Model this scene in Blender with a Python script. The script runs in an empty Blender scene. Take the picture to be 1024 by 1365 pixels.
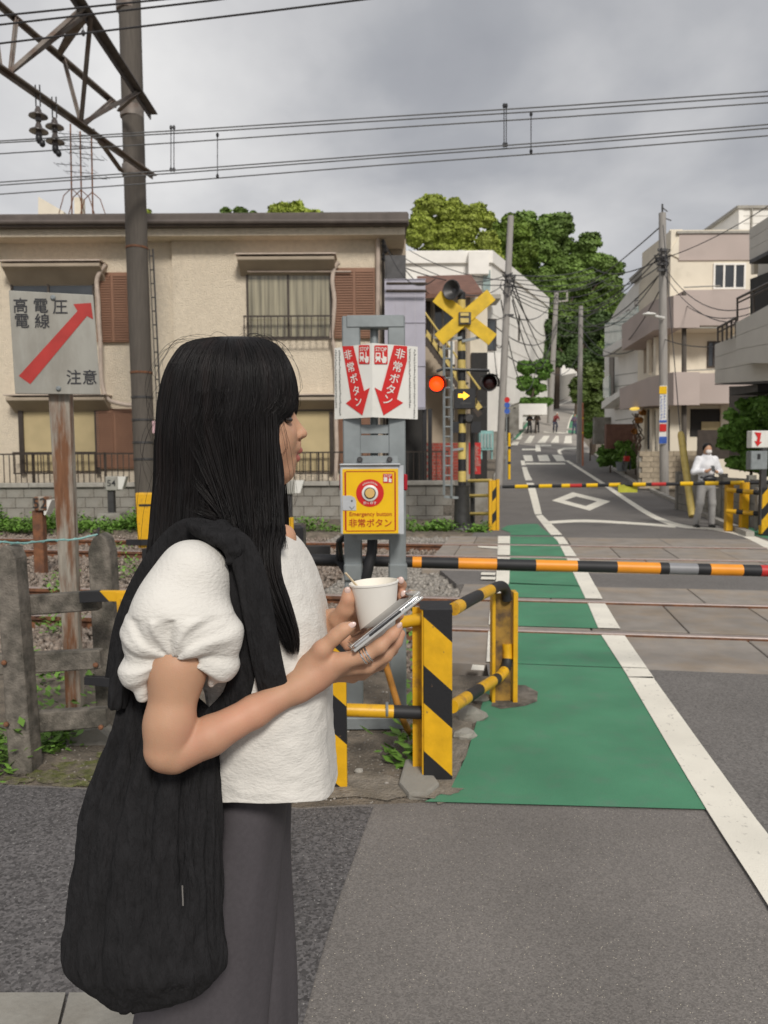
import bpy, bmesh, math, random
import numpy as np
from mathutils import Vector, Matrix, noise
random.seed(7); np.random.seed(7)
SC = bpy.context.scene
COL = SC.collection
V = Vector
R = math.radians

# ---------------------------------------------------------------- camera, sky, sun
FPX, CX, CY = 1030.0, 512.0, 682.5          # focal length and centre in photo pixels (1024 x 1365)
EYE = V((0, 0, 1.45)); PITCH = R(3.95); ROLL = R(0.35)
cam_d = bpy.data.cameras.new('camera'); CAM = bpy.data.objects.new('camera', cam_d); COL.objects.link(CAM)
cam_d.sensor_fit = 'VERTICAL'; cam_d.sensor_height = 36.0; cam_d.lens = 36.0 * FPX / 1365.0
cam_d.clip_start = 0.05; cam_d.clip_end = 3000
CAM_M = Matrix.Rotation(R(90) - PITCH, 4, 'X') @ Matrix.Rotation(-ROLL, 4, 'Z')
CAM.matrix_world = Matrix.Translation(EYE) @ CAM_M
cam_d.dof.use_dof = True; cam_d.dof.focus_distance = 1.30; cam_d.dof.aperture_fstop = 9.0
SC.camera = CAM
SC.render.resolution_x = 768; SC.render.resolution_y = 1024
SC.render.engine = 'CYCLES'
SC.view_settings.view_transform = 'Standard'; SC.view_settings.look = 'None'
SC.view_settings.gamma = 1; SC.view_settings.use_curve_mapping = False
SC.view_settings.exposure = 0.74
try:
    SC.cycles.max_bounces = 6; SC.cycles.transparent_max_bounces = 12; SC.cycles.use_denoising = True
except Exception: pass

wd = bpy.data.worlds.new("World"); SC.world = wd; wd.use_nodes = True
nt = wd.node_tree; nt.nodes.clear(); N = nt.nodes.new; LK = nt.links.new
SUN_EL, SUN_ROT = R(38), R(14)
sky = N('ShaderNodeTexSky'); sky.sky_type = 'NISHITA'; sky.sun_disc = False; sky.sun_elevation = SUN_EL; sky.sun_rotation = SUN_ROT
tc = N('ShaderNodeTexCoord'); sp = N('ShaderNodeSeparateXYZ'); LK(tc.outputs['Generated'], sp.inputs[0])
mz = N('ShaderNodeMath'); mz.operation = 'MAXIMUM'; LK(sp.outputs[2], mz.inputs[0]); mz.inputs[1].default_value = 0.0
az = N('ShaderNodeMath'); az.operation = 'ADD'; LK(mz.outputs[0], az.inputs[0]); az.inputs[1].default_value = 0.32
dx = N('ShaderNodeMath'); dx.operation = 'DIVIDE'; LK(sp.outputs[0], dx.inputs[0]); LK(az.outputs[0], dx.inputs[1])
dy = N('ShaderNodeMath'); dy.operation = 'DIVIDE'; LK(sp.outputs[1], dy.inputs[0]); LK(az.outputs[0], dy.inputs[1])
cb = N('ShaderNodeCombineXYZ'); LK(dx.outputs[0], cb.inputs[0]); LK(dy.outputs[0], cb.inputs[1]); cb.inputs[2].default_value = 3.7
n1 = N('ShaderNodeTexNoise'); n1.inputs['Scale'].default_value = 0.95; n1.inputs['Detail'].default_value = 6; n1.inputs['Roughness'].default_value = .48; n1.inputs['Distortion'].default_value = .35
LK(cb.outputs[0], n1.inputs['Vector'])
n2 = N('ShaderNodeTexNoise'); n2.inputs['Scale'].default_value = 2.3; n2.inputs['Detail'].default_value = 7; n2.inputs['Roughness'].default_value = .5; n2.inputs['Distortion'].default_value = .2
LK(cb.outputs[0], n2.inputs['Vector'])
mx = N('ShaderNodeMix'); mx.data_type = 'FLOAT'; mx.inputs[0].default_value = .35; LK(n1.outputs[0], mx.inputs[2]); LK(n2.outputs[0], mx.inputs[3])
cr = N('ShaderNodeValToRGB'); LK(mx.outputs[0], cr.inputs[0])
e = cr.color_ramp.elements
e[0].position = .36; e[0].color = (1.85, 1.9, 2.08, 1)
e[1].position = .66; e[1].color = (4.9, 4.85, 4.8, 1)
k = e.new(.46); k.color = (2.4, 2.45, 2.6, 1)
k = e.new(.54); k.color = (3.4, 3.4, 3.48, 1)
ms = N('ShaderNodeMix'); ms.data_type = 'RGBA'; ms.inputs[0].default_value = .97
LK(sky.outputs[0], ms.inputs[6]); LK(cr.outputs[0], ms.inputs[7])
bg = N('ShaderNodeBackground'); bg.inputs[1].default_value = 0.1; LK(ms.outputs[2], bg.inputs[0])
ow = N('ShaderNodeOutputWorld'); LK(bg.outputs[0], ow.inputs[0])

sl = bpy.data.lights.new('sun', 'SUN'); sl.energy = 1.5; sl.angle = R(12); sl.color = (1.0, .95, .88)
SUN = bpy.data.objects.new('sun', sl); COL.objects.link(SUN)
_sd = V((math.sin(SUN_ROT) * math.cos(SUN_EL), math.cos(SUN_ROT) * math.cos(SUN_EL) * -1, math.sin(SUN_EL)))
SUN.rotation_euler = _sd.to_track_quat('Z', 'Y').to_euler()
sky.sun_rotation = math.atan2(_sd.x, _sd.y)

# ---------------------------------------------------------------- where a line of sight meets a place
def ray(px, py):
    return (CAM_M.to_3x3() @ V(((px - CX) / FPX, -(py - CY) / FPX, -1.0)))
def W(px, py, Y):
    d = ray(px, py); return EYE + d * (Y / d.y)
UU = V((.172, .985, 0)).normalized(); VV = V((UU.y, -UU.x, 0))      # across the rails / along the rails
def AB(a, b, z=0): p = VV * a + UU * b; p.z = z; return p
def PB(px, py, b):
    d = ray(px, py); return EYE + d * (b / d.dot(UU))
_pr = [(-60, 0), (18, 0), (24, .10), (35, .35), (45, .95), (52, 1.6), (60, 2.75), (70, 3.9), (85, 6.2), (110, 10), (130, 12.5), (160, 14), (900, 14)]
def prof(y):
    for (a, za), (b, zb) in zip(_pr, _pr[1:]):
        if y <= b: return za + (zb - za) * (y - a) / (b - a)
    return 14.0
def G(px, py, dz=0.0):
    d = ray(px, py); t = 1.0
    lo = 0.5
    while t < 400:
        p = EYE + d * t
        if p.z <= prof(p.y) + dz: break
        lo = t; t *= 1.03
    hi = t
    for _ in range(30):
        m = (lo + hi) / 2; p = EYE + d * m
        if p.z <= prof(p.y) + dz: hi = m
        else: lo = m
    p = EYE + d * hi
    return p

# ---------------------------------------------------------------- mesh helpers
ORG = {}
class MB:
    def __init__(s): s.v = []; s.f = []; s.m = []
    def add(s, vs, fs, mi=0):
        o = len(s.v); s.v += [tuple(v) for v in vs]
        for f in fs: s.f.append(tuple(i + o for i in f)); s.m.append(mi)
        return s
    def box(s, x0, x1, y0, y1, z0, z1, mi=0):
        return s.add([(x0,y0,z0),(x1,y0,z0),(x1,y1,z0),(x0,y1,z0),(x0,y0,z1),(x1,y0,z1),(x1,y1,z1),(x0,y1,z1)],
                     [(0,3,2,1),(4,5,6,7),(0,1,5,4),(1,2,6,5),(2,3,7,6),(3,0,4,7)], mi)
    def obox(s, c, ax, ay, az, mi=0):      # centre, half axes
        c, ax, ay, az = V(c), V(ax), V(ay), V(az)
        vs = [c + ax*i + ay*j + az*k for k in (-1, 1) for i, j in ((-1,-1),(1,-1),(1,1),(-1,1))]
        return s.add(vs, [(0,3,2,1),(4,5,6,7),(0,1,5,4),(1,2,6,5),(2,3,7,6),(3,0,4,7)], mi)
    def bar(s, p, q, w, h, mi=0, up=(0,0,1)):
        p, q = V(p), V(q); d = (q - p); L = d.length; d.normalize()
        sd = d.cross(V(up))
        if sd.length < 1e-3: sd = d.cross(V((1,0,0)))
        sd.normalize(); u = sd.cross(d)
        return s.obox((p + q) / 2, sd * w/2, d * L/2, u * h/2, mi)
    def tube(s, pts, r, n=10, mi=0, caps=True, mis=None):
        pts = [V(p) for p in pts]; k = len(pts)
        rs = r if isinstance(r, (list, tuple)) else [r] * k
        vs = []; ref = None
        for i, p in enumerate(pts):
            t = (pts[min(i+1, k-1)] - pts[max(i-1, 0)]).normalized()
            if ref is None:
                ref = t.cross(V((0,0,1)))
                if ref.length < .1: ref = t.cross(V((1,0,0)))
            ref = (ref - t * ref.dot(t)).normalized(); b = t.cross(ref)
            for j in range(n):
                a = 2*math.pi*j/n; vs.append(p + (ref*math.cos(a) + b*math.sin(a)) * rs[i])
        o = len(s.v); s.v += [tuple(v) for v in vs]
        for i in range(k-1):
            for j in range(n):
                s.f.append((o+i*n+j, o+i*n+(j+1)%n, o+(i+1)*n+(j+1)%n, o+(i+1)*n+j)); s.m.append(mis[i] if mis else mi)
        if caps:
            s.f.append(tuple(o+j for j in range(n-1,-1,-1))); s.m.append(mis[0] if mis else mi)
            s.f.append(tuple(o+(k-1)*n+j for j in range(n))); s.m.append(mis[-1] if mis else mi)
        return s
    def prism(s, pts, ext, mi=0):
        pts = [V(p) for p in pts]; n = len(pts); ext = V(ext)
        fs = [tuple(range(n-1,-1,-1)), tuple(range(n, 2*n))] + [(i, (i+1)%n, n+(i+1)%n, n+i) for i in range(n)]
        return s.add(pts + [p + ext for p in pts], fs, mi)
    def sheet(s, pts, mi=0): return s.add(pts, [tuple(range(len(pts)))], mi)
    def lathe(s, c, prof_, n=16, axis=(0,0,1), mi=0):
        c = V(c); az = V(axis).normalized(); ax = az.cross(V((0,1,0)))
        if ax.length < .1: ax = az.cross(V((1,0,0)))
        ax.normalize(); ay = az.cross(ax); vs = []
        for r, z in prof_:
            for j in range(n):
                a = 2*math.pi*j/n; vs.append(c + az*z + (ax*math.cos(a)+ay*math.sin(a))*max(r,1e-5))
        fs = [(i*n+j, i*n+(j+1)%n, (i+1)*n+(j+1)%n, (i+1)*n+j) for i in range(len(prof_)-1) for j in range(n)]
        fs += [tuple(range(n-1,-1,-1)), tuple((len(prof_)-1)*n+j for j in range(n))]
        return s.add(vs, fs, mi)
    def ell(s, c, r, nu=14, nv=9, mi=0):
        c = V(c); vs = []
        for i in range(nv+1):
            t = math.pi*i/nv
            for j in range(nu):
                a = 2*math.pi*j/nu; vs.append((c.x+r[0]*math.sin(t)*math.cos(a), c.y+r[1]*math.sin(t)*math.sin(a), c.z-r[2]*math.cos(t)))
        return s.add(vs, [(i*nu+j, i*nu+(j+1)%nu, (i+1)*nu+(j+1)%nu, (i+1)*nu+j) for i in range(nv) for j in range(nu)], mi)
    def build(s, name, mats, par=None, smooth=False, bevel=0, seg=1, kind=None):
        me = bpy.data.meshes.new(name)
        org = ORG.get(par.name, V((0,0,0))) if par else V((0,0,0))
        me.from_pydata([(x-org.x, y-org.y, z-org.z) for x, y, z in s.v], [], s.f)
        if not isinstance(mats, (list, tuple)): mats = [mats]
        for m in mats: me.materials.append(m)
        if len(mats) > 1: me.polygons.foreach_set('material_index', s.m)
        if bevel:
            bm = bmesh.new(); bm.from_mesh(me)
            ed = [e for e in bm.edges if len(e.link_faces) == 2 and e.calc_face_angle(0) > .5]
            bmesh.ops.bevel(bm, geom=ed, offset=bevel, segments=seg, affect='EDGES', profile=.6, clamp_overlap=True)
            bm.to_mesh(me); bm.free()
        if smooth:
            me.polygons.foreach_set('use_smooth', [True]*len(me.polygons))
            try: me.set_sharp_from_angle(angle=R(38))
            except Exception: pass
        o = bpy.data.objects.new(name, me); COL.objects.link(o)
        if par: o.parent = par; ORG[o.name] = org
        if kind: o['kind'] = kind
        return o
def T(name, label, cat, loc=(0,0,0), group=None):
    o = bpy.data.objects.new(name, None); COL.objects.link(o); o.location = loc; o.empty_display_size = .1
    o['label'] = label; o['category'] = cat
    if group: o['group'] = group
    ORG[o.name] = V(loc); return o
def tag(o, label, cat, group=None):
    o['label'] = label; o['category'] = cat
    if group: o['group'] = group
    return o
def S(name, mb, mats, **k):
    o = mb.build(name, mats, **k); o['kind'] = 'structure'; return o
def dup(src, loc, rz=0.0, label=None, scale=None):
    def rec(o, par):
        c = o.copy(); COL.objects.link(c); c.parent = par
        for ch in o.children: rec(ch, c)
        return c
    r = rec(src, None); r.location = loc; r.rotation_euler = (0, 0, rz)
    if scale: r.scale = (scale,)*3
    if label: r['label'] = label
    return r
def inst(me, name, par, loc=(0,0,0), rot=(0,0,0), scale=(1,1,1)):    # one more piece sharing a mesh
    o = bpy.data.objects.new(name, me); COL.objects.link(o); o.parent = par
    org = ORG.get(par.name, V((0,0,0))) if par else V((0,0,0))
    o.location = V(loc) - org; o.rotation_euler = rot; o.scale = scale
    return o
def lettering(txt, size, c, right, up, mat, par=None, name='lettering', bold=.0, sx=1.0, align='CENTER'):
    cu = bpy.data.curves.new('t', 'FONT'); cu.body = txt; cu.size = size; cu.align_x = align; cu.align_y = 'CENTER'
    cu.offset = bold*size; cu.extrude = .0003; cu.resolution_u = 3
    ob = bpy.data.objects.new('t', cu); me = bpy.data.meshes.new_from_object(ob)
    bpy.data.objects.remove(ob); bpy.data.curves.remove(cu)
    r_, u_ = V(right).normalized(), V(up).normalized(); n_ = r_.cross(u_)
    org = ORG.get(par.name, V((0,0,0))) if par else V((0,0,0))
    m = Matrix(((r_.x*sx, u_.x, n_.x, 0), (r_.y*sx, u_.y, n_.y, 0), (r_.z*sx, u_.z, n_.z, 0), (0,0,0,1)))
    m.translation = V(c) - org; me.transform(m); me.materials.clear(); me.materials.append(mat); me.name = name
    o = bpy.data.objects.new(name, me); COL.objects.link(o)
    if par: o.parent = par; ORG[o.name] = org
    return o

# ---------------------------------------------------------------- materials
def M(name, col, rough=.6, metal=0.0, var=.18, vs=6.0, bump=0.0, bs=40.0, col2=None, mixs=3.0, thr=(.45,.62), rnd=0.0, spec=.5, stretch=None, coat=0, detail=5, trans=0, ss=0, dist=.004):
    m = bpy.data.materials.new(name); m.use_nodes = True; t = m.node_tree; n = t.nodes; l = t.links
    b = n['Principled BSDF']; b.inputs['Roughness'].default_value = rough; b.inputs['Metallic'].default_value = metal
    b.inputs['Specular IOR Level'].default_value = spec
    if coat: b.inputs['Coat Weight'].default_value = coat; b.inputs['Coat Roughness'].default_value = .15
    tc = n.new('ShaderNodeTexCoord'); co = tc.outputs['Object']
    if stretch:
        mp = n.new('ShaderNodeMapping'); mp.inputs['Scale'].default_value = stretch; l.new(co, mp.inputs[0]); co = mp.outputs[0]
    nz = n.new('ShaderNodeTexNoise'); nz.inputs['Scale'].default_value = vs; nz.inputs['Detail'].default_value = detail; l.new(co, nz.inputs['Vector'])
    mr = n.new('ShaderNodeMapRange'); mr.inputs[1].default_value = .3; mr.inputs[2].default_value = .7
    mr.inputs[3].default_value = 1-var; mr.inputs[4].default_value = 1+var; l.new(nz.outputs[0], mr.inputs[0])
    fac = mr.outputs[0]
    if rnd:
        oi = n.new('ShaderNodeObjectInfo'); r2 = n.new('ShaderNodeMapRange'); r2.inputs[3].default_value = 1-rnd; r2.inputs[4].default_value = 1+rnd
        l.new(oi.outputs['Random'], r2.inputs[0]); mm = n.new('ShaderNodeMath'); mm.operation = 'MULTIPLY'
        l.new(fac, mm.inputs[0]); l.new(r2.outputs[0], mm.inputs[1]); fac = mm.outputs[0]
    base = None
    if col2:
        n3 = n.new('ShaderNodeTexNoise'); n3.inputs['Scale'].default_value = mixs; n3.inputs['Detail'].default_value = 8; n3.inputs['Roughness'].default_value = .65; l.new(co, n3.inputs['Vector'])
        m3 = n.new('ShaderNodeMapRange'); m3.inputs[1].default_value = thr[0]; m3.inputs[2].default_value = thr[1]; l.new(n3.outputs[0], m3.inputs[0])
        mc = n.new('ShaderNodeMix'); mc.data_type = 'RGBA'; l.new(m3.outputs[0], mc.inputs[0]); mc.inputs[6].default_value = (*col, 1); mc.inputs[7].default_value = (*col2, 1)
        base = mc.outputs[2]
    vm = n.new('ShaderNodeVectorMath'); vm.operation = 'SCALE'
    if base: l.new(base, vm.inputs[0])
    else: vm.inputs[0].default_value = col
    l.new(fac, vm.inputs['Scale']); l.new(vm.outputs[0], b.inputs['Base Color'])
    if bump:
        nb = n.new('ShaderNodeTexNoise'); nb.inputs['Scale'].default_value = bs; nb.inputs['Detail'].default_value = 6; l.new(co, nb.inputs['Vector'])
        bp = n.new('ShaderNodeBump'); bp.inputs['Strength'].default_value = bump; bp.inputs['Distance'].default_value = dist; l.new(nb.outputs[0], bp.inputs['Height']); l.new(bp.outputs[0], b.inputs['Normal'])
    if trans: b.inputs['Transmission Weight'].default_value = trans
    if ss: b.inputs['Subsurface Weight'].default_value = ss; b.inputs['Subsurface Radius'].default_value = (1.0,.35,.2); b.inputs['Subsurface Scale'].default_value = .012
    return m
def emis(name, col, s):
    m = bpy.data.materials.new(name); m.use_nodes = True; b = m.node_tree.nodes['Principled BSDF']
    b.inputs['Base Color'].default_value = (*col, 1); b.inputs['Emission Color'].default_value = (*col, 1); b.inputs['Emission Strength'].default_value = s; return m
def asphalt(name, col, speck, scale=230, patch=.16, con=.28):
    m = M(name, col, .88, var=patch, vs=1.3, bump=.6, bs=scale*1.0, detail=8, spec=.35, dist=.006)
    t = m.node_tree; n = t.nodes; l = t.links; b = n['Principled BSDF']; src = b.inputs['Base Color'].links[0].from_socket
    tc = n.new('ShaderNodeTexCoord')
    v = n.new('ShaderNodeTexVoronoi'); v.inputs['Scale'].default_value = scale*.95; l.new(tc.outputs['Object'], v.inputs['Vector'])
    sv = n.new('ShaderNodeSeparateColor'); l.new(v.outputs['Color'], sv.inputs[0])
    mr = n.new('ShaderNodeMapRange'); mr.inputs[3].default_value = 1-con; mr.inputs[4].default_value = 1+con*1.1; l.new(sv.outputs[0], mr.inputs[0])
    s1 = n.new('ShaderNodeVectorMath'); s1.operation = 'SCALE'; l.new(src, s1.inputs[0]); l.new(mr.outputs[0], s1.inputs['Scale'])
    g = n.new('ShaderNodeMath'); g.operation = 'GREATER_THAN'; g.inputs[1].default_value = .965; l.new(sv.outputs[1], g.inputs[0])
    g2 = n.new('ShaderNodeMath'); g2.operation = 'LESS_THAN'; g2.inputs[1].default_value = .3; l.new(v.outputs['Distance'], g2.inputs[0])
    gg = n.new('ShaderNodeMath'); gg.operation = 'MULTIPLY'; l.new(g.outputs[0], gg.inputs[0]); l.new(g2.outputs[0], gg.inputs[1])
    mc = n.new('ShaderNodeMix'); mc.data_type = 'RGBA'; l.new(gg.outputs[0], mc.inputs[0]); l.new(s1.outputs[0], mc.inputs[6]); mc.inputs[7].default_value = (*speck, 1)
    l.new(mc.outputs[2], b.inputs['Base Color'])
    return m
def hazard(name, period=.36, slope=-.9, axis=0, c1=(.70,.385,.010), c2=(.018,.018,.02), off=0.0):
    m = M(name, c1, .42, var=.12, vs=14, bump=.25, bs=60, spec=.45)
    t = m.node_tree; n = t.nodes; l = t.links; b = n['Principled BSDF']
    tc = n.new('ShaderNodeTexCoord'); s = n.new('ShaderNodeSeparateXYZ'); l.new(tc.outputs['Object'], s.inputs[0])
    a = n.new('ShaderNodeMath'); a.operation = 'MULTIPLY_ADD'; a.inputs[1].default_value = slope; l.new(s.outputs[axis], a.inputs[0]); l.new(s.outputs[2], a.inputs[2])
    d = n.new('ShaderNodeMath'); d.operation = 'MULTIPLY_ADD'; d.inputs[1].default_value = 1/period; d.inputs[2].default_value = off; l.new(a.outputs[0], d.inputs[0])
    f = n.new('ShaderNodeMath'); f.operation = 'FRACT'; l.new(d.outputs[0], f.inputs[0])
    g = n.new('ShaderNodeMath'); g.operation = 'GREATER_THAN'; g.inputs[1].default_value = .56; l.new(f.outputs[0], g.inputs[0])
    nz = n.new('ShaderNodeTexNoise'); nz.inputs['Scale'].default_value = 26; nz.inputs['Detail'].default_value = 10; nz.inputs['Roughness'].default_value = .7; l.new(tc.outputs['Object'], nz.inputs['Vector'])
    wr = n.new('ShaderNodeMath'); wr.operation = 'GREATER_THAN'; wr.inputs[1].default_value = .665; l.new(nz.outputs[0], wr.inputs[0])
    src = b.inputs['Base Color'].links[0].from_socket
    mc = n.new('ShaderNodeMix'); mc.data_type = 'RGBA'; l.new(g.outputs[0], mc.inputs[0]); l.new(src, mc.inputs[6]); mc.inputs[7].default_value = (*c2, 1)
    m2 = n.new('ShaderNodeMix'); m2.data_type = 'RGBA'; l.new(wr.outputs[0], m2.inputs[0]); l.new(mc.outputs[2], m2.inputs[6]); m2.inputs[7].default_value = (.16,.10,.06,1)
    l.new(m2.outputs[2], b.inputs['Base Color']); return m

m_ground = M('dirt', (.20,.165,.125), .95, var=.3, vs=7, bump=1, bs=60, col2=(.13,.11,.085), mixs=6, dist=.03)
m_asph = asphalt('asphalt_old', (.180,.165,.152), (.62,.56,.45), 210, .17, .24)
m_asph_d = asphalt('asphalt_dark', (.10,.094,.093), (.34,.33,.31), 120, .14, .5)
m_asph_r = asphalt('asphalt_road', (.160,.149,.140), (.20,.19,.18), 120, .1)
m_hill = M('worn_concrete_road', (.34,.31,.275), .9, var=.15, vs=.8, bump=.5, bs=30)
m_green = M('green_road_paint', (.078,.245,.140), .8, var=.13, vs=2.2, bump=.9, bs=150, col2=(.105,.215,.145), mixs=6, thr=(.50,.78), detail=9, spec=.3)
m_white = M('white_road_paint', (.80,.76,.66), .75, var=.08, vs=3, bump=.6, bs=140, col2=(.38,.35,.31), mixs=28, thr=(.60,.70))
m_slab = M('deck_concrete', (.275,.245,.215), .9, var=.14, vs=4, bump=.7, bs=120, col2=(.29,.235,.18), mixs=1.5, rnd=.1)
m_conc = M('concrete', (.30,.285,.25), .92, var=.2, vs=5, bump=.7, bs=60, col2=(.17,.155,.13), mixs=2.5, rnd=.08)
m_concd = M('weathered_concrete', (.17,.15,.125), .95, var=.35, vs=22, bump=1, bs=110, col2=(.075,.068,.055), mixs=6, dist=.006)
m_kerb = M('kerb_concrete', (.36,.34,.30), .9, var=.15, vs=8, bump=.5, bs=80)
m_pole = M('pole_concrete', (.100,.086,.072), .85, var=.14, vs=4, bump=.3, bs=50, stretch=(6,6,.6))
m_polel = M('light_pole_concrete', (.33,.31,.285), .85, var=.14, vs=4, bump=.3, bs=50, stretch=(6,6,.6))
m_steel = M('galvanised_steel', (.26,.285,.29), .48, .35, var=.14, vs=9, bump=.15, bs=40)
m_steeld = M('dark_steel', (.07,.068,.068), .5, .5, var=.2, vs=8)
m_trus = M('truss_steel', (.23,.20,.175), .6, .3, var=.25, vs=8, col2=(.13,.09,.07), mixs=4)
m_trusd = M('truss_chord', (.10,.085,.08), .6, .3, var=.25, vs=8)
m_rust = M('rust', (.20,.085,.04), .85, var=.3, vs=14, bump=.6, bs=60, col2=(.11,.055,.035), mixs=6)
m_railtop = M('rail_polished', (.42,.35,.32), .38, .5, var=.1, vs=20, stretch=(1,1,1))
m_sleep = M('sleeper', (.10,.075,.055), .95, var=.3, vs=9, bump=.8, bs=40)
m_stone = M('ballast_stone', (.33,.28,.235), .92, var=.4, vs=26, bump=.7, bs=60, col2=(.17,.125,.095), mixs=15, thr=(.35,.65), detail=3)
m_stoneg = M('grey_ballast_stone', (.38,.35,.31), .92, var=.4, vs=26, bump=.7, bs=60, col2=(.20,.18,.155), mixs=15, thr=(.35,.65), detail=3)
m_black = M('black_metal', (.02,.02,.022), .4, var=.2, vs=10)
m_blackr = M('black_rubber', (.016,.016,.018), .6, var=.2, vs=10)
m_yel = M('yellow_paint', (.72,.39,.01), .42, var=.12, vs=10, bump=.2, bs=50, col2=(.36,.19,.03), mixs=10, thr=(.53,.68))
m_yelp = M('pale_yellow_paint', (.62,.47,.14), .5, var=.12, vs=10)
m_ora = M('orange_paint', (.80,.29,.015), .45, var=.08, vs=10)
m_red = M('red_paint', (.50,.025,.022), .45, var=.08, vs=10)
m_signred = M('sign_red', (.58,.018,.016), .35, var=.05, vs=10)
m_signw = M('sign_white', (.74,.73,.68), .35, var=.05, vs=7, col2=(.60,.585,.53), mixs=4, thr=(.5,.8))
m_signk = M('sign_black', (.02,.02,.02), .5, var=.1, vs=9)
m_signy = M('sign_yellow', (.83,.50,.005), .35, var=.04, vs=10)
m_signr2 = M('sign_brick_red', (.43,.035,.012), .4, var=.05, vs=10)
m_grey_sign = M('aged_sign_grey', (.36,.35,.31), .55, var=.14, vs=4, col2=(.27,.255,.22), mixs=3, bump=.15, bs=60, stretch=(1,1,.35))
m_rustpost = M('rusty_post', (.30,.27,.225), .8, var=.2, vs=10, bump=.4, bs=50, col2=(.17,.075,.035), mixs=2.2, thr=(.42,.56), stretch=(6,6,.8))
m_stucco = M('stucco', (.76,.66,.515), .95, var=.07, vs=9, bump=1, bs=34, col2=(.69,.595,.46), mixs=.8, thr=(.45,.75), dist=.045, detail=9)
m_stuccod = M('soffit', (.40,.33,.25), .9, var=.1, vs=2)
m_fascia = M('roof_fascia', (.11,.09,.078), .7, var=.2, vs=3)
m_brown = M('brown_shutter', (.27,.14,.085), .6, var=.1, vs=2, rnd=.06)
m_tan = M('tan_shutter', (.50,.40,.22), .7, var=.1, vs=2)
m_win = M('window_frame', (.07,.055,.045), .4, .4)
m_curt = M('curtain', (.46,.42,.31), .9, var=.2, vs=3, stretch=(5,1,.2))
m_pipe = M('pale_pipe', (.50,.41,.34), .6, var=.15, vs=6)
m_cream = M('cream_wall', (.76,.69,.56), .9, var=.07, vs=1, bump=.4, bs=15, col2=(.54,.48,.37), mixs=.7, thr=(.55,.8))
m_mauve = M('mauve_wall', (.50,.42,.38), .95, var=.10, vs=1.2, bump=.8, bs=18, col2=(.45,.375,.34), mixs=.6)
m_wwall = M('white_wall', (.84,.81,.75), .85, var=.06, vs=1, bump=.2, bs=10)
m_gpan = M('grey_panel', (.58,.55,.495), .75, var=.06, vs=2, rnd=.03)
m_broof = M('brown_roof', (.17,.085,.06), .8, var=.2, vs=4, bump=.5, bs=20)
m_purp = M('purple_sheet', (.43,.415,.48), .35, var=.10, vs=1.5, rnd=.06)
m_brick = M('red_brick', (.30,.06,.04), .85, var=.2, vs=9, rnd=.2)
m_teal = M('teal_paint', (.22,.42,.40), .6)
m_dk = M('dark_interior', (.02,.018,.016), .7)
def glass(name, col, rough=.08):
    m = M(name, col, rough, 0, var=.25, vs=1.5, spec=.9); return m
m_glass = glass('window_glass', (.05,.055,.06))
m_glassl = glass('pale_window_glass', (.30,.38,.36))
m_leaf = M('leaf_green', (.13,.25,.045), .6, var=.35, vs=3, rnd=.1, spec=.3)
m_leafy = M('leaf_yellow_green', (.30,.36,.06), .6, var=.3, vs=.5, spec=.3)
m_leafd = M('leaf_dark_green', (.145,.225,.05), .6, var=.5, vs=.35, spec=.3)
m_leafw = M('weed_green', (.13,.25,.04), .6, var=.35, vs=5, spec=.3)
m_bark = M('bark', (.10,.075,.055), .95, var=.3, vs=10, bump=.8, bs=20)
m_wire = M('wire', (.035,.033,.035), .6)
m_wireg = M('grey_wire', (.12,.12,.12), .6)
# ================================================================ the ground
B_D0, B_R1, B_R2, B_D3 = 5.40, 6.50, 7.92, 8.85      # near track: deck edge, rails, deck edge
B_D4, B_R3, B_R4, B_D6 = 9.95, 11.35, 12.95, 14.3    # far track
def trench(b):
    if b < 5.1 or b > 14.75: return 0
    return -.17 * min(1, (b-5.1)/.35, (14.75-b)/.3)
def terrain():
    bs = [-40,-20,-8,-2,2,4,5.1,5.45,5.8,7,8,9,10,11,12,13,14,14.45,14.75,16] + [18,20,24,27,30,33,35,40,45,48,52,56,60,65,70,77,85,95,110,120,130,145,160,200,300,500,900]
    as_ = [-500,-250,-120,-80,-60,-45,-30,-22,-16,-12,-8,-6,-4,-3,-2,-1,0,1,2,3,4,6,8,10,14,20,30,45,60,90,150,300,600]
    mb = MB(); vs = []
    for b in bs:
        for a in as_:
            p = VV*a + UU*b; y = p.y if b > 16 else min(p.y, 18)
            vs.append((p.x, p.y, prof(y) + trench(b) - (.07 if y > 19 else 0)))
    n = len(as_)
    mb.add(vs, [(i*n+j, i*n+j+1, (i+1)*n+j+1, (i+1)*n+j) for i in range(len(bs)-1) for j in range(n-1)])
    S('ground', mb, m_ground)
terrain()
def flat(name, pts, z, mat, thick=0):
    P_ = [V((p.x, p.y, z)) for p in pts]; mb = MB()
    if thick: mb.prism([V((p.x,p.y,z-thick)) for p in P_], (0,0,thick))
    else: mb.sheet(P_)
    o = S(name, mb, mat); me = o.data
    bm = bmesh.new(); bm.from_mesh(me)
    for f in bm.faces: f.normal_update()
    if not thick and bm.faces[:][0].normal.z < 0: bmesh.ops.reverse_faces(bm, faces=bm.faces[:])
    if thick: bmesh.ops.recalc_face_normals(bm, faces=bm.faces[:])
    bm.to_mesh(me); bm.free(); return o
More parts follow.
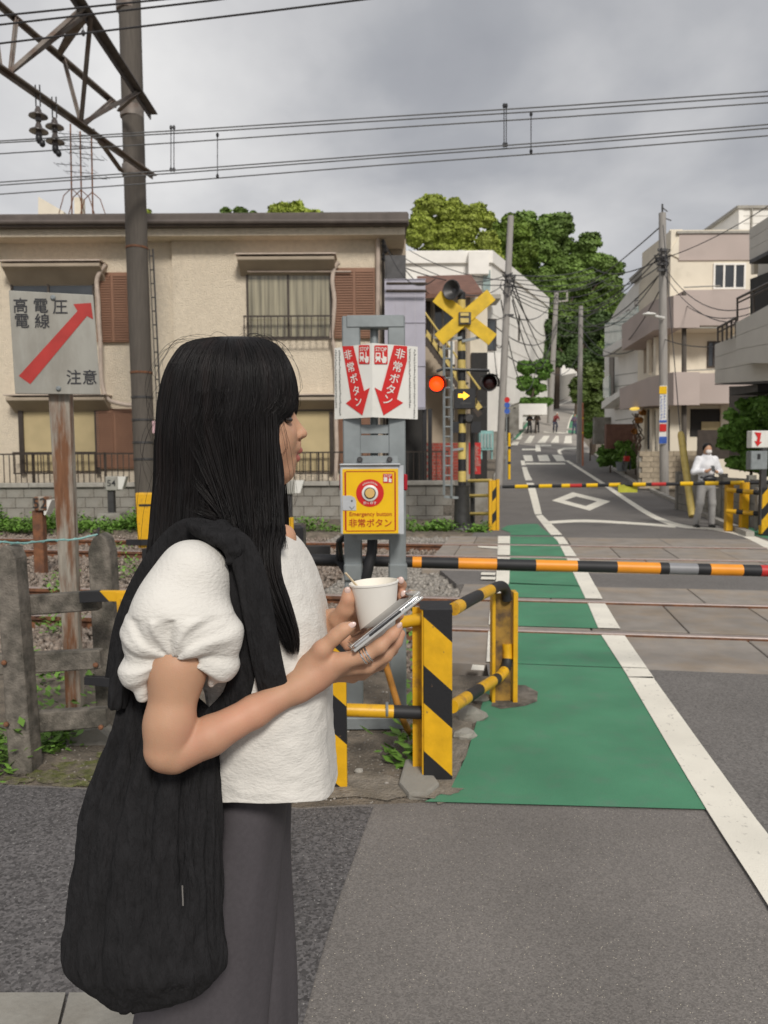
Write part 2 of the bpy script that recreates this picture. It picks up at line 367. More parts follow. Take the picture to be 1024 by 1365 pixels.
def ribbon(name, L, Rr, dz, mat, sub=4, kind='structure', cross=1):
    if name in ('white_edge_line','stop_line') and len(L) > 2:
        def crp(P_):
            o = []
            for i in range(len(P_)-1):
                a,b,c,d = P_[max(i-1,0)],P_[i],P_[i+1],P_[min(i+2,len(P_)-1)]
                for j in range(4):
                    t = j/4; o.append(tuple(.5*((2*b[q])+(c[q]-a[q])*t+(2*a[q]-5*b[q]+4*c[q]-d[q])*t*t+(3*b[q]-3*c[q]+d[q]-a[q])*t**3) for q in (0,1)))
            return o+[P_[-1]]
        L, Rr, sub = crp(L), crp(Rr), 1
    vs = []; fs = []; rows = 0
    for i in range(len(L)-1):
        for s in range(sub + (i == len(L)-2)):
            t = s/sub
            a = G(L[i][0]*(1-t)+L[i+1][0]*t, L[i][1]*(1-t)+L[i+1][1]*t)
            c = G(Rr[i][0]*(1-t)+Rr[i+1][0]*t, Rr[i][1]*(1-t)+Rr[i+1][1]*t)
            for q in range(cross+1):
                p = a.lerp(c, q/cross); p.z = prof(p.y)+dz; vs.append(p)
            rows += 1
    w = cross+1
    for i in range(rows-1):
        for q in range(cross): fs.append((i*w+q, i*w+q+1, (i+1)*w+q+1, (i+1)*w+q))
    mb = MB(); mb.add(vs, fs); return S(name, mb, mat)
def gp(l): return [G(*p) for p in l]

# near road: old brownish asphalt, a darker patch left and right
road = gp([(-1200,1020),(0,1046),(130,1052),(180,1060),(250,1064),(320,1072),(400,1078),(470,1074),(568,1071),(600,1055),(622,1010),(640,945),(652,905)]) \
    + [AB(G(652,905).x-.9, B_D0+.0), AB(12, B_D0), AB(30,B_D0), V((30,-14,0)), V((-40,-14,0)), V((-40,1,0))]
flat('asphalt_road_near', road, .004, m_asph, .0)
flat('asphalt_patch_left', gp([(-900,1024),(0,1049),(130,1055),(180,1063),(250,1067),(320,1075),(400,1081),(470,1077),(498,1078),(478,1130),(452,1200),(425,1290),(405,1365),(380,1500)])+[V((-2.0,.6,0)),V((-12,.6,0))], .008, m_asph_d)
pd = gp([(866,905),(942,1083),(1009,1098),(1040,1135)])
flat('asphalt_patch_right', [pd[0], AB(G(866,905).dot(VV), B_D0-.004), AB(14,B_D0-.004), V((12,2.7,0)), pd[3], pd[2]], .008, m_asph_r)
for x0, x1, x2, x3 in ((-200,88,68,-230), (93,196,182,72)):
    flat('paving_slab', gp([(x0,1337),(x1,1337),(x2,1420),(x3,1420)]), .030, m_conc, .028)

# crossing decks, slab by slab
def deck(aL, aR, b0, b1, w, off=0, mat=None, top=.006):
    a = aL; k = 0
    while a < aR - .05:
        c = min(aR, a + (w if k or not off else off))
        mb = MB(); j = .006
        pts = [AB(a+j, b0, -.16), AB(c-j, b0, -.16), AB(c-j, b1, -.16), AB(a+j, b1, -.16)]
        mb.prism(pts, (0,0,.16+top+random.uniform(-.002,.002))); mb.build('slab', mat or m_slab, par=DK, bevel=.006)
        a = c; k += 1
for nm_, segs in (('crossing_deck', ((-.62, 14, B_D0, B_R1-.11, 2.4, 0), (-.62, 11, B_R1+.14, B_R2-.14, .78, .45), (-.62, 14, B_R2+.11, B_D3, 1.5, .95))),
                  ('crossing_deck', ((-1.25, 14, B_D4, B_R3-.11, 1.5, 0), (-1.25, 11, B_R3+.14, B_R4-.14, .8, .3), (-1.25, 14, B_R4+.11, B_D6, 1.6, .5)))):
    DK = bpy.data.objects.new(nm_, None); COL.objects.link(DK); DK['kind'] = 'structure'; ORG[DK.name] = V((0,0,0))
    for s_ in segs: deck(*s_)
flat('asphalt_infill', [AB(-.7,B_D3+.01), AB(14,B_D3+.01), AB(14,B_D4-.01), AB(-1.0,B_D4-.01)], .0, m_asph_r, .17)

for b_ in (B_R1,B_R2,B_R3,B_R4): flat('flangeway', [AB(-.6,b_-.16),AB(14,b_-.16),AB(14,b_+.16),AB(-.6,b_+.16)], -.035, m_blackr, .08)
# tracks: rails on sleepers
def track(label, b1, b2):
    t = T('railway_track', label, 'railway track', AB(-4, (b1+b2)/2, -.17), 'railway tracks over the crossing')
    pr = [(-.065,-.165),(.065,-.165),(.065,-.152),(.012,-.135),(.010,-.045),(.042,-.03),(.042,.006),(.036,.014),(-.036,.014),(-.042,.006),(-.042,-.03),(-.010,-.045),(-.012,-.135),(-.065,-.152)]
    for b in (b1, b2):
        mb = MB(); A0, A1 = -60, 30; n = len(pr)
        mb.add([AB(A0, b+x, z) for x, z in pr] + [AB(A1, b+x, z) for x, z in pr], [(i,(i+1)%n,n+(i+1)%n,n+i) for i in range(n)])
        mb.m = [1 if i in (6,7,8) else 0 for i in range(n)]
        mb.build('rail', [m_rust, m_railtop], par=t)
    mb = MB(); mb.box(-.12,.12,-1.3,1.3,-.10,.06); proto = mb.build('sleeper', m_sleep, bevel=.01); me = proto.data
    bpy.data.objects.remove(proto)
    rz = math.atan2(VV.y, VV.x)
    for k in range(30): inst(me, 'sleeper', t, AB(-1.6-k*.62+random.uniform(-.02,.02), (b1+b2)/2, -.235), (0,0,rz))
track('near railway track, two brown rusty rails running left from the green lane', B_R1, B_R2)
track('far railway track below the concrete block wall, two rusty rails', B_R3, B_R4)

def stones(name, regs, mat, z0=-.15, zr=.06):
    base = np.array([(x,y,z) for x in (-1,1) for y in (-1,1) for z in (-1,1)], float)
    fc = [(0,1,3,2),(4,6,7,5),(0,4,5,1),(2,3,7,6),(0,2,6,4),(1,5,7,3)]
    vs = []; fs = []
    for (a0,a1,b0,b1,n,r0,r1) in regs:
        P_ = np.stack([np.random.uniform(a0,a1,n), np.random.uniform(b0,b1,n), z0+np.random.uniform(0,zr,n)],1)
        Pw = P_[:,:1]*np.array(VV)[None]+P_[:,1:2]*np.array(UU)[None]; Pw[:,2] = P_[:,2]
        q = np.random.normal(size=(n,3,3)); q,_ = np.linalg.qr(q)
        sz = np.random.uniform(r0,r1,(n,1,1))*np.array([1,.8,.62])[None,None]
        bb = (base[None]*np.random.uniform(.5,1.1,(n,8,3)))*sz
        bb = np.einsum('nij,nkj->nki', q, bb)+Pw[:,None]
        o = len(vs)*8
        vs.append(bb)
    vs = np.concatenate(vs).reshape(-1,3); n = len(vs)//8
    F = (np.arange(n)[:,None,None]*8+np.array(fc)[None]).reshape(-1,4)
    me = bpy.data.meshes.new(name); me.vertices.add(len(vs)); me.vertices.foreach_set('co', vs.ravel())
    me.loops.add(F.size); me.loops.foreach_set('vertex_index', F.ravel().astype(np.int32))
    me.polygons.add(len(F)); me.polygons.foreach_set('loop_start', np.arange(0,F.size,4,dtype=np.int32)); me.polygons.foreach_set('loop_total', np.full(len(F),4,dtype=np.int32))
    me.update(calc_edges=True); me.materials.append(mat)
    o = bpy.data.objects.new(name, me); COL.objects.link(o); o['kind'] = 'stuff'; return o
tag(stones('ballast', [(-8,-.6,5.2,8.0,15000,.016,.036),(-11,-.6,8.0,11.2,13000,.018,.038),(-16,-1.2,11.2,14.7,13000,.02,.04)], m_stone), 'brown crushed stone ballast filling the track beds', 'ballast')
tag(stones('ballast', [(-2.2,-.62,8.0,11.25,7500,.018,.04),(-3.5,-1.2,13.0,14.8,3500,.018,.04)], m_stoneg, -.13, .07), 'paler grey ballast stones beside the crossing deck', 'ballast')

# ---------------------------------------------------------------- painted lane and lines (crossing)
zg, zw = .012, .017
def brange(name, Lp, Rp, b0, b1, dz, mat, n=5, cross=4):
    """the stretch of a painted band between two distances across the rails"""
    def at(poly, b):
        g = [G(*p) for p in poly]; bs = [q.dot(UU) for q in g]
        for i in range(len(g)-1):
            if bs[i] <= b <= bs[i+1] or (i == len(g)-2): 
                t = (b-bs[i])/(bs[i+1]-bs[i]); return g[i].lerp(g[i+1], t)
            if b < bs[0]: return g[0].lerp(g[1], (b-bs[0])/(bs[1]-bs[0]))
    vs = []; fs = []; w = cross+1
    for i in range(n+1):
        b = b0+(b1-b0)*i/n; l, r = at(Lp, b), at(Rp, b)
        for q in range(w):
            p = l.lerp(r, q/cross); vs.append((p.x, p.y, dz))
    for i in range(n):
        for q in range(cross): fs.append((i*w+q, i*w+q+1, (i+1)*w+q+1, (i+1)*w+q))
    mb = MB(); mb.add(vs, fs); return S(name, mb, mat)
gl = [(652,905),(655,893),(664,850),(667,810),(671,778),(676,745),(680,719),(680.5,712)]
gr = [(1024,1213),(943,1082.5),(835,901),(801,848),(783,805),(764,764),(752.5,740),(743,722),(732,711),(714,688)]
wr = [(1110,1222),(1009,1098),(868,901),(833,850),(806,805),(784,764),(767,740),(755,722),(747,711),(723,687)]
wl = [(647,915),(650,860),(653,815),(661,778),(663,745),(664,719),(664,713)]; wl2 = [(656,915),(657,860),(660,815),(679,778),(680,745),(680,719),(680,713)]
ribbon('green_lane', [(566,1072),(600,1057),(622,1010),(640,950),(646,930),(652,905)], [(943,1082.5),(935,1068),(915,1028),(885,975),(858,930),(840,905)], zg-.0, m_green, 3, cross=6)
B_JO = G(652,905).dot(UU); B_JR = G(840,905).dot(UU)
spans = [(B_D0+.01, B_R1-.115), (B_R1+.145, B_R2-.145), (B_R2+.115, B_D3), (B_D3+.012, B_D4-.012), (B_D4, B_R3-.115), (B_R3+.145, B_R4-.145), (B_R4+.115, B_D6)]
brange('green_lane', gl, gr, min(B_JO,B_JR), B_D0, zg-.001, m_green, 1)
ribbon('white_edge_line', [(1150,1420),(1024,1213),(942,1084),(837,905)], [(1260,1420),(1110,1222),(1009,1098),(870,905)], zw-.001, m_white, 5, cross=2)
brange('white_edge_line', gr, wr, G(842,906).dot(UU), B_D0, zw-.001, m_white, 1, cross=1)
for b0_, b1_ in spans:
    inf = b0_ > B_D3 and b1_ < B_D4
    brange('green_lane', gl, gr, b0_, b1_, zg+(-.006 if inf else .0), m_green)
    brange('white_edge_line', gr, wr, b0_, b1_, zw+(-.006 if inf else 0), m_white, cross=1)
    brange('white_edge_line', wl, wl2, b0_, b1_, zw+(-.006 if inf else 0), m_white, cross=1)
ribbon('green_lane', [(680,714),(681,711),(668,706),(676,701),(700,699)], [(734,714),(731,711),(722,704),(718,700),(716,699)], zg-.002, m_green, 2, cross=3)
ribbon('white_edge_line', [(735,714),(732,711),(714,688)], [(749,714),(747,711),(723,687)], zw-.003, m_white, 3, cross=1)
flat('white_edge_line', gp([(664,733),(638,731),(637,729),(664,730)]), zw, m_white)
for yy in (766,772): flat('white_edge_line', gp([(660,yy+2.5),(641,yy+2),(642,yy-1.5),(661,yy-1)]), zw, m_white)
flat('white_edge_line', gp([(645,897),(628,896),(630,889),(646,890)]), zw, m_white)
flat('thin_joint_line', gp([(680,779),(772,783),(772,781),(680,777)]), .020, m_green)

# ---------------------------------------------------------------- the street beyond
ribbon('asphalt_street', [(628,716),(640,700),(655,665),(664,640),(672,618),(678,604),(683,590)],
       [(1250,742),(1180,715),(965,701),(905,672),(852,647),(816,625),(790,604)], .004, m_asph_r, 4, cross=6)
ribbon('hill_road', [(682,591),(684,584),(700,563),(722,547),(745,536),(762,528.5)], [(792,605),(776,585),(769,560),(768,545),(771,536),(776,528.5)], .006, m_hill, 5, cross=3)
ribbon('white_edge_line', [(713,686),(703,648),(698,632),(694,614)], [(722.5,686),(713,648),(705.5,632),(699,614)], .009, m_white, 3)
ribbon('white_edge_line', [(753,614),(799,644),(833,668),(868,690),(903,703),(950,707),(990,716),(1024,733)], [(758,614),(806,644),(842,668),(880,690),(920,701.5),(960,705),(1002,714),(1060,738)], .009, m_white, 3)
ribbon('green_lane', [(965,707),(1010,715),(1080,733)], [(990,703),(1040,708),(1120,722)], .008, m_green, 3)
ribbon('stop_line', [(726,695.5),(780,693),(850,697),(903,701)], [(730,699),(780,696.5),(850,700),(900,704)], .0085, m_white, 3)
ribbon('stop_line', [(701,617.2),(753,617.2)], [(701,619.2),(754,619.2)], .009, m_white, 3)
o_ = [(735.6,667.6),(763.5,656.5),(814,668.7),(786,681)]; i_ = [(753,667.4),(768,662.2),(796,668.7),(781,675)]
for k in range(4):
    ribbon('diamond_marking', [o_[k], o_[(k+1)%4]], [i_[k], i_[(k+1)%4]], .009, m_white, 3)
zb = [(697,709,700,711,606.5,615),(716,730,719,734,606.5,615),(736,749,742,754,606.5,615),
      (687,697,681,690,581,593.5),(706,713,699,708,581,590.5),(725,733,716,727,581,590.5),(741,745,734,745,581,590.5),(754,762,751.5,762.5,581,591)]
for x0,x1,x2,x3,y0,y1 in zb: ribbon('zebra_stripe', [(x0,y0),(x2,y1)], [(x1,y0),(x3,y1)], .010, m_white, 3)
for q in ([(696,598.4),(714,598.4)],[(696,600.2),(714,600.2)]), ([(714,593),(714,602)],[(720,593),(721,602)]), ([(721,593),(735,593)],[(721,595),(735,595)]), \
         ([(769,596.4),(752,597),(743,600),(744,604),(749,608)],[(769,598.6),(753,599.2),(747.5,601.5),(748,604),(753,608)]), ([(725,575.3),(758,576.6)],[(725,576.8),(758,578.2)]):
    ribbon('give_way_marking', q[0], q[1], .011, m_white, 3)
ribbon('hill_lane_green', [(683,588),(690,578),(700,566),(707,557)], [(690,584),(697,576),(706,564),(711,556)], .011, m_green, 3)
ribbon('hill_lane_green', [(757,577),(760,562),(766,549)], [(768,578),(770,562),(770,549)], .011, m_green, 3)
ribbon('white_edge_line', [(690,584),(697,576),(706,564),(711,556),(740,542),(768,529.5)], [(692,584),(699.5,576),(708.5,564),(714,556),(743,542),(771,529.5)], .012, m_white, 3)
ribbon('white_edge_line', [(755,577),(758.5,562),(765,549),(768,540)], [(757,577),(760,562),(766.3,549),(769,540)], .012, m_white, 3)
# kerbs and gutters
def kerb(name, pix, w, h, mat, seg=1.2):
    pts = []
    for (a, b) in zip(pix, pix[1:]):
        for s in range(6): pts.append(G(a[0]+(b[0]-a[0])*s/6, a[1]+(b[1]-a[1])*s/6))
    pts.append(G(*pix[-1])); root = bpy.data.objects.new(name, None); COL.objects.link(root); root['kind'] = 'structure'; ORG[root.name] = V((0,0,0))
    L = 0; cur = pts[0]
    for p, q in zip(pts, pts[1:]):
        d = q-p; n = max(1, int(d.length/seg))
        for k in range(n):
            a = p+d*(k/n+.006); c = p+d*((k+1)/n-.006)
            mb = MB(); mb.bar(a+V((0,0,h/2-.05)), c+V((0,0,h/2-.05)), w, h+.1); mb.build('kerb_stone', mat, par=root)
kerb('kerb_right', [(1000,716),(965,701),(905,672),(852,647),(816,625),(792,606)], .14, .10, m_kerb)
kerb('kerb_left', [(660,638),(668,612),(678,596),(690,572),(706,558)], .14, .12, m_kerb, 2)
# ================================================================ left: apartment house, block wall, railing
def frontal(px, py, Y): return W(px, py, Y)
def rect(mb, x0, y0, x1, y1, Y, d, mi=0):      # box facing the camera between two photo corners at depth Y, thickness d behind
    p, q = W(x0, y1, Y), W(x1, y0, Y); return mb.box(p.x, q.x, Y, Y+d, p.z, q.z, mi)
def part(name, par, mat, x0, y0, x1, y1, Y, d, **k): mb = MB(); rect(mb, x0, y0, x1, y1, Y, d); return mb.build(name, mat, par=par, **k)
YW = 19.9
house = T('apartment_house', 'two-storey beige stucco apartment house with brown shutters beyond the tracks', 'house', (W(270,690,YW).x, YW, 0))
mb = MB(); a_, b_ = W(-330, 690, YW), W(228, 300, YW); mb.box(a_.x, b_.x, YW+.12, YW+7, -.1, b_.z)
c_ = W(513, 300, YW); mb.box(b_.x, c_.x, YW, YW+7, -.1, b_.z-.004); mb.build('wall', m_stucco, par=house)
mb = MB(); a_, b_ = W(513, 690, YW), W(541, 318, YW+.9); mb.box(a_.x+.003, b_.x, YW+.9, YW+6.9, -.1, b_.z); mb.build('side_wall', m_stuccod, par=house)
mb = MB(); p, q = W(-330,304,YW-.65), W(545,285,YW-.65)
mb.box(p.x, q.x, YW-.66, YW-.50, p.z-.02, q.z+.02, 0); mb.box(p.x, q.x-.02, YW-.50, YW+7.3, p.z+.17, q.z+.10, 0); mb.build('roof', m_fascia, par=house, bevel=.015)
mb = MB(); p, q = W(-330,318,YW-.45), W(540,304,YW-.45); mb.box(p.x, q.x, YW-.46, YW+.85, p.z, q.z+.02); mb.build('soffit_beam', m_stucco, par=house)
mb = MB(); q0, q1 = W(-330,297,YW-.70), W(544,295,YW-.70); mb.tube([q0,q1], .055, 8); mb.build('gutter', m_fascia, par=house, smooth=True)
def win(x0, y0, x1, y1, Y, par, gm, frame=m_win, mull=1, curt=None, fr=.05, split=.5):
    r = MB(); p, q = W(x0,y1,Y), W(x1,y0,Y); f = fr
    r.box(p.x,q.x,Y-.06,Y+.02,q.z-f,q.z); r.box(p.x,q.x,Y-.06,Y+.02,p.z,p.z+f); r.box(p.x,p.x+f,Y-.055,Y+.02,p.z+f,q.z-f); r.box(q.x-f,q.x,Y-.055,Y+.02,p.z+f,q.z-f)
    for k in range(mull):
        xm = p.x+(q.x-p.x)*((k+1)/(mull+1) if mull > 1 else split); r.box(xm-f*.5,xm+f*.5,Y-.05,Y+.02,p.z+f,q.z-f)
    w = r.build('window', frame, par=par)
    g = MB(); g.box(p.x+f,q.x-f,Y-.02,Y-.012,p.z+f,q.z-f); g.build('pane', gm, par=w)
    return w
def fold_curtain(x0, y0, x1, y1, Y, par, mat, n=14):
    p, q = W(x0,y1,Y), W(x1,y0,Y); mb = MB(); k = n*6; vs = []
    for i in range(k+1):
        x = p.x+(q.x-p.x)*i/k; y = Y+.018*math.sin(i/6*2*math.pi+.8*math.sin(i*.13))
        vs += [(x,y,p.z),(x,y,q.z)]
    mb.add(vs, [(2*i,2*i+2,2*i+3,2*i+1) for i in range(k)]); mb.build('curtain', mat, par=par, smooth=True)
def awning(x0, y0, x1, y1, Y, par):
    p, q = W(x0,y1,Y-.42), W(x1,y0,Y-.42); mb = MB(); zt = q.z
    mb.prism([(p.x,Y-.5,zt-.02),(p.x,Y+.0,zt+.02),(p.x,Y+.0,p.z-.06),(p.x+.0,Y-.38,zt-.17),(p.x,Y-.5,zt-.10)], (q.x-p.x,0,0), 0)
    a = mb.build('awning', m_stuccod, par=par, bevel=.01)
    mb = MB(); mb.box(p.x-.04,q.x+.04,Y-.55,Y+.0,zt+.02,zt+.05); mb.build('awning_cap', m_pipe, par=a)
def shutter(x0, y0, x1, y1, Y, par, mat, n=2):
    p, q = W(x0,y1,Y), W(x1,y0,Y); mb = MB(); mb.box(p.x,q.x,Y-.10,Y-.02,p.z,q.z); sh = mb.build('shutter_box', mat, par=par, bevel=.01)
    w = (q.x-p.x)/n
    for i in range(n):
        k = 26; mb = MB()
        for j in range(k):
            z = p.z+.05+(q.z-p.z-.1)*j/k; h = (q.z-p.z-.1)/k
            mb.box(p.x+i*w+.03,p.x+(i+1)*w-.03,Y-.125,Y-.101,z,z+h*.62)
        o = mb.build('louvre_panel', mat, par=sh); o['kind'] = 'stuff'
def wall_box(x0,y0,x1,y1,Y,par,mat,name,t=.04): return part(name, par, mat, x0,y0,x1,y1,Y-t,t)
def rail_set(x0,x1,yt,yb,Y,par,step,name='balcony_rail',mat=m_win,r=.011, ends=False):
    p, q = W(x0,yb,Y), W(x1,yt,Y); mb = MB()
    mb.box(p.x,q.x,Y-.02,Y+.02,q.z-.035,q.z); mb.box(p.x,q.x,Y-.015,Y+.015,p.z,p.z+.03); fr = mb.build(name, mat, par=par)
    mb = MB(); mb.box(-r,r,-r,r,0,1); pr = mb.build('tmp', mat); me = pr.data; bpy.data.objects.remove(pr)
    n = int((q.x-p.x)/step)
    for i in range(n+1): inst(me, 'bar', fr, (p.x+.02+(q.x-p.x-.04)*i/n, Y, p.z+.031), (0,0,0), (1,1,q.z-p.z-.067))
    return fr
# upper windows
awning(4,350,134,374,YW+.12,house); win(18,372,126,456,YW+.12,house,m_glass,split=.45); fold_curtain(72,378,120,400,YW+.155,house,m_curt,6)
shutter(131,364,173,457,YW+.12,house,m_brown,2)
awning(317,341,446,360,YW,house)
mb = MB(); p,q = W(330,362,YW-.2),W(468,362,YW-.2); mb.tube([p,q],.02,6); mb.build('laundry_pole', m_pipe, par=house, smooth=True)
w = win(330,363,442,452,YW,house,m_glassl,split=.49)
w.children[0].data.materials[0] = M('hazy_glass', (.30,.27,.19), .12, var=.5, vs=1.4, spec=.8, stretch=(7,1,.25))
rail_set(325,443,420,453,YW-.28,house,.165)
shutter(446,358,500,452,YW,house,m_brown,2)
# lower storey
awning(10,528,140,547,YW+.12,house); wall_box(30,546,130,628,YW+.10,house,m_tan,'tan_shutter'); shutter(131,545,180,625,YW+.12,house,m_brown,2)
mb = MB(); rect(mb,27,543,133,547,YW-.0,.05); rect(mb,27,548,30,632,YW,.05); rect(mb,128,548,131,632,YW,.05); mb.build('shutter_frame', m_win, par=house)
awning(318,528,450,545,YW,house); wall_box(330,548,440,628,YW-.02,house,m_tan,'tan_shutter'); shutter(452,552,500,628,YW,house,m_brown,2)
mb = MB(); rect(mb,327,543,444,548,YW-.1,.05); rect(mb,440,549,444,632,YW-.1,.05); mb.build('shutter_frame', m_win, par=house)
rail_set(395,441,602,632,YW-.28,house,.165)
rail_set(18,128,602,632,YW-.28,house,.165)
def pipe(name, par, pix, Y, r, mat):
    pts = [W(x,y,Y) for x,y in pix]; out = []
    for i in range(len(pts)-1):
        for t in (0,.33,.66): 
            a, b, c, d = pts[max(i-1,0)], pts[i], pts[i+1], pts[min(i+2,len(pts)-1)]
            out.append(.5*((2*b)+(c-a)*t+(2*a-5*b+4*c-d)*t*t+(3*b-3*c+d-a)*t**3))
    out.append(pts[-1]); mb = MB(); mb.tube(out, r, 8); return mb.build(name, mat, par=par, smooth=True)
pipe('hose_pipe', house, [(141,353),(134,362),(129,375),(131,400),(132,430),(134,460),(135,500),(142,530),(160,538),(182,541)], YW-.18, .055, m_pipe)
pipe('hose_pipe', house, [(452,350),(446,357),(443,375),(446,400),(444,430),(442,450),(447,470),(449,520),(448,560),(449,600),(447,632),(444,645)], YW-.18, .055, m_pipe)
pipe('drainpipe', house, [(503,305),(504,330),(504,420),(504,520),(505,640)], YW-.1, .06, m_pipe)
pipe('conduit', house, [(511,320),(511,420),(512,520),(512,640)], YW-.06, .03, m_win)
mb = MB(); c = W(503,300,YW-.25); mb.lathe(c, [(.12,.15),(.13,.1),(.07,-.1),(.06,-.2)], 10); mb.build('rain_hopper', m_fascia, par=house, smooth=True)
for x,y in ((511,330),(514,338),(511,348)):
    mb = MB(); mb.lathe(W(x,y,YW-.25),[(.03,0),(.06,.05),(.03,.1),(.05,.15),(.02,.2)],8); mb.build('insulator', m_black, par=house, smooth=True)
mb = MB(); rect(mb, 506,640,514,380,YW-.001,.0); 
# roof things
ant = None
for k,(x,yt,yb,Y) in enumerate(((95,165,285,23),(108,175,287,22.6),(123,182,290,22.2))):
    t = T('roof_antenna', ['tallest thin roof antenna mast, leftmost of three','thin roof antenna mast in the middle of three','roof antenna mast nearest the concrete pole, with spread legs'][k], 'antenna', W(x,yb,Y), 'television antennas on the beige house')
    mb = MB(); p,q = W(x+1,yb,Y),W(x-1,yt,Y); mb.tube([p,q],.022,6); mb.build('mast', m_rust, par=t, smooth=True)
    for s in (-1,1):
        mb = MB(); m_ = W(x,yb-34,Y); mb.tube([m_, V((m_.x+s*.22,Y,m_.z-.2)), V((p.x+s*.38,Y,p.z-.0))],.014,5); mb.build('stay', m_rust, par=t)
    for j,(yy,L) in enumerate(((yt+14,.5),(yt+30,.34),(yt+55,.42))):
        c = W(x,yy,Y); mb = MB(); mb.tube([c+V((-L,0,.04)),c+V((L,0,-.04))],.011,5)
        for i in range(5): a = c+V((-L+2*L*i/4,0,0)); mb.tube([a+V((0,-.2,.0)),a+V((0,.2,.03))],.007,4)
        mb.build('aerial', m_steeld, par=t)
t = T('stair_tower', 'cream parapet wall rising above the roof on the left', 'building', W(80,290,26))
mb = MB(); p = [W(51,262,27),W(85,282,27),W(84,300,27),W(51,300,27)]; mb.prism(p,(0,.3,0)); mb.build('parapet', m_cream, par=t)
mb = MB(); rect(mb,100,263,109,300,27.5,.3); mb.build('pillar', m_cream, par=t)
# the block wall and its railing
YB = 18.55
bw = T('block_wall', 'low grey concrete block wall with coping below the beige house', 'wall', (W(270,700,YB).x, YB, 0))
p0, p1 = W(-260,652,YB), W(606,652,YB); zt = p0.z; nrow = 4; rh = (zt+.18)/nrow; bwid = .42
mb = MB(); mb.box(0,bwid-.014,-.0,.16,0,rh-.014); pr = mb.build('block', m_conc, bevel=.008); me = pr.data; bpy.data.objects.remove(pr)
mb = MB(); mb.box(p0.x,p1.x,YB+.012,YB+.15,-.18,zt); mb.build('mortar', m_concd, par=bw)
for r in range(nrow):
    x = p0.x-(r%2)*bwid/2
    while x < p1.x-.3: inst(me,'block',bw,(x+.007,YB+random.uniform(-.003,.003),-.18+r*rh+.007)); x += bwid
x = p0.x
while x < p1.x-.1:
    mb = MB(); e_ = min(x+1.8,p1.x); mb.box(x+.006,e_-.006,YB-.07,YB+.24,zt+.003,zt+.115); mb.build('coping', m_kerb, par=bw, bevel=.012); x = e_
fr = T('iron_railing', 'thin brown iron railing on top of the concrete block wall', 'railing', (W(270,650,YB).x, YB+.08, zt+.115))
rail_set(-260,598,601,647,YB+.08,fr,.137,'rail_frame',m_win,.009)
for x in range(-240,600,95): 
    p = W(x,648,YB+.08); mb = MB(); mb.box(p.x-.02,p.x+.02,YB+.11,YB+.15,zt+.116,W(x,603,YB).z); mb.build('post', m_win, par=fr)

# ---------------------------------------------------------------- purple lean-to, stair house, brick wall
pl = T('purple_shed', 'lilac corrugated sheet enclosure hung on the side of the beige house', 'lean-to', (W(540,640,19.2).x,19.2,0))
for i in range(4):
    for j in range(3):
        x0 = 513+i*13.6; y0 = 372+j*58
        p,q = W(x0,y0+58,19.2),W(x0+13.2,y0,19.2); mb = MB(); k = 10; vs = []
        for s in range(k+1):
            xx = p.x+(q.x-p.x)*s/k; yy = 19.2+.015*math.sin(s*math.pi/1.0*1.0+(s%2)*3.1)
            vs += [(xx,yy-.012,p.z+.004),(xx,yy-.012,q.z-.004)]
        mb.add(vs,[(2*s,2*s+2,2*s+3,2*s+1) for s in range(k)]); mb.box(p.x,q.x,19.21,19.24,p.z,q.z); mb.build('sheet', m_purp, par=pl)
for y in (372,430,488,543):
    mb = MB(); rect(mb,512,y-.5,568,y+.5,19.165,.02); mb.build('batten', m_purp, par=pl)
for y in (378,388): 
    mb = MB(); p,q = W(515,y,19.0),W(569,y,19.0); mb.tube([p,q],.035,6); mb.build('top_rail', m_win, par=pl)
for x in (519,564,571): part('post', pl, m_black, x,545,x+5,655,19.3,.12)
part('side_board', pl, m_steeld, 513,340,541,374,19.5,.1)
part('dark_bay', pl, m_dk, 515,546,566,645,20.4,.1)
sh = T('stair_house', 'dim beige house with brown roof and outside stair behind the crossing signal', 'house', (W(600,640,23).x,23,0))
part('wall', sh, m_cream, 566,390,650,650,24,5)
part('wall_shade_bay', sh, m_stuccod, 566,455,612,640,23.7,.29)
mb = MB(); a,b,c,d = W(558,392,22.8),W(644,390,22.8),W(628,366,25.5),W(556,368,25.5); mb.prism([a,b,c,d],(0,0,-.12)); mb.build('roof', m_broof, par=sh)
win(577,402,604,452,23.95,sh,m_glass,m_kerb,fr=.06); win(566,402,574,448,23.95,sh,m_glass,m_win)
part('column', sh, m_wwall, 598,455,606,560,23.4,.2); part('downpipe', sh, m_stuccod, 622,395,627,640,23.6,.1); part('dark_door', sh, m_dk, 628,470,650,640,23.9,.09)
for dx,mt in ((0,m_yelp),(9,m_win)):
    mb = MB(); p,q = W(566,442+dx,22.2),W(640,545+dx,22.2); mb.bar(p,q,.06,.16); mb.build('stringer', mt, par=sh)
for i in range(12):
    p = W(572+i*5.8,455+i*8,22.3); mb = MB(); mb.box(p.x-.05,p.x+.25,22.25,23.2,p.z-.02,p.z+.02); mb.build('stair_tread', m_steeld, par=sh)
for i in range(9):
    p = W(568+i*8.5,420+i*11.6,22.1); q = W(568+i*8.5,445+i*11.6,22.1); mb = MB(); mb.tube([p,q],.02,5); mb.build('baluster', m_win, par=sh)
mb = MB(); mb.tube([W(566,416,22.1),W(640,519,22.1)],.03,6); mb.build('handrail', m_yelp, par=sh)
bk = T('brick_wall', 'dark red brick wall behind the signal ladder', 'wall', (W(590,650,21).x,21,0))
p,q = W(570,645,21),W(612,590,21); mb = MB(); mb.box(p.x,q.x,21.01,21.15,p.z,q.z); mb.build('mortar', m_conc, par=bk)
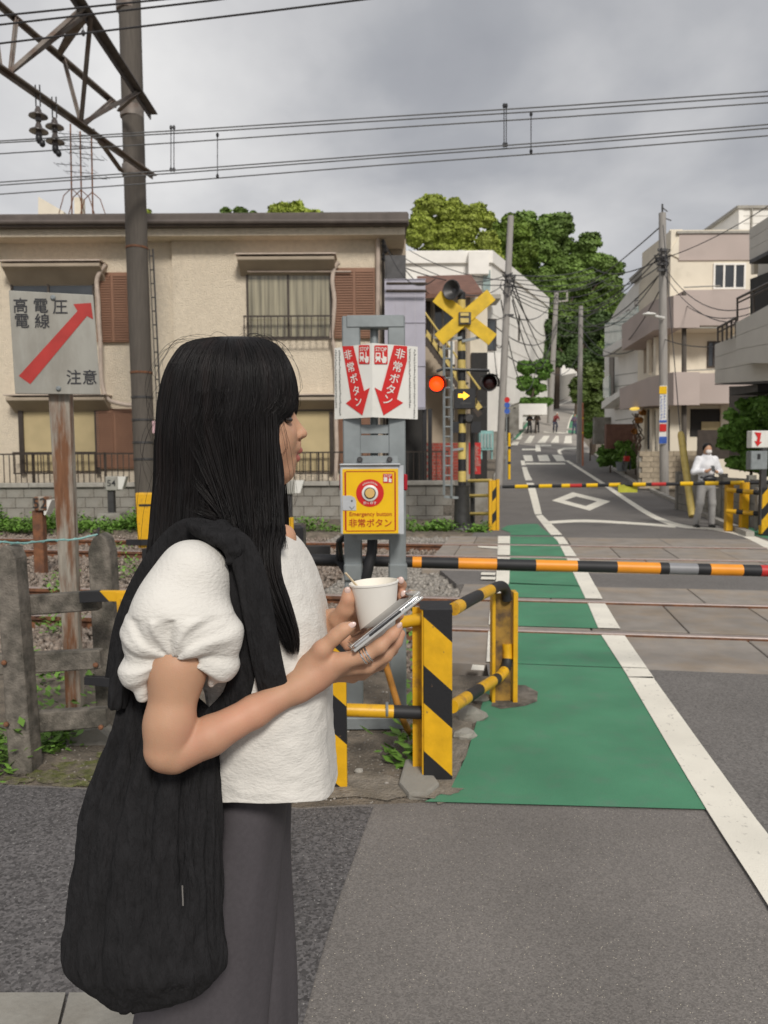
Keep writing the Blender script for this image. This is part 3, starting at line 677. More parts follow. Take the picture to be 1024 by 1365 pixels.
mb = MB(); bwd=(q.x-p.x)/5; bh=(q.z-p.z)/13; mb.box(.006,bwd-.006,0,.1,.006,bh-.006); pr = mb.build('brick', m_brick); me = pr.data; bpy.data.objects.remove(pr)
for r in range(13):
    for k in range(5): inst(me,'brick',bk,(p.x+k*bwd+(r%2)*bwd*.2-.02,21.0,p.z+r*bh))
part('low_wall', bk, m_conc, 606,640,652,700,20.5,.3)
tb = T('red_banner', 'tall red notice board with faint pale writing beside the brick wall', 'banner', W(632,632,18.5))
part('board', tb, m_red, 625,590,641,632,18.5,.04)
for i in range(5):
    p = W(633+(i%2)*2,597+i*7,18.47)
    mb = MB()
    for j in range(4): mb.box(p.x-.09+random.uniform(0,.08),p.x+.02+random.uniform(0,.09),18.485,18.495,p.z-.05+j*.03,p.z-.04+j*.03)
    mb.build('mark', m_sleep if 0 else m_pipe, par=tb)
tq = T('meter_cabinet', 'pale teal metal cabinet with shutters beside the grey pole', 'cabinet', W(650,608,19))
part('body', tq, m_teal, 639,574,658,600,19,.3); part('leg', tq, m_teal, 641,600,643,612,19.05,.05); part('leg', tq, m_teal, 655,600,657,612,19.05,.05)
for i in range(4): part('slat', tq, m_glassl, 641+i*4.2,578,643.6+i*4.2,597,18.97,.03)
# ================================================================ far buildings and hill
def xbox(name, par, mat, X0,X1,Y0,Y1,Z0,Z1, **k): mb = MB(); mb.box(X0,X1,Y0,Y1,Z0,Z1); return mb.build(name, mat, par=par, **k)
fw = T('white_hillside_house', 'large plain white house with long side wall stepping towards the wooded hill', 'building', (4,40,0))
# frontal part and a side wall along the street
KF = 66
z1 = W(650,335,KF).z; xs = W(655,400,KF).x; 

d0 = ray(731,397); tY = (z1-1.45)/d0.z; far_ = EYE+d0*tY          # where the roof line has the same height
mb = MB(); mb.prism([V((W(541,600,KF).x,KF,-1)),V((xs,KF,-1)),V((far_.x,far_.y,-1)),V((W(541,600,KF).x,far_.y+4,-1))],(0,0,z1+1-1.0)); mb.build('wall', m_wwall, par=fw)
mb = MB(); mb.prism([V((W(541,600,KF).x-.1,KF-.3,z1-.998)),V((xs+.08,KF-.3,z1-.998)),V((far_.x+.12,far_.y,z1-.998)),V((W(541,600,KF).x,far_.y+4.1,z1-.998))],(0,0,1)); mb.build('parapet', m_wwall, par=fw)
for k in range(9):
    p,q = W(541+k*8.8,361,KF+9),W(541+(k+1)*8.8-.8,338,KF+9); mb = MB(); mb.box(p.x,q.x,KF+9,KF+9.5,p.z,q.z+.04*k); mb.build('roof_sheet', m_steel if 0 else M('metal_cladding',(.50,.52,.54),.5,.2) if k==0 else bpy.data.materials['metal_cladding'], par=fw)
mb = MB(); p,q = W(625,365,KF-1),W(652,335,KF-1); mb.box(p.x,q.x,KF-1,KF-.2,p.z,q.z); mb.build('chimney_block', m_wwall, par=fw)
dr = (far_-V((xs,KF,far_.z))); dr.z = 0; L_ = dr.length; dr.normalize(); nr = V((dr.y,-dr.x,0))
def sidewin(t, z0, z1_, w, par, mat=m_glass):
    c = V((xs,KF,0))+dr*(t*L_)+nr*.03; mb = MB(); mb.obox(c+V((0,0,(z0+z1_)/2)), dr*w/2, nr*.05, V((0,0,(z1_-z0)/2))); f = mb.build('window', m_win, par=par)
    mb = MB(); mb.obox(c+nr*.051+V((0,0,(z0+z1_)/2)), dr*(w/2-.06), nr*.01, V((0,0,(z1_-z0)/2-.06))); mb.build('pane', mat, par=f)
sidewin(.42,12.5,14.9,.35,fw)
for j in range(5):
    z = 4+j*2.4; mb = MB(); c0 = V((xs,KF,z))+nr*.02; mb.bar(c0, c0+dr*L_, .02, .02); mb.build('panel_joint', m_kerb, par=fw)
win(560,375,585,395,KF-.1,fw,m_glass,m_wwall); part('wall_canopy', fw, m_kerb, 628,392,668,398,KF-3,2.8)
part('balcony', fw, m_wwall, 628,470,668,505,KF-2.6,2.4); win(636,425,662,468,KF-.1,fw,m_glass,m_win,fr=.07); win(636,520,662,560,KF-.1,fw,m_glass,m_win,fr=.07)
part('meter_panel', fw, m_glassl, 644,360,654,387,KF-.4,.15)
lf = T('street_side_wall', 'dark gate bay and pale garden wall at the left of the street behind the grey pole', 'wall', W(668,600,44))
part('pale_wall', lf, m_wwall, 640,470,664,612,43,.4); part('dark_gate', lf, m_dk, 664,556,679,588,46,.2); part('white_pillar', lf, m_wwall, 690,548,697,572,60,.5); part('grey_wall', lf, m_conc, 655,575,676,612,42,.3)
part('garden_wall', lf, m_conc, 679,545,692,578,58,.4)
# retaining walls along the left of the hill road
def vwall(name, par, pix, h, th, mat, base=-1.5, lab=None):
    g = [G(*p) for p in pix]
    for a, b in zip(g, g[1:]):
        d = (b-a); d.z = 0; d.normalize(); n = V((-d.y, d.x, 0))*th; ha, hb = (h if not callable(h) else h(a), h if not callable(h) else h(b))
        mb = MB(); z = lambda p, q: V((p.x,p.y,q))
        mb.add([z(a,a.z+base),z(b,b.z+base),z(b+n,b.z+base),z(a+n,a.z+base),z(a,a.z+ha),z(b,b.z+hb),z(b+n,b.z+hb),z(a+n,a.z+ha)],[(0,3,2,1),(4,5,6,7),(0,1,5,4),(1,2,6,5),(2,3,7,6),(3,0,4,7)])
        mb.build(name, mat, par=par)
hw = T('hillside_wall', 'pale stone retaining wall climbing the left side of the hill road', 'wall', G(700,563))
vwall('wall_section', hw, [(676,593),(688,572),(700,558),(716,547)], 2.2, .4, m_conc)
vwall('wall_section', hw, [(716,547),(735,538),(752,531.5),(768,526)], 3.2, .4, m_kerb)
hw2 = T('upper_terrace_wall', 'higher pale terrace wall with a landing below the trees', 'wall', G(750,531)+V((0,14,0)))
part('terrace', hw2, m_kerb, 733,500,766,533,118,3); part('terrace', hw2, m_wwall, 748,486,775,520,124,3); part('stair_wall', hw2, m_kerb, 722,514,744,536,112,3)
gw = T('white_garden_wall', 'low white garden wall under a clipped hedge at the hill corner', 'wall', W(712,548,66))
part('wall', gw, m_wwall, 692,538,729,553,66,3); part('planter_soil', gw, m_conc, 692,536,729,541,66.4,2.4)
sg = T('grey_hill_wall', 'grey wall on the right of the hill road beside the red gate', 'wall', W(803,588,44)); part('wall', sg, m_conc, 792,556,816,592,43,.3)
rg = T('red_gate_wall', 'dull red boundary wall behind the potted shrubs', 'wall', W(830,590,38)); part('wall', rg, m_broof, 808,565,850,598,38,.3)
# white building on the right, further up
def pl3(name, par, mat, pts, ext): mb = MB(); mb.prism(pts, ext); return mb.build(name, mat, par=par)
rw = T('white_side_building', 'white apartment building with glass balcony between the mauve block and the wooded hill', 'building', (10,36,.4))
XR = 9.35
def onX(px, py, X): d = ray(px, py); return EYE+d*(X/d.x)
def xquad(name, par, mat, X, pix, th, **k):
    pts = [onX(px,py,X) for px,py in pix]; mb = MB(); mb.prism(pts,(th,0,0)); return mb.build(name, mat, par=par, **k)
xquad('wall', rw, m_wwall, 12.6, [(900,318),(866,352),(826,404),(806,440),(806,560),(812,585),(900,590)], 3)
xquad('roof_edge', rw, m_kerb, 12.4, [(838,372),(862,350),(866,356),(842,378)], .8)
for x0,x1,yt0,yt1,yb0,yb1 in ((866,876,362,372,408,400),(846,853,395,398,425,422),(834,839,412,415,430,430)):
    f = xquad('window', rw, m_win, 12.58, [(x0,yt1),(x1,yt0),(x1,yb1),(x0,yb0)], .04); xquad('pane', f, m_glass, 12.57, [(x0+1,yt1+2),(x1-1,yt0+2),(x1-1,yb1-2),(x0+1,yb0-2)], .03)
xquad('glass_balcony', rw, m_glassl, 11.9, [(806,432),(850,408),(850,440),(806,468)], .08)
xquad('balcony_slab', rw, m_wwall, 11.8, [(804,466),(866,430),(866,440),(804,476)], .9)
xquad('tall_window', rw, m_win, 12.55, [(812,470),(818,467),(818,530),(812,530)], .04); xquad('glass_balcony', rw, m_glassl, 12.1, [(804,505),(812,500),(812,530),(804,530)], .08)
xquad('balcony_slab', rw, m_wwall, 11.9, [(802,536),(826,520),(826,528),(802,545)], .9)
for y in (500,515,530,545,560): xquad('panel_joint', rw, m_kerb, 12.58, [(820,y),(850,y-4),(850,y-3),(820,y+1)], .03)
# cream and mauve apartment block
cm = T('mauve_balcony_block', 'three-storey cream apartment block with mauve balconies on the right', 'building', (11,29,.2))
YF = 30.0; xc = W(893,400,YF).x; zr = W(893,306,YF).z; xr = W(1060,400,YF).x
xbox('wall', cm, m_cream, xc, xr, YF, YF+3.3, -.2, zr-.02)
def pc(name, mat, x0,y0,x1,y1,Y,d,**k): return part(name, cm, mat, x0,y0,x1,y1,Y,d,**k)
pc('parapet', m_mauve, 905,311,1060,347,YF-.06,.3); pc('parapet_cap', m_kerb, 903,307,1060,311,YF-.12,.5)
mb = MB(); a,b = W(893,338,YF-.05),W(907,311,YF-.05); mb.prism([(a.x,YF-.055,a.z),(b.x,YF-.055,a.z-.2),(b.x,YF-.055,b.z)],(0,.2,0)); mb.build('sloped_coping', m_cream, par=cm)
f = win(950,351,994,386,YF,cm,m_glass,m_wwall,mull=2,fr=.07)
pc('balcony', m_mauve, 912,386,1000,434,YF-1.3,1.3); pc('balcony', m_mauve, 912,497,1010,538,YF-1.3,1.3)
win(942,455,960,490,YF,cm,m_glass,m_win); pc('slab', m_cream, 905,434,1000,437,YF-1.2,1.2)
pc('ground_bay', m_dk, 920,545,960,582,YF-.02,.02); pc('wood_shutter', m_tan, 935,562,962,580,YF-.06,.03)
pc('gate', m_win, 930,573,975,612,YF-2.6,.08); pc('door_frame', m_cream, 960,538,985,600,YF-.1,.1)
mb = MB(); mb.tube([W(912,437,YF-1.25),W(960,437,YF-1.25)],.03,6); mb.build('conduit', m_kerb, par=cm)
for y0 in (383,494):
    mb = MB(); mb.tube([W(912,y0,YF-1.3),W(960,y0-2,YF-1.3)],.025,6); mb.build('balcony_handrail', m_kerb, par=cm)
def side(name, mat, X, pix, th, par=cm): return xquad(name, par, mat, X, pix, th)
side('side_wall', m_cream, xc-.004, [(893,306),(866,352),(852,380),(850,500),(850,592),(893,606)], .5)
side('balcony', m_mauve, xc-.9, [(898,394),(872,400),(829,433),(829,467),(872,440),(898,437)], .9)
side('balcony', m_mauve, xc-.9, [(898,496),(865,503),(826,518),(826,546),(865,541),(898,540)], .9)
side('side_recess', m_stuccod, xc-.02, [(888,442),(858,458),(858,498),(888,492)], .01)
for x in (862,871,880): side('pillar', m_cream, xc-.5, [(x,450),(x+3,449),(x+3,500),(x,500)], .12)
for x in (856,866,874): side('pillar', m_cream, xc-.5, [(x,545),(x+3,545),(x+3,602),(x,601)], .12)
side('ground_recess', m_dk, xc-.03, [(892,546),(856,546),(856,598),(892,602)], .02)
f = side('side_window', m_win, xc-.05, [(888,365),(880,372),(880,398),(888,394)], .04)
mb = MB(); c = onX(846,545,xc-.95); mb.ell(c+V((0,0,0)),(.18,.3,.07),10,6); o = mb.build('canopy_lamp', emis('warm_lamp',(1.0,.68,.12),.45), par=cm, smooth=True)
lowp = T('garden_block_wall', 'tan block garden wall at the foot of the mauve block', 'wall', W(880,640,28.5))
p,q = W(852,648,28.7),W(950,600,28.7); bwd = .42; k=0
nb = int((q.x-p.x)/bwd)
mb = MB(); mb.box(.006,bwd-.006,0,.2,.006,.194); pr = mb.build('block', M('tan_block',(.36,.30,.22),.95,var=.2,vs=5,rnd=.08,bump=.6,bs=40)); me = pr.data; bpy.data.objects.remove(pr)
for r in range(7):
    for k in range(nb): inst(me,'block',lowp,(p.x+k*bwd+(r%2)*.1,28.7,p.z-.1+r*.2))
xbox('backing', lowp, m_conc, p.x, q.x, 28.76, 28.86, p.z-.1, p.z+1.25)
# grey panelled house, right edge
gh = T('grey_panel_house', 'light grey panelled house with overhanging balconies at the right edge', 'house', (10,18,0))
XG = 8.15
def gx(name, mat, X, pix, th): return xquad(name, gh, mat, X, pix, th)
def panels(pix, rows, X, th, nm='wall_panel'):
    (a,b,c,d) = pix   # far-top, near-top, near-bottom, far-bottom
    for r in range(rows):
        t0, t1 = r/rows, (r+1)/rows; L = lambda p,q,t: (p[0]+(q[0]-p[0])*t, p[1]+(q[1]-p[1])*t)
        A,B = L(a,d,t0),L(b,c,t0); C,D = L(b,c,t1),L(a,d,t1); e=.5
        gx(nm, m_gpan, X, [(A[0],A[1]+e),(B[0],B[1]+e),C,D], th)
panels([(953,459),(1075,404),(1075,505),(953,511)], 3, XG, 1.6)
panels([(981,430),(1075,378),(1075,484),(981,484)], 3, XG-.35, 1.9)
xbox('upper_wall', gh, m_gpan, XG+.9, XG+5, 13, 19.0, 3.3, onX(1000,345,XG+.9).z)
gx('balcony_soffit', m_steeld, XG, [(953,511.5),(1080,506),(1080,509),(953,513)], 1.6)
gx('upper_window', m_dk, XG+.85, [(1000,372),(1070,345),(1070,412),(1000,425)], .05)
panels([(999,305),(1075,255),(1075,308),(999,347)], 3, XG+.1, 1.2)
gx('eave', m_steeld, XG+.05, [(999,347),(1075,308),(1075,313),(999,352)], 1.3)
gx('downpipe', m_cream, XG+.3, [(1001,318),(1005,316),(1005,365),(1001,366)], .1)
for (x0,y0,x1,y1,h) in ((983,398,1070,355,30),(957,437,981,424,20)):
    mb = MB(); mb.tube([onX(x0,y0,XG-.2),onX(x1,y1,XG-.2)],.03,6); mb.tube([onX(x0,y0+6,XG-.2),onX(x1,y1+7,XG-.2)],.02,6)
    for i in range(5): 
        t=i/4; x=x0+(x1-x0)*t; y=y0+(y1-y0)*t; mb.tube([onX(x,y,XG-.2),onX(x,y+h+t*6,XG-.2)],.022,6)
    mb.build('balcony_railing', m_win, par=gh)
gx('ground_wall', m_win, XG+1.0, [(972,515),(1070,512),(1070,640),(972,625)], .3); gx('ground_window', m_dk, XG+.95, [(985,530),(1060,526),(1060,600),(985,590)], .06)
gx('canopy', m_steeld, XG+.2, [(974,517),(1010,512),(1010,522),(974,527)], .7)
bh_ = T('white_rear_building', 'white flat-roofed building rising behind the cream block', 'building', W(1000,305,36))
part('wall', bh_, m_wwall, 985,277,1090,330,34,4); xquad('side_wall', bh_, m_wwall, W(985,277,34).x-.01, [(985,277),(965,297),(965,306),(985,306)], .2)
part('roof_edge', bh_, m_kerb, 983,273,1090,277.5,33.9,4.1)
for y in (287,297): part('panel_joint', bh_, m_kerb, 985,y,1090,y+.7,33.98,.03)
part('downpipe', bh_, m_kerb, 1001,277,1004,330,33.9,.08)
# low panel wall on the right, with posts
lw = T('roadside_panel_wall', 'grey horizontal panel wall along the right pavement', 'wall', (8.3,17,0))
for r in range(4):
    for k in range(5):
        y0 = 13.2+k*1.5; z = -.05+r*.26; xw = 7.6+ (y0-13.2)*.045
        mb = MB(); mb.obox((xw,y0+.74,z+.125),(.04,0,0),(.033,.74,0),(0,0,.122)); mb.build('panel', m_conc, par=lw)
for k in range(6):
    y0 = 13.2+k*1.5; xw = 7.55+(y0-13.2)*.045; mb = MB(); mb.box(xw-.06,xw+.1,y0-.06,y0+.06,-.1,1.06); mb.build('post', m_conc, par=lw)

# ---------------------------------------------------------------- trees
def leaves(name, par, blobs, n, size, mat, seed=1, sub=None, up=.35):
    """crown of leaf clumps: small bent quads on the surface and inside of lumpy blobs"""
    rng = np.random.default_rng(seed); tot = sum(b[3]*b[4]*b[5] for b in blobs); out = []
    for (cx,cy,cz,rx,ry,rz) in blobs:
        k = max(8,int(n*(rx*ry*rz)/tot)); d = rng.normal(size=(k,3)); d /= np.linalg.norm(d,axis=1)[:,None]
        r = rng.uniform(.35,1,(k,1))**.38
        lump = 1+.16*np.sin(d[:,:1]*5+cx*3)*np.sin(d[:,1:2]*6+cz)+.13*np.sin(d[:,2:3]*8+cy)
        p = d*r*lump*np.array([rx,ry,rz])+np.array([cx,cy,cz]); out.append(np.concatenate([p,d],1))
    A = np.concatenate(out); k = len(A); nr = A[:,3:]+rng.normal(size=(k,3))*.6+np.array([0,0,up]); nr /= np.linalg.norm(nr,axis=1)[:,None]
    t = np.cross(nr, rng.normal(size=(k,3))); t /= np.linalg.norm(t,axis=1)[:,None]; b = np.cross(nr,t)
    s = size*rng.uniform(.55,1.35,(k,1)); asp = rng.uniform(.5,.9,(k,1)); P0 = A[:,:3]
    fold = nr*s*rng.uniform(-.25,.25,(k,1))
    vs = np.stack([P0-t*s+fold,P0-b*s*asp,P0+t*s+fold,P0+b*s*asp],1).reshape(-1,3)
    if par: vs = vs-np.array(ORG[par.name])[None]
    me = bpy.data.meshes.new(name); me.vertices.add(len(vs)); me.vertices.foreach_set('co', vs.ravel())
    F = np.arange(4*k,dtype=np.int32); me.loops.add(4*k); me.loops.foreach_set('vertex_index', F); me.polygons.add(k)
    me.polygons.foreach_set('loop_start', np.arange(0,4*k,4,dtype=np.int32)); me.polygons.foreach_set('loop_total', np.full(k,4,dtype=np.int32))
    me.update(calc_edges=True); me.materials.append(mat); o = bpy.data.objects.new(name, me); COL.objects.link(o)
    if par: o.parent = par
    return o
def blobs_px(l, Y0, dy=.7):
    out = []
    for (px,py,r) in l:
        Yk = Y0+random.uniform(-1,1)*r/FPX*Y0*.8; c = W(px,py,Yk); rr = r/FPX*Yk; out.append((c.x,c.y,c.z,rr,rr*dy,rr*.85))
    return out
def tree(label, base, l, Y0, n, size, mat, seed, group=None, trunk=.35, cat='tree', limbs=6, onwall=False):
    b = W(*base, Y0); gz = b.z if onwall else prof(Y0); t = T('tree', label, cat, V((b.x, Y0, gz)), group)
    bl = blobs_px(l, Y0); leaves('crown', t, bl, n, size, mat, seed)
    mb = MB(); c = V((b.x,Y0,gz-.2)); topz = sum(q[2] for q in bl)/len(bl)
    mb.tube([c, V((b.x+.2,Y0,(c.z+topz)/2)), V((b.x,Y0,topz))], [trunk,trunk*.75,trunk*.4], 8); mb.build('trunk', m_bark, par=t, smooth=True)
    random.seed(seed)
    for q in random.sample(bl, min(limbs,len(bl))):
        mb = MB(); s = V((b.x,Y0,c.z+(topz-c.z)*.62)); e = V(q[:3]); mb.tube([s,s.lerp(e,.5)+V((0,0,-.4*trunk)),e],[trunk*.4,trunk*.28,trunk*.1],6); mb.build('limb', m_bark, par=t, smooth=True)
    return t
random.seed(11)
def rnd_blobs(poly, n, r0, r1):
    out = []
    xs_ = [p[0] for p in poly]; ys_ = [p[1] for p in poly]
    def inside(x,y):
        c = False
        for i in range(len(poly)):
            (x0,y0),(x1,y1) = poly[i],poly[i-1]
            if (y0>y)!=(y1>y) and x < (x1-x0)*(y-y0)/(y1-y0)+x0: c = not c
        return c
    while len(out) < n:
        x,y = random.uniform(min(xs_),max(xs_)),random.uniform(min(ys_),max(ys_))
        if inside(x,y): out.append((x,y,random.uniform(r0,r1)))
    return out
tree('broad yellow-green tree behind the beige house roof', (600,420), rnd_blobs([(552,280),(572,266),(600,268),(640,276),(652,300),(660,345),(545,345),(548,300)],80,7,15), 78, 100000, .155, m_leafy, 2, trunk=.5, limbs=12)
tree('tall dark green tree crowning the wooded hill', (740,450), rnd_blobs([(690,292),(715,284),(755,298),(783,315),(798,335),(818,355),(824,385),(818,430),(800,465),(740,470),(690,460),(665,420),(665,340)],190,7,17), 92, 230000, .19, m_leafd, 3, trunk=.6, limbs=14)
tree('mid green tree between the yellow-green tree and the hilltop tree', (660,430), rnd_blobs([(645,300),(680,290),(705,310),(710,360),(690,400),(645,380),(640,330)],55,7,15), 88, 65000, .175, M('leaf_mid',(.15,.225,.035),.6,var=.4,vs=.5,spec=.3), 4, trunk=.5)
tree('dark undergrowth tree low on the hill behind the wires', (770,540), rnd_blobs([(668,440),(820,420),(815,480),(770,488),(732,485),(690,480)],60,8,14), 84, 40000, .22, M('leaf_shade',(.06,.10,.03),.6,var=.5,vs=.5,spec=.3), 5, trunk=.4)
tree('young round tree growing over the white garden wall', (708,536), rnd_blobs([(690,495),(708,478),(728,485),(733,505),(722,522),(700,524),(690,512)],16,6,9), 67, 11000, .15, m_leaf, 6, trunk=.14, onwall=True)
tree('bushy tree leaning over the right side of the hill road', (790,560), rnd_blobs([(768,505),(790,480),(812,478),(812,555),(785,558),(770,535)],24,8,13), 52, 14000, .17, M('leaf_olive',(.09,.13,.03),.6,var=.4,vs=1,spec=.3), 7, trunk=.2)
tree('low bright green treetop just above the house roof', (390,300), rnd_blobs([(362,282),(380,275),(405,275),(424,284),(420,295),(365,295)],14,7,10), 60, 6000, .2, m_leafy, 8, trunk=.3)
tree('small dark treetop above the roof left of the bright one', (318,300), rnd_blobs([(296,283),(318,279),(340,284),(338,292),(298,292)],9,4,6), 62, 2500, .16, m_leafd, 9, trunk=.2)
tree('scrap of green treetop beside the concrete pole', (196,300), rnd_blobs([(188,284),(200,281),(207,288),(190,292)],5,4,6), 60, 1200, .16, m_leafy, 10, trunk=.2)
def bush(label, l, Y0, n, size, mat, seed, cat='bush'):
    bl = blobs_px(l, Y0); c = V((sum(b[0] for b in bl)/len(bl), Y0, prof(Y0)))
    t = T('bush', label, cat, c); leaves('foliage', t, bl, n, size, mat, seed)
    mb = MB(); mb.tube([c-V((0,0,.1)),V((c.x,c.y,sum(b[2] for b in bl)/len(bl)))],[.05,.02],6); mb.build('stem', m_bark, par=t); return t
bush('clipped hedge on top of the white garden wall', [(x,535,6) for x in range(699,734,4)], 66.5, 5000, .13, m_leaf, 21, 'hedge')
bush('clipped hedge at the grey wall on the right', [(786,570,8),(784,578,7),(790,575,7)], 48, 2500, .10, m_leafw, 22, 'hedge')
bush('tall dense hedge bush in front of the grey panelled house', rnd_blobs([(975,545),(985,532),(1010,530),(1030,545),(1040,600),(1030,632),(975,630),(962,600)],60,7,12), 17.9, 26000, .055, m_leafw, 23, 'hedge')
bush('tall dense hedge bush at the right picture edge', rnd_blobs([(1012,530),(1060,530),(1070,620),(1030,620)],18,8,14), 16.9, 7000, .055, m_leaf, 24, 'hedge')
bush('dark round shrub beside the tan block wall', rnd_blobs([(802,600),(815,594),(825,605),(822,622),(805,618)],14,6,9), 40, 4500, .09, m_leaf, 25)
bush('lighter potted shrub beside the dark one', rnd_blobs([(820,595),(835,588),(845,600),(842,622),(824,622)],14,5,8), 38, 4500, .085, m_leafw, 26)
bush('small shrub in front of the dull red wall', rnd_blobs([(838,590),(852,588),(854,600),(840,604)],6,4,6), 39.5, 1800, .08, m_leafd, 27)
ck = T('climbing_plant', 'dry climbing stems on the corner post under the yellow lamp', 'plant', W(850,600,31))
for k in range(6):
    mb = MB(); pts = [W(848+random.uniform(-4,8)+3*math.sin(j+k), 606-j*11, 30.8) for j in range(6)]; mb.tube(pts,.03,5); mb.build('stem', m_rustpost if k%2 else m_bark, par=ck)
leaves('foliage', ck, blobs_px([(852,560,5),(846,575,4),(857,550,4)],30.8), 500, .06, M('leaf_orange',(.35,.15,.03),.7), 31)
# weeds along the block wall
def weeds(name, regs, n, label, size=.06, h=.35, mat=m_leafw, seed=1):
    rng = np.random.default_rng(seed); vs = []
    for _ in range(n):
        (x0,y0,x1,y1,hh) = regs[rng.integers(len(regs))]; t = rng.uniform(); u_ = rng.uniform()
        g = G(x0+(x1-x0)*t, y0+(y1-y0)*u_); cl = .5+.5*math.sin(g.x*5.1)*math.sin(g.x*1.7+1)+rng.uniform(-.2,.3)
        H = max(.03,hh*cl); a = rng.uniform(0,6.28)
        for k in range(7):
            z = rng.uniform(0,1)*H; o = rng.normal(size=2)*.05; an = rng.uniform(0,6.28); L = size*rng.uniform(.6,1.4)
            c = np.array([g.x+o[0],g.y+o[1],g.z-.05+z]); d = np.array([math.cos(an),math.sin(an),rng.uniform(-.2,.9)])*L; s = np.array([-math.sin(an),math.cos(an),0])*L*.35
            vs += [c,c+d*.5+s,c+d,c+d*.5-s]
    vs = np.array(vs); me = bpy.data.meshes.new(name); k = len(vs)//4; me.from_pydata(vs.tolist(),[],[(4*i,4*i+1,4*i+2,4*i+3) for i in range(k)]); me.materials.append(mat)
    o = bpy.data.objects.new(name, me); COL.objects.link(o); o['kind'] = 'stuff'; tag(o, label, 'weeds'); return o
weeds('weeds', [(0,698,250,706,.42),(0,700,250,708,.30),(-120,698,10,706,.4),(150,698,330,705,.35)], 2900, 'green weeds growing along the foot of the block wall behind the tracks', .075)
weeds('weeds', [(395,703,470,709,.30),(540,703,612,709,.36),(560,704,600,708,.4),(625,704,650,710,.2)], 420, 'weeds at the wall foot around the signal mast', .07, seed=2)
# ================================================================ railway and street furniture
def wp(*l): return [W(*p) for p in l]
# concrete gantry pole with lattice beam
YP = 16.9
gp_ = T('gantry_pole', 'tall dark concrete pole left of the woman, carrying the lattice beam', 'pole', W(195,700,YP))
mb = MB(); mb.tube([W(196,705,YP),W(182.5,330,YP),W(171,-60,YP)], [.225,.225,.225], 20)
mb.build('shaft', m_pole, par=gp_, smooth=True)
for y in (331,497,530,560,590,612):
    x = 196-(705-y)*.036; mb = MB(); c = W(x,y,YP); mb.lathe(c,[(.226,-.025),(.238,-.02),(.238,.02),(.226,.025)],18); mb.build('band', m_rust if y in (331,497) else m_steeld, par=gp_, smooth=True)
for y in (150,228,8):
    x = 196-(705-y)*.036; mb = MB(); c = W(x,y,YP); mb.lathe(c,[(.227,-.12),(.245,-.11),(.245,.11),(.227,.12)],18); mb.build('collar', m_trus, par=gp_, smooth=True)
mb = MB(); l0, l1, r0, r1 = W(199,332,YP-.1),W(214,640,YP-.1),W(204,332,YP-.1),W(219,640,YP-.1)
mb.tube([r0,r1],.018,5); mb.tube([l0,l1],.010,5); mb.build('ladder_rail', m_steeld, par=gp_)
rg_me = None
for i in range(17):
    t = (i+.5)/17; a, b = l0.lerp(l1,t), r0.lerp(r1,t); mb = MB(); mb.tube([a,b],.014,5); mb.build('rung', m_steeld, par=gp_)
mb = MB(); mb.box(*[v for v in (W(208,562,YP).x-.0,W(208,562,YP).x+.12,YP-.28,YP-.25,W(208,578,YP).z,W(208,562,YP).z)]); mb.build('notice', M('pink_notice',(.62,.40,.42)), par=gp_)
tr = T('lattice_beam', 'rusty steel lattice beam reaching from the concrete pole over the tracks', 'gantry', W(180,150,YP))
T1a, T1b = W(205,152,YP-.2), W(100,-10,12.5); T2a, T2b = W(157,140,16.5), W(0,5,12.9); Ba, Bb = W(206,234,YP-.25), W(0,88,12.1)
def ext(p, q, t): return p.lerp(q, t)
for nm, p, q, w, h, m in (('top_chord',T1a,ext(T1a,T1b,1.5),.16,.13,m_trusd),('top_chord',T2a,ext(T2a,T2b,1.4),.10,.08,m_trus),('bottom_chord',Ba,ext(Ba,Bb,1.4),.11,.09,m_trus)):
    mb = MB(); mb.bar(p,q,w,.025,); mb.bar(p-V((w/2-.012,0,h/2)),q-V((w/2-.012,0,h/2)),.024,h-.03); mb.build(nm, m, par=tr)
def onl(p, q, px):
    lo, hi = 0, 1.5
    def sx(t):
        v = CAM_M.to_3x3().transposed() @ (p.lerp(q,t)-EYE); return CX+FPX*v.x/(-v.z)
    for _ in range(40):
        m = (lo+hi)/2
        if (sx(m) > px): lo = m
        else: hi = m
    return p.lerp(q, lo)
def web(p, q, w=.075): mb = MB(); mb.bar(p,q,w,.02); mb.bar(p+V((0,.0,.02)),q+V((0,0,.02)),.02,w); mb.build('web_bar', m_trus, par=tr)
for a, b in (((Ba,Bb,108),(T1a,T1b,121)),((Ba,Bb,108),(T2a,T2b,85)),((Ba,Bb,14),(T1a,T1b,113)),((Ba,Bb,14),(T2a,T2b,22)),((Ba,Bb,14),(T1a,T1b,118)),((Ba,Bb,112),(T2a,T2b,150)),((T2a,T2b,78),(T1a,T1b,113)),((T2a,T2b,78),(T1a,T1b,119)),((Ba,Bb,110),(T1a,T1b,186)),((T2a,T2b,55),(T2a,T2b,157)),((Ba,Bb,0),(T2a,T2b,-12))):
    web(onl(*a), onl(*b))
web(onl(Ba,Bb,125), W(162,228,YP-.15), .1); web(W(158,148,16.6), onl(T1a,T1b,186))
mb = MB(); a,b,c,d = onl(T2a,T2b,76),onl(T2a,T2b,82),onl(T1a,T1b,120),onl(T1a,T1b,108); mb.prism([a,b,c,d],(0,0,.02)); mb.build('gusset_plate', m_trusd, par=tr)
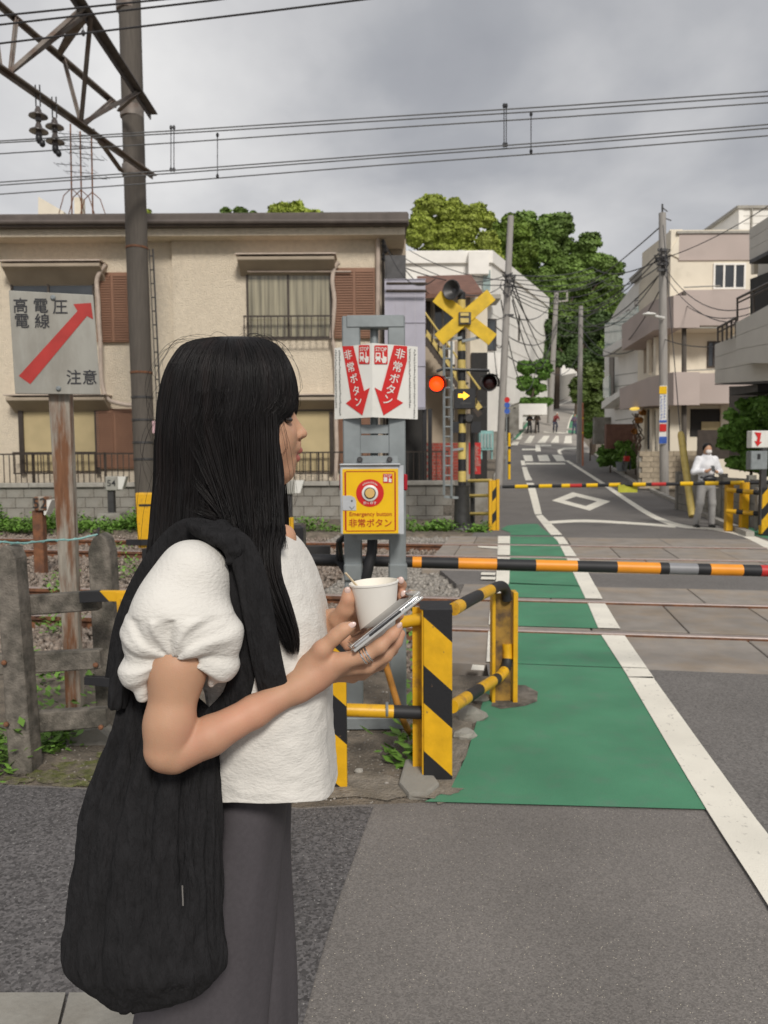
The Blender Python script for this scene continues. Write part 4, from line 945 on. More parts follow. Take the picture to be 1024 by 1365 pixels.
for px,L,k in ((50,70,0),(72,72,1)):
    s = onl(Ba,Bb,px); t = T('insulator_string', ['hanging brown insulator with two discs, left one','hanging brown insulator with two discs, right one'][k], 'insulator', s, 'insulators under the lattice beam')
    mb = MB(); mb.tube([s+V((-.03,0,.12)),s+V((-.03,0,-.22))],.012,5); mb.tube([s+V((.04,0,.12)),s+V((.04,0,-.22))],.012,5); mb.build('rod', m_steeld, par=t)
    for j in range(2):
        mb = MB(); mb.lathe(s+V((0,0,-.36-j*.24)),[(.03,.14),(.045,.1),(.06,.05),(.145,.0),(.15,-.02),(.05,-.03),(.045,-.09)],16); mb.build('disc', M('insulator_brown',(.10,.085,.08),.25) if (k+j)==0 else bpy.data.materials['insulator_brown'], par=t, smooth=True)
    mb = MB(); mb.ell(s+V((0,0,-.72)),(.055,.055,.09),10,7); mb.ell(s+V((.05,0,-.80)),(.05,.05,.06),10,7); mb.build('clamp', m_black, par=t, smooth=True)
# overhead wires along the rails
wires = (('overhead contact wires across the sky, upper group of three',(((0,188),(512,156),(1024,122)),((0,190.5),(512,161),(1024,128)),((0,205),(512,171),(1024,137)))),
         ('overhead contact wires across the sky, lower group of three',(((0,243),(512,206),(1024,166)),((0,247),(512,210),(1024,171)),((0,259),(512,220),(1024,181)))))
for lab, gs in wires:
    t = T('overhead_wires', lab, 'wires', PB(512,gs[0][1][1],12), 'catenary over the far track')
    for j, pts in enumerate(gs):
        a, m_, b = [PB(x,y,12.1+j*.15) for x,y in pts]; l_ = a+(a-m_)*1.2; r_ = b+(b-m_)*1.0; mb = MB(); mb.tube([l_,a,a.lerp(m_,.5)+V((0,0,-.01)),m_,m_.lerp(b,.5)+V((0,0,-.01)),b,r_],.0105,5); mb.build('wire', m_wireg, par=t)
for k,(x,y0,y1) in enumerate(((228,172,226),(232,172,226),(290,182,235),(672,143,193),(675,143,193),(708,154,202))):
    t = T('wire_dropper', ['thin dropper left of the pair over the house','thin dropper of the pair over the house, right one','single dropper between pole and house middle','left dropper of the pair above the grey pole','right dropper of the pair above the grey pole','single dropper right of the grey pole top'][k], 'wire', PB(x,y1,12.2), 'droppers between the overhead wires')
    mb = MB(); mb.tube([PB(x,y0-3,12.2),PB(x,y1,12.2)],.007,4); mb.build('rod', m_wire, par=t)
    for y in (y0-2,y1): mb = MB(); c = PB(x,y,12.2); mb.ell(c,(.025,.02,.04),8,5); mb.build('clip', m_black, par=t)
for k,(p,q,r_) in enumerate((((0,21),(160,5),(240,-3)),((0,33),(280,1),(420,-18)),((0,58),(350,16),(520,-5)))):
    t = T('feeder_wire', ['upper black wire crossing the top left corner','middle black wire crossing the top left corner','lower black wire crossing in front of the pole top'][k], 'wire', PB(*q,9), 'feeder wires at the top left')
    a,b,c = PB(*p,9),PB(*q,9),PB(*r_,9); mb = MB(); mb.tube([a+(a-b)*1.5,a,b,c,c+(c-b)*2],.012,5); mb.build('wire', m_wire, par=t)
t = T('hanging_wire', 'short vertical wire hanging near the lattice beam', 'wire', W(111,20,15)); mb = MB(); mb.tube([W(110.5,-20,15),W(111,42,15)],.008,4); mb.ell(W(111,44,15),(.04,.04,.06),8,5); mb.build('drop', m_wire, par=t)

# ---------------------------------------------------------------- track side bits on the left
def marker(px, ytop, ybase, Y, label, txt, post_m, k):
    b = W(px,ybase,Y); t = T('marker_post', label, 'marker post', b)
    mb = MB(); c0,c1 = W(px,ybase,Y),W(px,ytop+18,Y); mb.box(b.x-.07,b.x+.07,Y-.07,Y+.07,c0.z-.1,c1.z); mb.build('post', post_m, par=t, bevel=.01)
    if k: mb = MB(); mb.prism([(b.x-.32,Y-.3,c0.z-.1),(b.x+.32,Y-.3,c0.z-.1),(b.x+.24,Y-.2,c0.z+.28),(b.x-.24,Y-.2,c0.z+.28)],(0,.5,0)); mb.build('footing', m_conc, par=t, bevel=.01)
    mb = MB(); h0,h1 = W(px-9,ytop+19,Y-.1),W(px+7,ytop,Y-.1); mb.box(h0.x,h1.x,Y-.12,Y+.12,h0.z,h1.z); o = mb.build('head', m_grey_sign if k else m_rustpost, par=t, bevel=.015)
    mb = MB(); q0,q1 = W(px+8,ytop+(17 if k else 24),Y),W(px+(20 if k else 18),ytop+(0 if k else 4),Y); mb.prism([(q0.x,Y-.1,q0.z),(q1.x-.09,Y-.1,q0.z),(q1.x,Y-.1,q1.z),(q0.x,Y-.1,q1.z)],(0,.2,0)); mb.build('lamp_hood', m_signw, par=t)
    if txt: lettering(txt, .20, V(((h0.x+h1.x)/2, Y-.125,(h0.z+h1.z)/2)), (1,0,0),(0,0,1), m_signk, t, bold=0.0060)
    return t
marker(150,635,700,17.2,'marker post with a white head reading 54 on a concrete footing','54',m_steeld,1)
marker(55,662,757,10.6,'rusty marker post with a faded head reading 52 between the tracks','52',m_rust,0)
marker(386,640,712,16.5,'small marker with a white lamp hood just beside her chin','',m_steeld,1)
t = T('yellow_signal_box', 'scuffed yellow box on a dark bracket beside the concrete pole', 'box', W(195,740,10.2))
Yb_ = 10.0; mb = MB(); a = wp((180,657,Yb_),(210,657,Yb_),(209,730,Yb_),(184,731,Yb_)); mb.prism(a,(0,.16,0)); mb.build('body', m_yel, par=t, bevel=.02, seg=2)
part('crossbar', t, m_black, 168,719,209,727,Yb_-.04,.03); part('slot', t, m_black, 185,672,204,675,Yb_-.005,.004); part('foot', t, m_black, 190,732,200,760,Yb_+.03,.08)
# barrier machine behind the woman's shoulder
Ybm = 4.75; t = T('barrier_machine', 'dark barrier drive with yellow flanks behind the woman\'s shoulder', 'machine', G(392,960))
part('housing', t, m_yel, 372,740,402,905,Ybm+.02,.25, bevel=.01); part('hub', t, m_black, 384,700,404,742,Ybm-.05,.2, bevel=.02)
part('strip', t, m_yel, 386,690,391,735,Ybm-.09,.03); part('counter_plate', t, m_steeld, 396,728,440,742,Ybm+.1,.05)
mb = MB(); p,q = W(385,747,Ybm),W(412,747,Ybm); mb.tube([p-V((.1,0,0)),q],.06,14); mb.build('shaft_socket', m_black, par=t, smooth=True)
# the near barrier boom
def boom(label, pts, Y, r, segs, group='crossing barrier booms'):
    t = T('barrier_boom', label, 'barrier', W(*pts[0],Y(pts[0][0])), group)
    def at(px): 
        (x0,y0),(x1,y1) = pts; return W(px, y0+(y1-y0)*(px-x0)/(x1-x0), Y(px))
    for x0,x1,m,rr in segs:
        mb = MB(); mb.tube([at(x0),at(x1)], r*rr, 14); mb.build('band', m, par=t, smooth=True)
    return t
yn = lambda px: 4.62-(px-500)/512*.10*1.0
B0 = boom('near barrier boom striped orange and black, lowered across the lane', ((405,746),(1024,761)), yn, .0345,
     [(400,470,m_blackr,1.05),(470,500,m_black,.9),(500,550,m_blackr,.92),(536,548,m_ora,.7),(550,562,m_ora,1),(562,611,m_blackr,.99),(611,662,m_ora,1),(662,714,m_blackr,.99),(714,769,m_ora,1),(769,822,m_blackr,.99),(822,879,m_ora,1),
      (879,891,m_blackr,1.03),(891,929,M('grey_tape',(.22,.22,.23),.45),1.0),(929,946,m_blackr,.99),(946,989,m_ora,1),(989,1013,m_blackr,.99),(1013,1040,m_red,1),(1040,1090,m_ora,1),(1090,1180,m_blackr,.99),(1180,1230,m_ora,1),(1230,1320,m_blackr,.98)])
yf = lambda px: 15.4-(px-850)/512*2.6
fs = []; xx = 670; pat = [('b',35),('y',17),('b',15.5)]
seq = [(670,687,'b'),(687,704,'y'),(704,719,'b'),(719,736,'y'),(736,749,'b'),(749,760,'y'),(760,776,'r'),(776,782,'b'),(782,797,'y'),(797,812,'b'),(812,829,'y'),(829,844,'b'),(844,861,'y'),(861,869,'b'),(869,888,'r'),(888,896,'b'),(907,924,'y'),(896,907,'b'),(924,940,'b'),(940,958,'y'),(958,974,'b'),(974,992,'y'),(992,1060,'b')]
boom('far barrier boom, thin yellow and black with red bands, beyond the tracks', ((670,649),(1024,643)), yf, .042, [(a,b,{'b':m_blackr,'y':m_signy,'r':m_red}[c],{'b':.8,'y':1,'r':.9}[c]) for a,b,c in seq])
t = T('boom_flag', 'small yellow-green mesh flag hanging under the far barrier boom', 'flag', W(837,650,yf(837))); part('cloth', t, M('flag_yellow',(.42,.42,.04),.8,var=.2,vs=8), 824,646,850,656.5,yf(837)-.01,.02)
for x in (828,837,846): mb = MB(); mb.tube([W(x,643,yf(837)),W(x,648,yf(837))],.012,5); mb.build('tie', m_wire, par=t)

# ---------------------------------------------------------------- emergency button stand
YS = 4.0; es = T('emergency_stand', 'grey galvanised steel frame carrying the emergency button signs', 'stand', G(500,985))
part('upright', es, m_steel, 461,421,480,968,YS+.05,.07, bevel=.006); part('upright', es, m_steel, 520,421,540,968,YS+.05,.07, bevel=.006)
part('top_bar', es, m_steel, 461.5,419.5,539.5,437,YS+.045,.08, bevel=.006); part('cross_bar', es, m_steel, 480,580,520,604,YS+.055,.05); part('cross_bar', es, m_steel, 480,566,520,578,YS+.06,.04)
part('sleeve', es, m_steel, 458.5,752,483,775,YS+.03,.1, bevel=.008); part('sleeve', es, m_steel, 518,752,543,775,YS+.03,.1, bevel=.008)
part('bottom_bar', es, m_steel, 456,957,544,973,YS+.03,.09, bevel=.004)
mb = MB(); mb.tube([W(499,437,YS+.12),W(499,640,YS+.12)],.022,12); mb.build('centre_pipe', m_steel, par=es, smooth=True)
mb = MB()
for i_,(x,y,rx) in enumerate(((487,700,3),(489,730,4))): pass
mb.tube(wp((497,705,YS+.1),(496,735,YS+.05),(488,770,YS+.04),(484,800,YS+.1)),.028,10); mb.build('cable_duct', m_blackr, par=es, smooth=True)
cbk = T('cable_coil', 'black cables coiled behind the grey stand under the button box', 'cable', W(470,740,YS+.2))
for k in range(5):
    mb = MB(); o = random.uniform(-6,6); mb.tube(wp((478+o,700,YS+.2),(452+o/2,722,YS+.3-.03*k),(449+k*2,748,YS+.3),(462+o/2,768-k*3,YS+.25),(486,762+o,YS+.2),(494,735+o,YS+.3)), .010+.005*(k%2), 7); mb.build('loop', m_blackr, par=cbk, smooth=True)
cbd = T('chevron_board', 'white folded board with two red arrows pointing at the emergency button', 'sign', W(502,510,YS-.05))
xl, xm, xr_ = 446, 496.5, 557; YL, YM = YS+.06, YS-.02
def bd(px, py):      # point on the folded board; px,py read from the photo
    t = (px-xm)/((xr_ if px > xm else xl)-xm); Y = YM+(YL-YM)*abs(t)-.004
    return W(px, py, Y)
mb = MB()
for a,b,ya0,ya1,yb0,yb1 in ((xl,xm,464,559,457,556),(xm,xr_,457,556,462,559)):
    q = [bd(a,ya0)+V((0,.004,0)),bd(b,yb0)+V((0,.004,0)),bd(b,yb1)+V((0,.004,0)),bd(a,ya1)+V((0,.004,0))]; mb.prism(q,(0,.006,0))
mb.build('panel', m_signw, par=cbd)
def bpoly(name, pts, mat, d=.0): mb = MB(); mb.prism([bd(*p)-V((0,d,0)) for p in pts],(0,.001,0)); return mb.build(name, mat, par=cbd)
Z = lambda x,y: (440+x*.1172, 450+y*.1172)
bpoly('arrow', [Z(140,98),Z(266,95),Z(388,608),Z(452,570),Z(368,884),Z(180,748),Z(240,700)], m_signred); bpoly('arrow', [Z(728,88),Z(878,98),Z(878,260),Z(762,700),Z(832,742),Z(610,884),Z(508,568),Z(585,610)], m_signred)
def btext(s, zx, zy, size, ang, mat, zx2=None, bold=0.0060, sx=1):
    p = bd(*Z(zx,zy)); px_, py_ = Z(zx,zy); h = bd(px_+3,py_)-bd(px_-3,py_); h.z = 0; h.normalize()
    ca, sa = math.cos(ang), math.sin(ang); r = h*ca+V((0,0,1))*sa; u = -h*sa+V((0,0,1))*ca
    lettering(s, size, p-V((0,.0025,0)), r, u, mat, cbd, bold=bold, sx=sx)
u_ = .1172/1030*YS
for i,ch in enumerate('非常ボタン'):
    zx,zy = [(207,205),(238,345),(272,475),(300,612),(322,735)][i]; btext(ch, zx, zy, 118*u_, R(12), m_signw, bold=0.0075, sx=.85)
    zx,zy = [(795,195),(765,340),(730,475),(690,600),(655,715)][i]; btext(ch, zx, zy, 125*u_, R(-14), m_signw, bold=0.0075)
for (x0,x1,y0,y1) in ((328,450,85,300),(505,656,88,302)):
    bpoly('stop_label', [Z(x0,y0+8),Z(x0+8,y0),Z(x1-8,y0),Z(x1,y0+8),Z(x1,y1-8),Z(x1-8,y1),Z(x0+8,y1),Z(x0,y1-8)], m_signred)
    cx = (x0+x1)/2; w = x1-x0; btext('STOP', cx, y0+48, 62*u_, 0, m_signw, bold=0.0090, sx=w/165)
    bpoly('tram_mark', [Z(x0+w*.1,y0+85),Z(x0+w*.45,y0+85),Z(x0+w*.48,y0+165),Z(x0+w*.4,y0+150),Z(x0+w*.45,y0+190),Z(x0+w*.36,y0+190),Z(x0+w*.28,y0+160),Z(x0+w*.15,y0+192),Z(x0+w*.08,y0+192),Z(x0+w*.16,y0+150),Z(x0+w*.08,y0+160)], m_signw, .0015)
    bpoly('tram_window', [Z(x0+w*.17,y0+98),Z(x0+w*.39,y0+98),Z(x0+w*.39,y0+125),Z(x0+w*.17,y0+125)], m_signred, .003)
    bpoly('hand_mark', [Z(x0+w*.62,y0+75),Z(x0+w*.70,y0+75),Z(x0+w*.72,y0+125),Z(x0+w*.93,y0+135),Z(x0+w*.93,y0+175),Z(x0+w*.85,y0+202),Z(x0+w*.62,y0+202),Z(x0+w*.50,y0+150),Z(x0+w*.55,y0+142),Z(x0+w*.63,y0+155)], m_signw, .0015)
rs = random.Random(3)
for (zx,zy0,zy1,dx) in ((62,140,800,4),(104,145,890,10),(905,130,800,0),(960,135,900,-2)):
    mb = MB(); y = zy0
    while y < zy1:
        h_ = rs.uniform(16,26); x = zx+dx*(y-zy0)/(zy1-zy0)
        for q in range(3):
            xx_ = x+rs.uniform(-9,5); yy_ = y+q*h_/3.2; w_ = rs.uniform(7,16); a = [bd(*Z(xx_,yy_)),bd(*Z(xx_+w_,yy_+rs.uniform(-2,2))),bd(*Z(xx_+w_,yy_+4)),bd(*Z(xx_,yy_+4))]; mb.sheet([v-V((0,.001,0)) for v in a])
        xx_ = x+rs.uniform(-5,5); mb.sheet([v-V((0,.001,0)) for v in (bd(*Z(xx_,y)),bd(*Z(xx_+4,y)),bd(*Z(xx_+4,y+h_*.8)),bd(*Z(xx_,y+h_*.8)))])
        y += h_+rs.uniform(3,8)
    o = mb.build('fine_print', m_signk, par=cbd); o['kind'] = 'stuff'
bx = T('button_box', 'yellow emergency button box with a red ring and round button', 'button box', W(495,690,YS-.1))
Zb = lambda x,y: (440+x*.1172, 600+y*.1172); YBX = YS-.16
def bq(name, x0,y0,x1,y1, d, mat, th=.002, par=bx, bev=0): p,q = W(*Zb(x0,y1),YBX),W(*Zb(x1,y0),YBX); mb = MB(); mb.box(p.x,q.x,YBX-d,YBX-d+th,p.z,q.z); return mb.build(name, mat, par=par, bevel=bev)
bq('case', 122,165,790,965,.0,m_signw if 0 else M('grey_enamel',(.50,.52,.54),.35),.15, bev=.006); bq('lid', 110,152,800,175,.015,bpy.data.materials['grey_enamel'],.18,bev=.003)
bq('face_sheet', 148,212,775,950,.003,m_signy,.003)
bq('mount_plate', 250,62,775,150,.0-.10,m_steel,.012)
for x in (340,678): 
    mb = MB(); c = W(*Zb(x,108),YBX+.09); mb.lathe(c,[(.014,0),(.015,.008),(.009,.016)],10,(0,-1,0)); mb.build('bolt', m_steeld, par=bx, smooth=True)
def ringrect(x0,y0,x1,y1,w,d,mat):
    for a in ((x0+w,y0,x1-w,y0+w),(x0+w,y1-w,x1-w,y1),(x0,y0+w,x0+w,y1-w),(x1-w,y0+w,x1,y1-w)): bq('border_line',*a,d,mat,.001)
ringrect(170,236,748,925,13,.0042,m_signr2)
def disc(x,y,r,d,mat,name,n=40,th=.004,par=bx):
    c = W(*Zb(x,y),YBX); rr = r*.1172/FPX*YBX; mb = MB(); mb.lathe(c-V((0,d,0)),[(rr,0),(rr,th),(rr*.93,th*1.3)],n,(0,-1,0)); return mb.build(name, mat, par=par, smooth=True)
disc(455,488,158,.0035,m_signred,'red_ring',th=.001); disc(455,488,92,.0045,m_signw,'white_ring',th=.006); disc(455,488,66,.011,m_black,'bezel',th=.004); disc(455,488,55,.015,M('button_amber',(.72,.47,.16),.35),'push_button',th=.006)
ub = .1172/1030*YBX
lettering('Emergency button', 66*ub, W(*Zb(462,728),YBX-.0055), (1,0,0),(0,0,1), m_signr2, bx, bold=0.0036, sx=1.0)
lettering('非常ボタン', 104*ub, W(*Zb(460,836),YBX-.0055), (1,0,0),(0,0,1), m_signr2, bx, bold=0.0060, sx=.96)
lettering('強く押す', 38*ub, W(*Zb(455,604),YBX-.0055), (1,0,0),(0,0,1), m_signw, bx, bold=0.0060)
mb = MB(); rs = random.Random(5)
for k in range(9):
    an = R(128-k*9.5); p = W(*Zb(455+math.cos(an)*124,488-math.sin(an)*124),YBX-.0055)
    mb.box(p.x-.004,p.x+.003,YBX-.006,YBX-.0055,p.z-.004,p.z-.002); mb.box(p.x-.001,p.x+.001,YBX-.0061,YBX-.0056,p.z-.005,p.z+.004)
o = mb.build('fine_print', m_signw, par=bx); o['kind'] = 'stuff'
bq('stop_label', 603,268,710,375,.0042,m_signred,.001); lettering('STOP', 40*ub, W(*Zb(656,290),YBX-.006), (1,0,0),(0,0,1), m_signw, bx, bold=0.0060, sx=.95)
bq('tram_mark', 612,308,652,358,.0052,m_signw,.0006); bq('hand_mark', 668,325,700,365,.0052,m_signw,.0006); bq('finger_mark', 674,304,681,326,.0052,m_signw,.0006)
mb = MB(); a = [W(*Zb(x,y),YBX-.006) for x,y in ((145,518),(235,518),(280,540),(297,580),(297,685),(145,685))]; mb.prism(a,(0,.003,0)); mb.build('latch_plate', bpy.data.materials['grey_enamel'], par=bx)
disc(250,575,9,.009,m_black,'keyhole',10,.001); mb = MB(); a = W(*Zb(220,640),YBX-.007); b = W(*Zb(248,672),YBX-.007); c = W(*Zb(278,640),YBX-.007); mb.bar(a,b,.001,.002); mb.bar(b,c,.001,.002); mb.build('latch_mark', m_black, par=bx)
for x0,x1 in ((100,121),(838,884)): bq('red_lamp', x0,275,x1,465,-.05,M('red_lens',(.36,.01,.02),.2) if x0==100 else bpy.data.materials['red_lens'],.07,bev=.006)
for y in (255,320,500,760): bq('hinge', 795,y,820,y+60+(80 if y==760 else 0),-.04,m_steel,.04,bev=.004)
bq('side_return', 790,175,838,960,-.02,bpy.data.materials['grey_enamel'],.12)
bq('under_bracket', 300,968,740,1040,-.08,m_steel,.03)

# ---------------------------------------------------------------- striped guard rail
gd = T('striped_guard_rail', 'yellow and black striped guard rail wrapping the corner of the crossing', 'guard rail', G(585,1052))
YG = 3.38
og_ = ORG[gd.name]
def hoff(px, py, Y, p, s): q = W(px, py, Y)-og_; return -((q.z+s*q.x)/p) % 1
m_hz = hazard('hazard_stripe', .39, .92, 0, off=hoff(565,887,YG,.39,.92))
def gpost(x0,x1,yt,yb,Y,par,mat,fl=.10,left_fl=True):
    p,q = W(x0,yb,Y),W(x1,yt,Y); mb = MB(); mb.box(p.x,q.x,Y,Y+.008,-.02,q.z); mb.build('post_face', mat, par=par, bevel=.003)
    mb = MB(); mb.box(p.x-.006,p.x+.002,Y+.008,Y+fl,-.02,q.z-.004); mb.build('post_flange', m_yel, par=par); 
    mb = MB(); mb.box(q.x-.008,q.x-.001,Y+.009,Y+fl*.6,-.02,q.z-.004); mb.build('post_flange', m_black, par=par)
    mb = MB(); mb.box(p.x-.045,p.x-.006,Y+fl,Y+fl+.008,-.02,q.z-.01); mb.build('post_back', m_yel, par=par)
gpost(565,603,812,1052,YG,gd,m_hz); gpost(420,461,838,1064,YG-.06,gd,hazard('hazard_stripe_left',.39,.92,0,off=hoff(430,1028,YG-.06,.39,.92)))
mb = MB(); p,q = W(560,816,YG),W(603,806,YG); mb.add([(p.x-.0,YG-.0,q.z-.02),(q.x+.003,YG,q.z-.035),(q.x+.003,YG+.1,q.z-.0),(p.x,YG+.1,q.z+.0)],[(0,1,2,3)]); mb.build('post_cap', m_blackr, par=gd)
def striped_pipe(name, pts, r, cuts, par, n=14, mats=(m_yel, m_blackr)):
    P_ = []; tot = 0
    for a,b in zip(pts,pts[1:]): tot += (b-a).length
    def at(s):
        for a,b in zip(pts,pts[1:]):
            L = (b-a).length
            if s <= L+1e-9: return a.lerp(b, s/L)
            s -= L
        return pts[-1].copy()
    N_ = 60; st = sorted(set([i/N_ for i in range(N_+1)]+list(cuts))); ps = [at(t*tot) for t in st]; mis = []
    for a,b in zip(st,st[1:]): m_ = (a+b)/2; mis.append(sum(1 for c in cuts if c < m_)%2)
    mb = MB(); mb.tube(ps, r, n, mis=mis); return mb.build(name, list(mats), par=par, smooth=True)
def smooth_path(ps, k=6):
    out = []
    for i in range(len(ps)-1):
        a,b,c,d = ps[max(i-1,0)],ps[i],ps[i+1],ps[min(i+2,len(ps)-1)]
        for j in range(k): t = j/k; out.append(.5*((2*b)+(c-a)*t+(2*a-5*b+4*c-d)*t*t+(3*b-3*c+d-a)*t**3))
    return out+[ps[-1]]
striped_pipe('top_pipe', wp((432,842,YG-.1),(500,835,YG+.10),(565,825,YG+.06)), .028, (.40,.72), gd)
striped_pipe('top_pipe', smooth_path([W(605,812,YG+.06),W(630,798,YG+.4),W(655,786,YG+.8),W(668,781,YG+1.0),W(674,787,YG+1.08),W(676,800,YG+1.10)]), .030, (.10,.42,.66), gd)
striped_pipe('low_pipe', wp((452,946,YG+.04),(565,950,YG+.06)), .030, (.64,), gd)
striped_pipe('low_pipe', smooth_path([W(603,942,YG+.06),W(625,928,YG+.35),W(655,909,YG+.8),W(668,900,YG+1.0),W(676,885,YG+1.1),W(676,858,YG+1.12)]), .030, (.22,.42,.66,.74,.86,.93), gd)
striped_pipe('brace_pipe', smooth_path(wp((508,862,YG+.25),(520,905,YG+.25),(540,965,YG+.28),(560,985,YG+.5),(606,990,YG+.7))),   .016, (.97,), gd, mats=(M('dirty_orange',(.38,.17,.03),.6,var=.3,vs=20),m_blackr))
YC = 4.46
for x0,x1,m in ((656,661,m_yel),(661,683,M('yellow_shade_web',(.30,.17,.03),.6,var=.3,vs=12,col2=(.10,.06,.03),mixs=10)),(684,691,m_yel)):
    p,q = W(x0,936,YC),W(x1,790,YC); mb = MB(); d_ = .0 if m == m_yel else .035; mb.box(p.x,q.x-(.0 if x0!=661 else .0),YC+d_,YC+(.10 if m==m_yel else .05),-.02,q.z-(0 if m==m_yel else .01)); mb.build('post_flange' if m==m_yel else 'post_web', m, par=gd, bevel=.002)
for y in (945,):
    for x in (454,514):
        mb = MB(); c = W(x+2,y+1,YG+.05); mb.lathe(c,[(.033,-.006),(.036,0),(.033,.006)],14,(1,0,0)); mb.build('u_bolt', m_steel, par=gd, smooth=True)
flat('mortar_patch', gp([(655,944),(668,948),(700,944),(716,938),(717,925),(700,916),(690,916),(660,925)]), .014, m_concd)
# ground debris: rubble beside the guard
rng_ = random.Random(9)
def rock(px, py, s, k, lab, m=m_conc):
    g = G(px,py); mb = MB(); mb.ell(g+V((0,0,s*.3)),(s,s*.8,s*.6),9,6); o = mb.build('rock', m, smooth=False)
    for v in o.data.vertices: v.co += noise.noise_vector(v.co*14/ (s*10))*s*.28
    tag(o, lab, 'rock'); return o
rock(628,960,.085,1,'biggest pale rubble lump against the green lane'); rock(620,985,.06,2,'flat pale rubble lump right of the striped post'); rock(640,935,.06,3,'rubble lump beside the rear guard post'); rock(478,1030,.022,4,'small white stone lying on the dirt between the guard posts', m_kerb); rock(495,890,.10,5,'brown rock behind the hands', m_concd)
def blob_flat(name, cx, cy, rx, ry, z, mat, n=26, seed=1):
    q = random.Random(seed); pts = []
    for k in range(n):
        t = 6.283*k/n; rr = 1+.22*math.sin(3*t+seed)+.14*math.sin(7*t+2*seed)+q.uniform(-.12,.12); pts.append(G(cx+rx*math.cos(t)*rr, cy+ry*math.sin(t)*rr))
    return flat(name, pts, z, mat)
m_dirt2 = M('pale_rubble_dirt', (.27,.235,.19), .95, var=.35, vs=18, bump=1, bs=70, col2=(.17,.145,.11), mixs=9, dist=.02)
blob_flat('rubble_dirt', 590, 1010, 40, 52, .010, m_dirt2, seed=4); blob_flat('rubble_dirt', 480, 1052, 90, 16, .006, m_dirt2, seed=6); blob_flat('rubble_dirt', 575, 1058, 34, 9, .014, m_dirt2, seed=8)
fb = T('concrete_footing', 'broken concrete footing under the middle striped post', 'footing', G(560,1060)); mb = MB(); g0 = gp([(532,1050),(545,1066),(570,1066),(586,1052),(560,1015),(540,1020)]); mb.prism([V((p.x,p.y,-.03)) for p in g0],(0,0,.06)); mb.build('lump', m_conc, par=fb, bevel=.012, seg=2)
gs = []
for k in range(700):
    x, y = rng_.choice(((rng_.uniform(440,640),rng_.uniform(960,1066)),(rng_.uniform(380,600),rng_.uniform(900,1072)),(rng_.uniform(-10,260),rng_.uniform(985,1052)))); gs.append((G(x,y), rng_.uniform(.0025,.0065)*(2.5 if rng_.random() < .05 else 1)))
mb = MB()
for g, s in gs:
    q_ = rng_.uniform(0,3); mb.ell(g+V((0,0,s*.4)), (s*rng_.uniform(.7,1.3), s*rng_.uniform(.6,1.1), s*.7), 6, 4)
tag(mb.build('gravel', m_stoneg, kind='stuff'), 'small stones scattered over the dirt strip beside the road', 'gravel')
weeds('weeds', [(90,1028,200,1044,.03),(40,1030,120,1046,.035)], 120, 'short grass tufts on the mossy strip', .018, seed=9)
weeds('weeds', [(545,830,560,1005,.25),(530,1000,545,1045,.2),(520,1005,548,1030,.22)], 22, 'long green weed growing between the stand and striped post', .06, seed=5)
weeds('weeds', [(120,880,190,990,.30),(40,880,75,1000,.25),(-20,1000,30,1040,.3),(60,985,100,1000,.15)], 170, 'weeds growing around the concrete fence', .045, seed=6)
weeds('weeds', [(60,770,100,840,.30),(150,720,180,770,.12)], 60, 'wild stems growing at the near rail', .05, seed=7)

# ---------------------------------------------------------------- concrete fence and high-voltage sign, left edge
cf = T('concrete_fence', 'weathered concrete post and rail fence at the left edge', 'fence', G(80,1040))
def slabq(name, par, mat, pts, Y, d, bev=.006): mb = MB(); mb.prism([W(x,y,Y) for x,y in pts],(0,d,0)); return mb.build(name, mat, par=par, bevel=bev)
slabq('post', cf, m_concd, [(-6,745),(-2,733),(5,727),(14,731),(20,745),(43,1036),(12,1042)], 3.5, .12)
slabq('post', cf, m_concd, [(117,736),(122,720),(132,711),(141,718),(146,735),(162,990),(130,990)], 3.95, .12)
slabq('rail', cf, m_concd, [(20,796),(108,791),(108,812),(130,812),(130,790),(130,813),(22,822)][0:1]+[(130,788),(131,814),(22,822)], 3.62, .06)
slabq('rail', cf, m_concd, [(30,872),(132,867),(134,892),(32,899)], 3.62, .06); slabq('rail', cf, m_concd, [(38,951),(140,945),(142,970),(40,978)], 3.62, .06)
slabq('rail', cf, m_concd, [(-60,800),(0,797),(2,823),(-60,826)], 3.55, .06); slabq('rail', cf, m_concd, [(-60,876),(6,873),(8,900),(-60,903)], 3.55, .06)
for x,y,Y in ((6,883,3.49),(128,886,3.61),(135,969,3.61),(9,965,3.49)): mb = MB(); mb.lathe(W(x,y,Y),[(.012,0),(.012,.01),(.006,.016)],8,(0,-1,0)); mb.build('bolt', m_rust, par=cf, smooth=True)
cblk = T('footing_block', 'squat concrete block behind the fence foot', 'block', W(110,1010,3.9)); slabq('block', cblk, m_conc, [(78,990),(88,978),(130,968),(150,985),(150,1003),(100,1018),(85,1012)], 3.85, .25, .01)
hs = T('high_voltage_sign', 'aged grey sign with a red diagonal arrow on a rusty post', 'sign', G(100,985))
YV = 4.25; slabq('post', hs, m_rustpost, [(64,524),(92,524),(101,760),(108,948),(88,950),(78,760)], YV, .06, .004)
sb = slabq('board', hs, m_grey_sign, [(11.5,387),(124,393),(134,526),(20,525)], YV-.05, .006, .003)
Zs = lambda x,y: (x*.2735, 250+y*.2735)
def sq(name, pts, mat): mb = MB(); mb.prism([W(*Zs(*p),YV-.052) for p in pts],(0,.001,0)); return mb.build(name, mat, par=hs)
sq('arrow', [(92,918),(378,602),(358,568),(444,562),(454,642),(424,626),(148,958)], m_signred if 0 else M('faded_red',(.42,.035,.028),.5,var=.12,vs=12))
us = .2735/1030*YV; m_sk = M('sign_ink',(.03,.03,.035),.5)
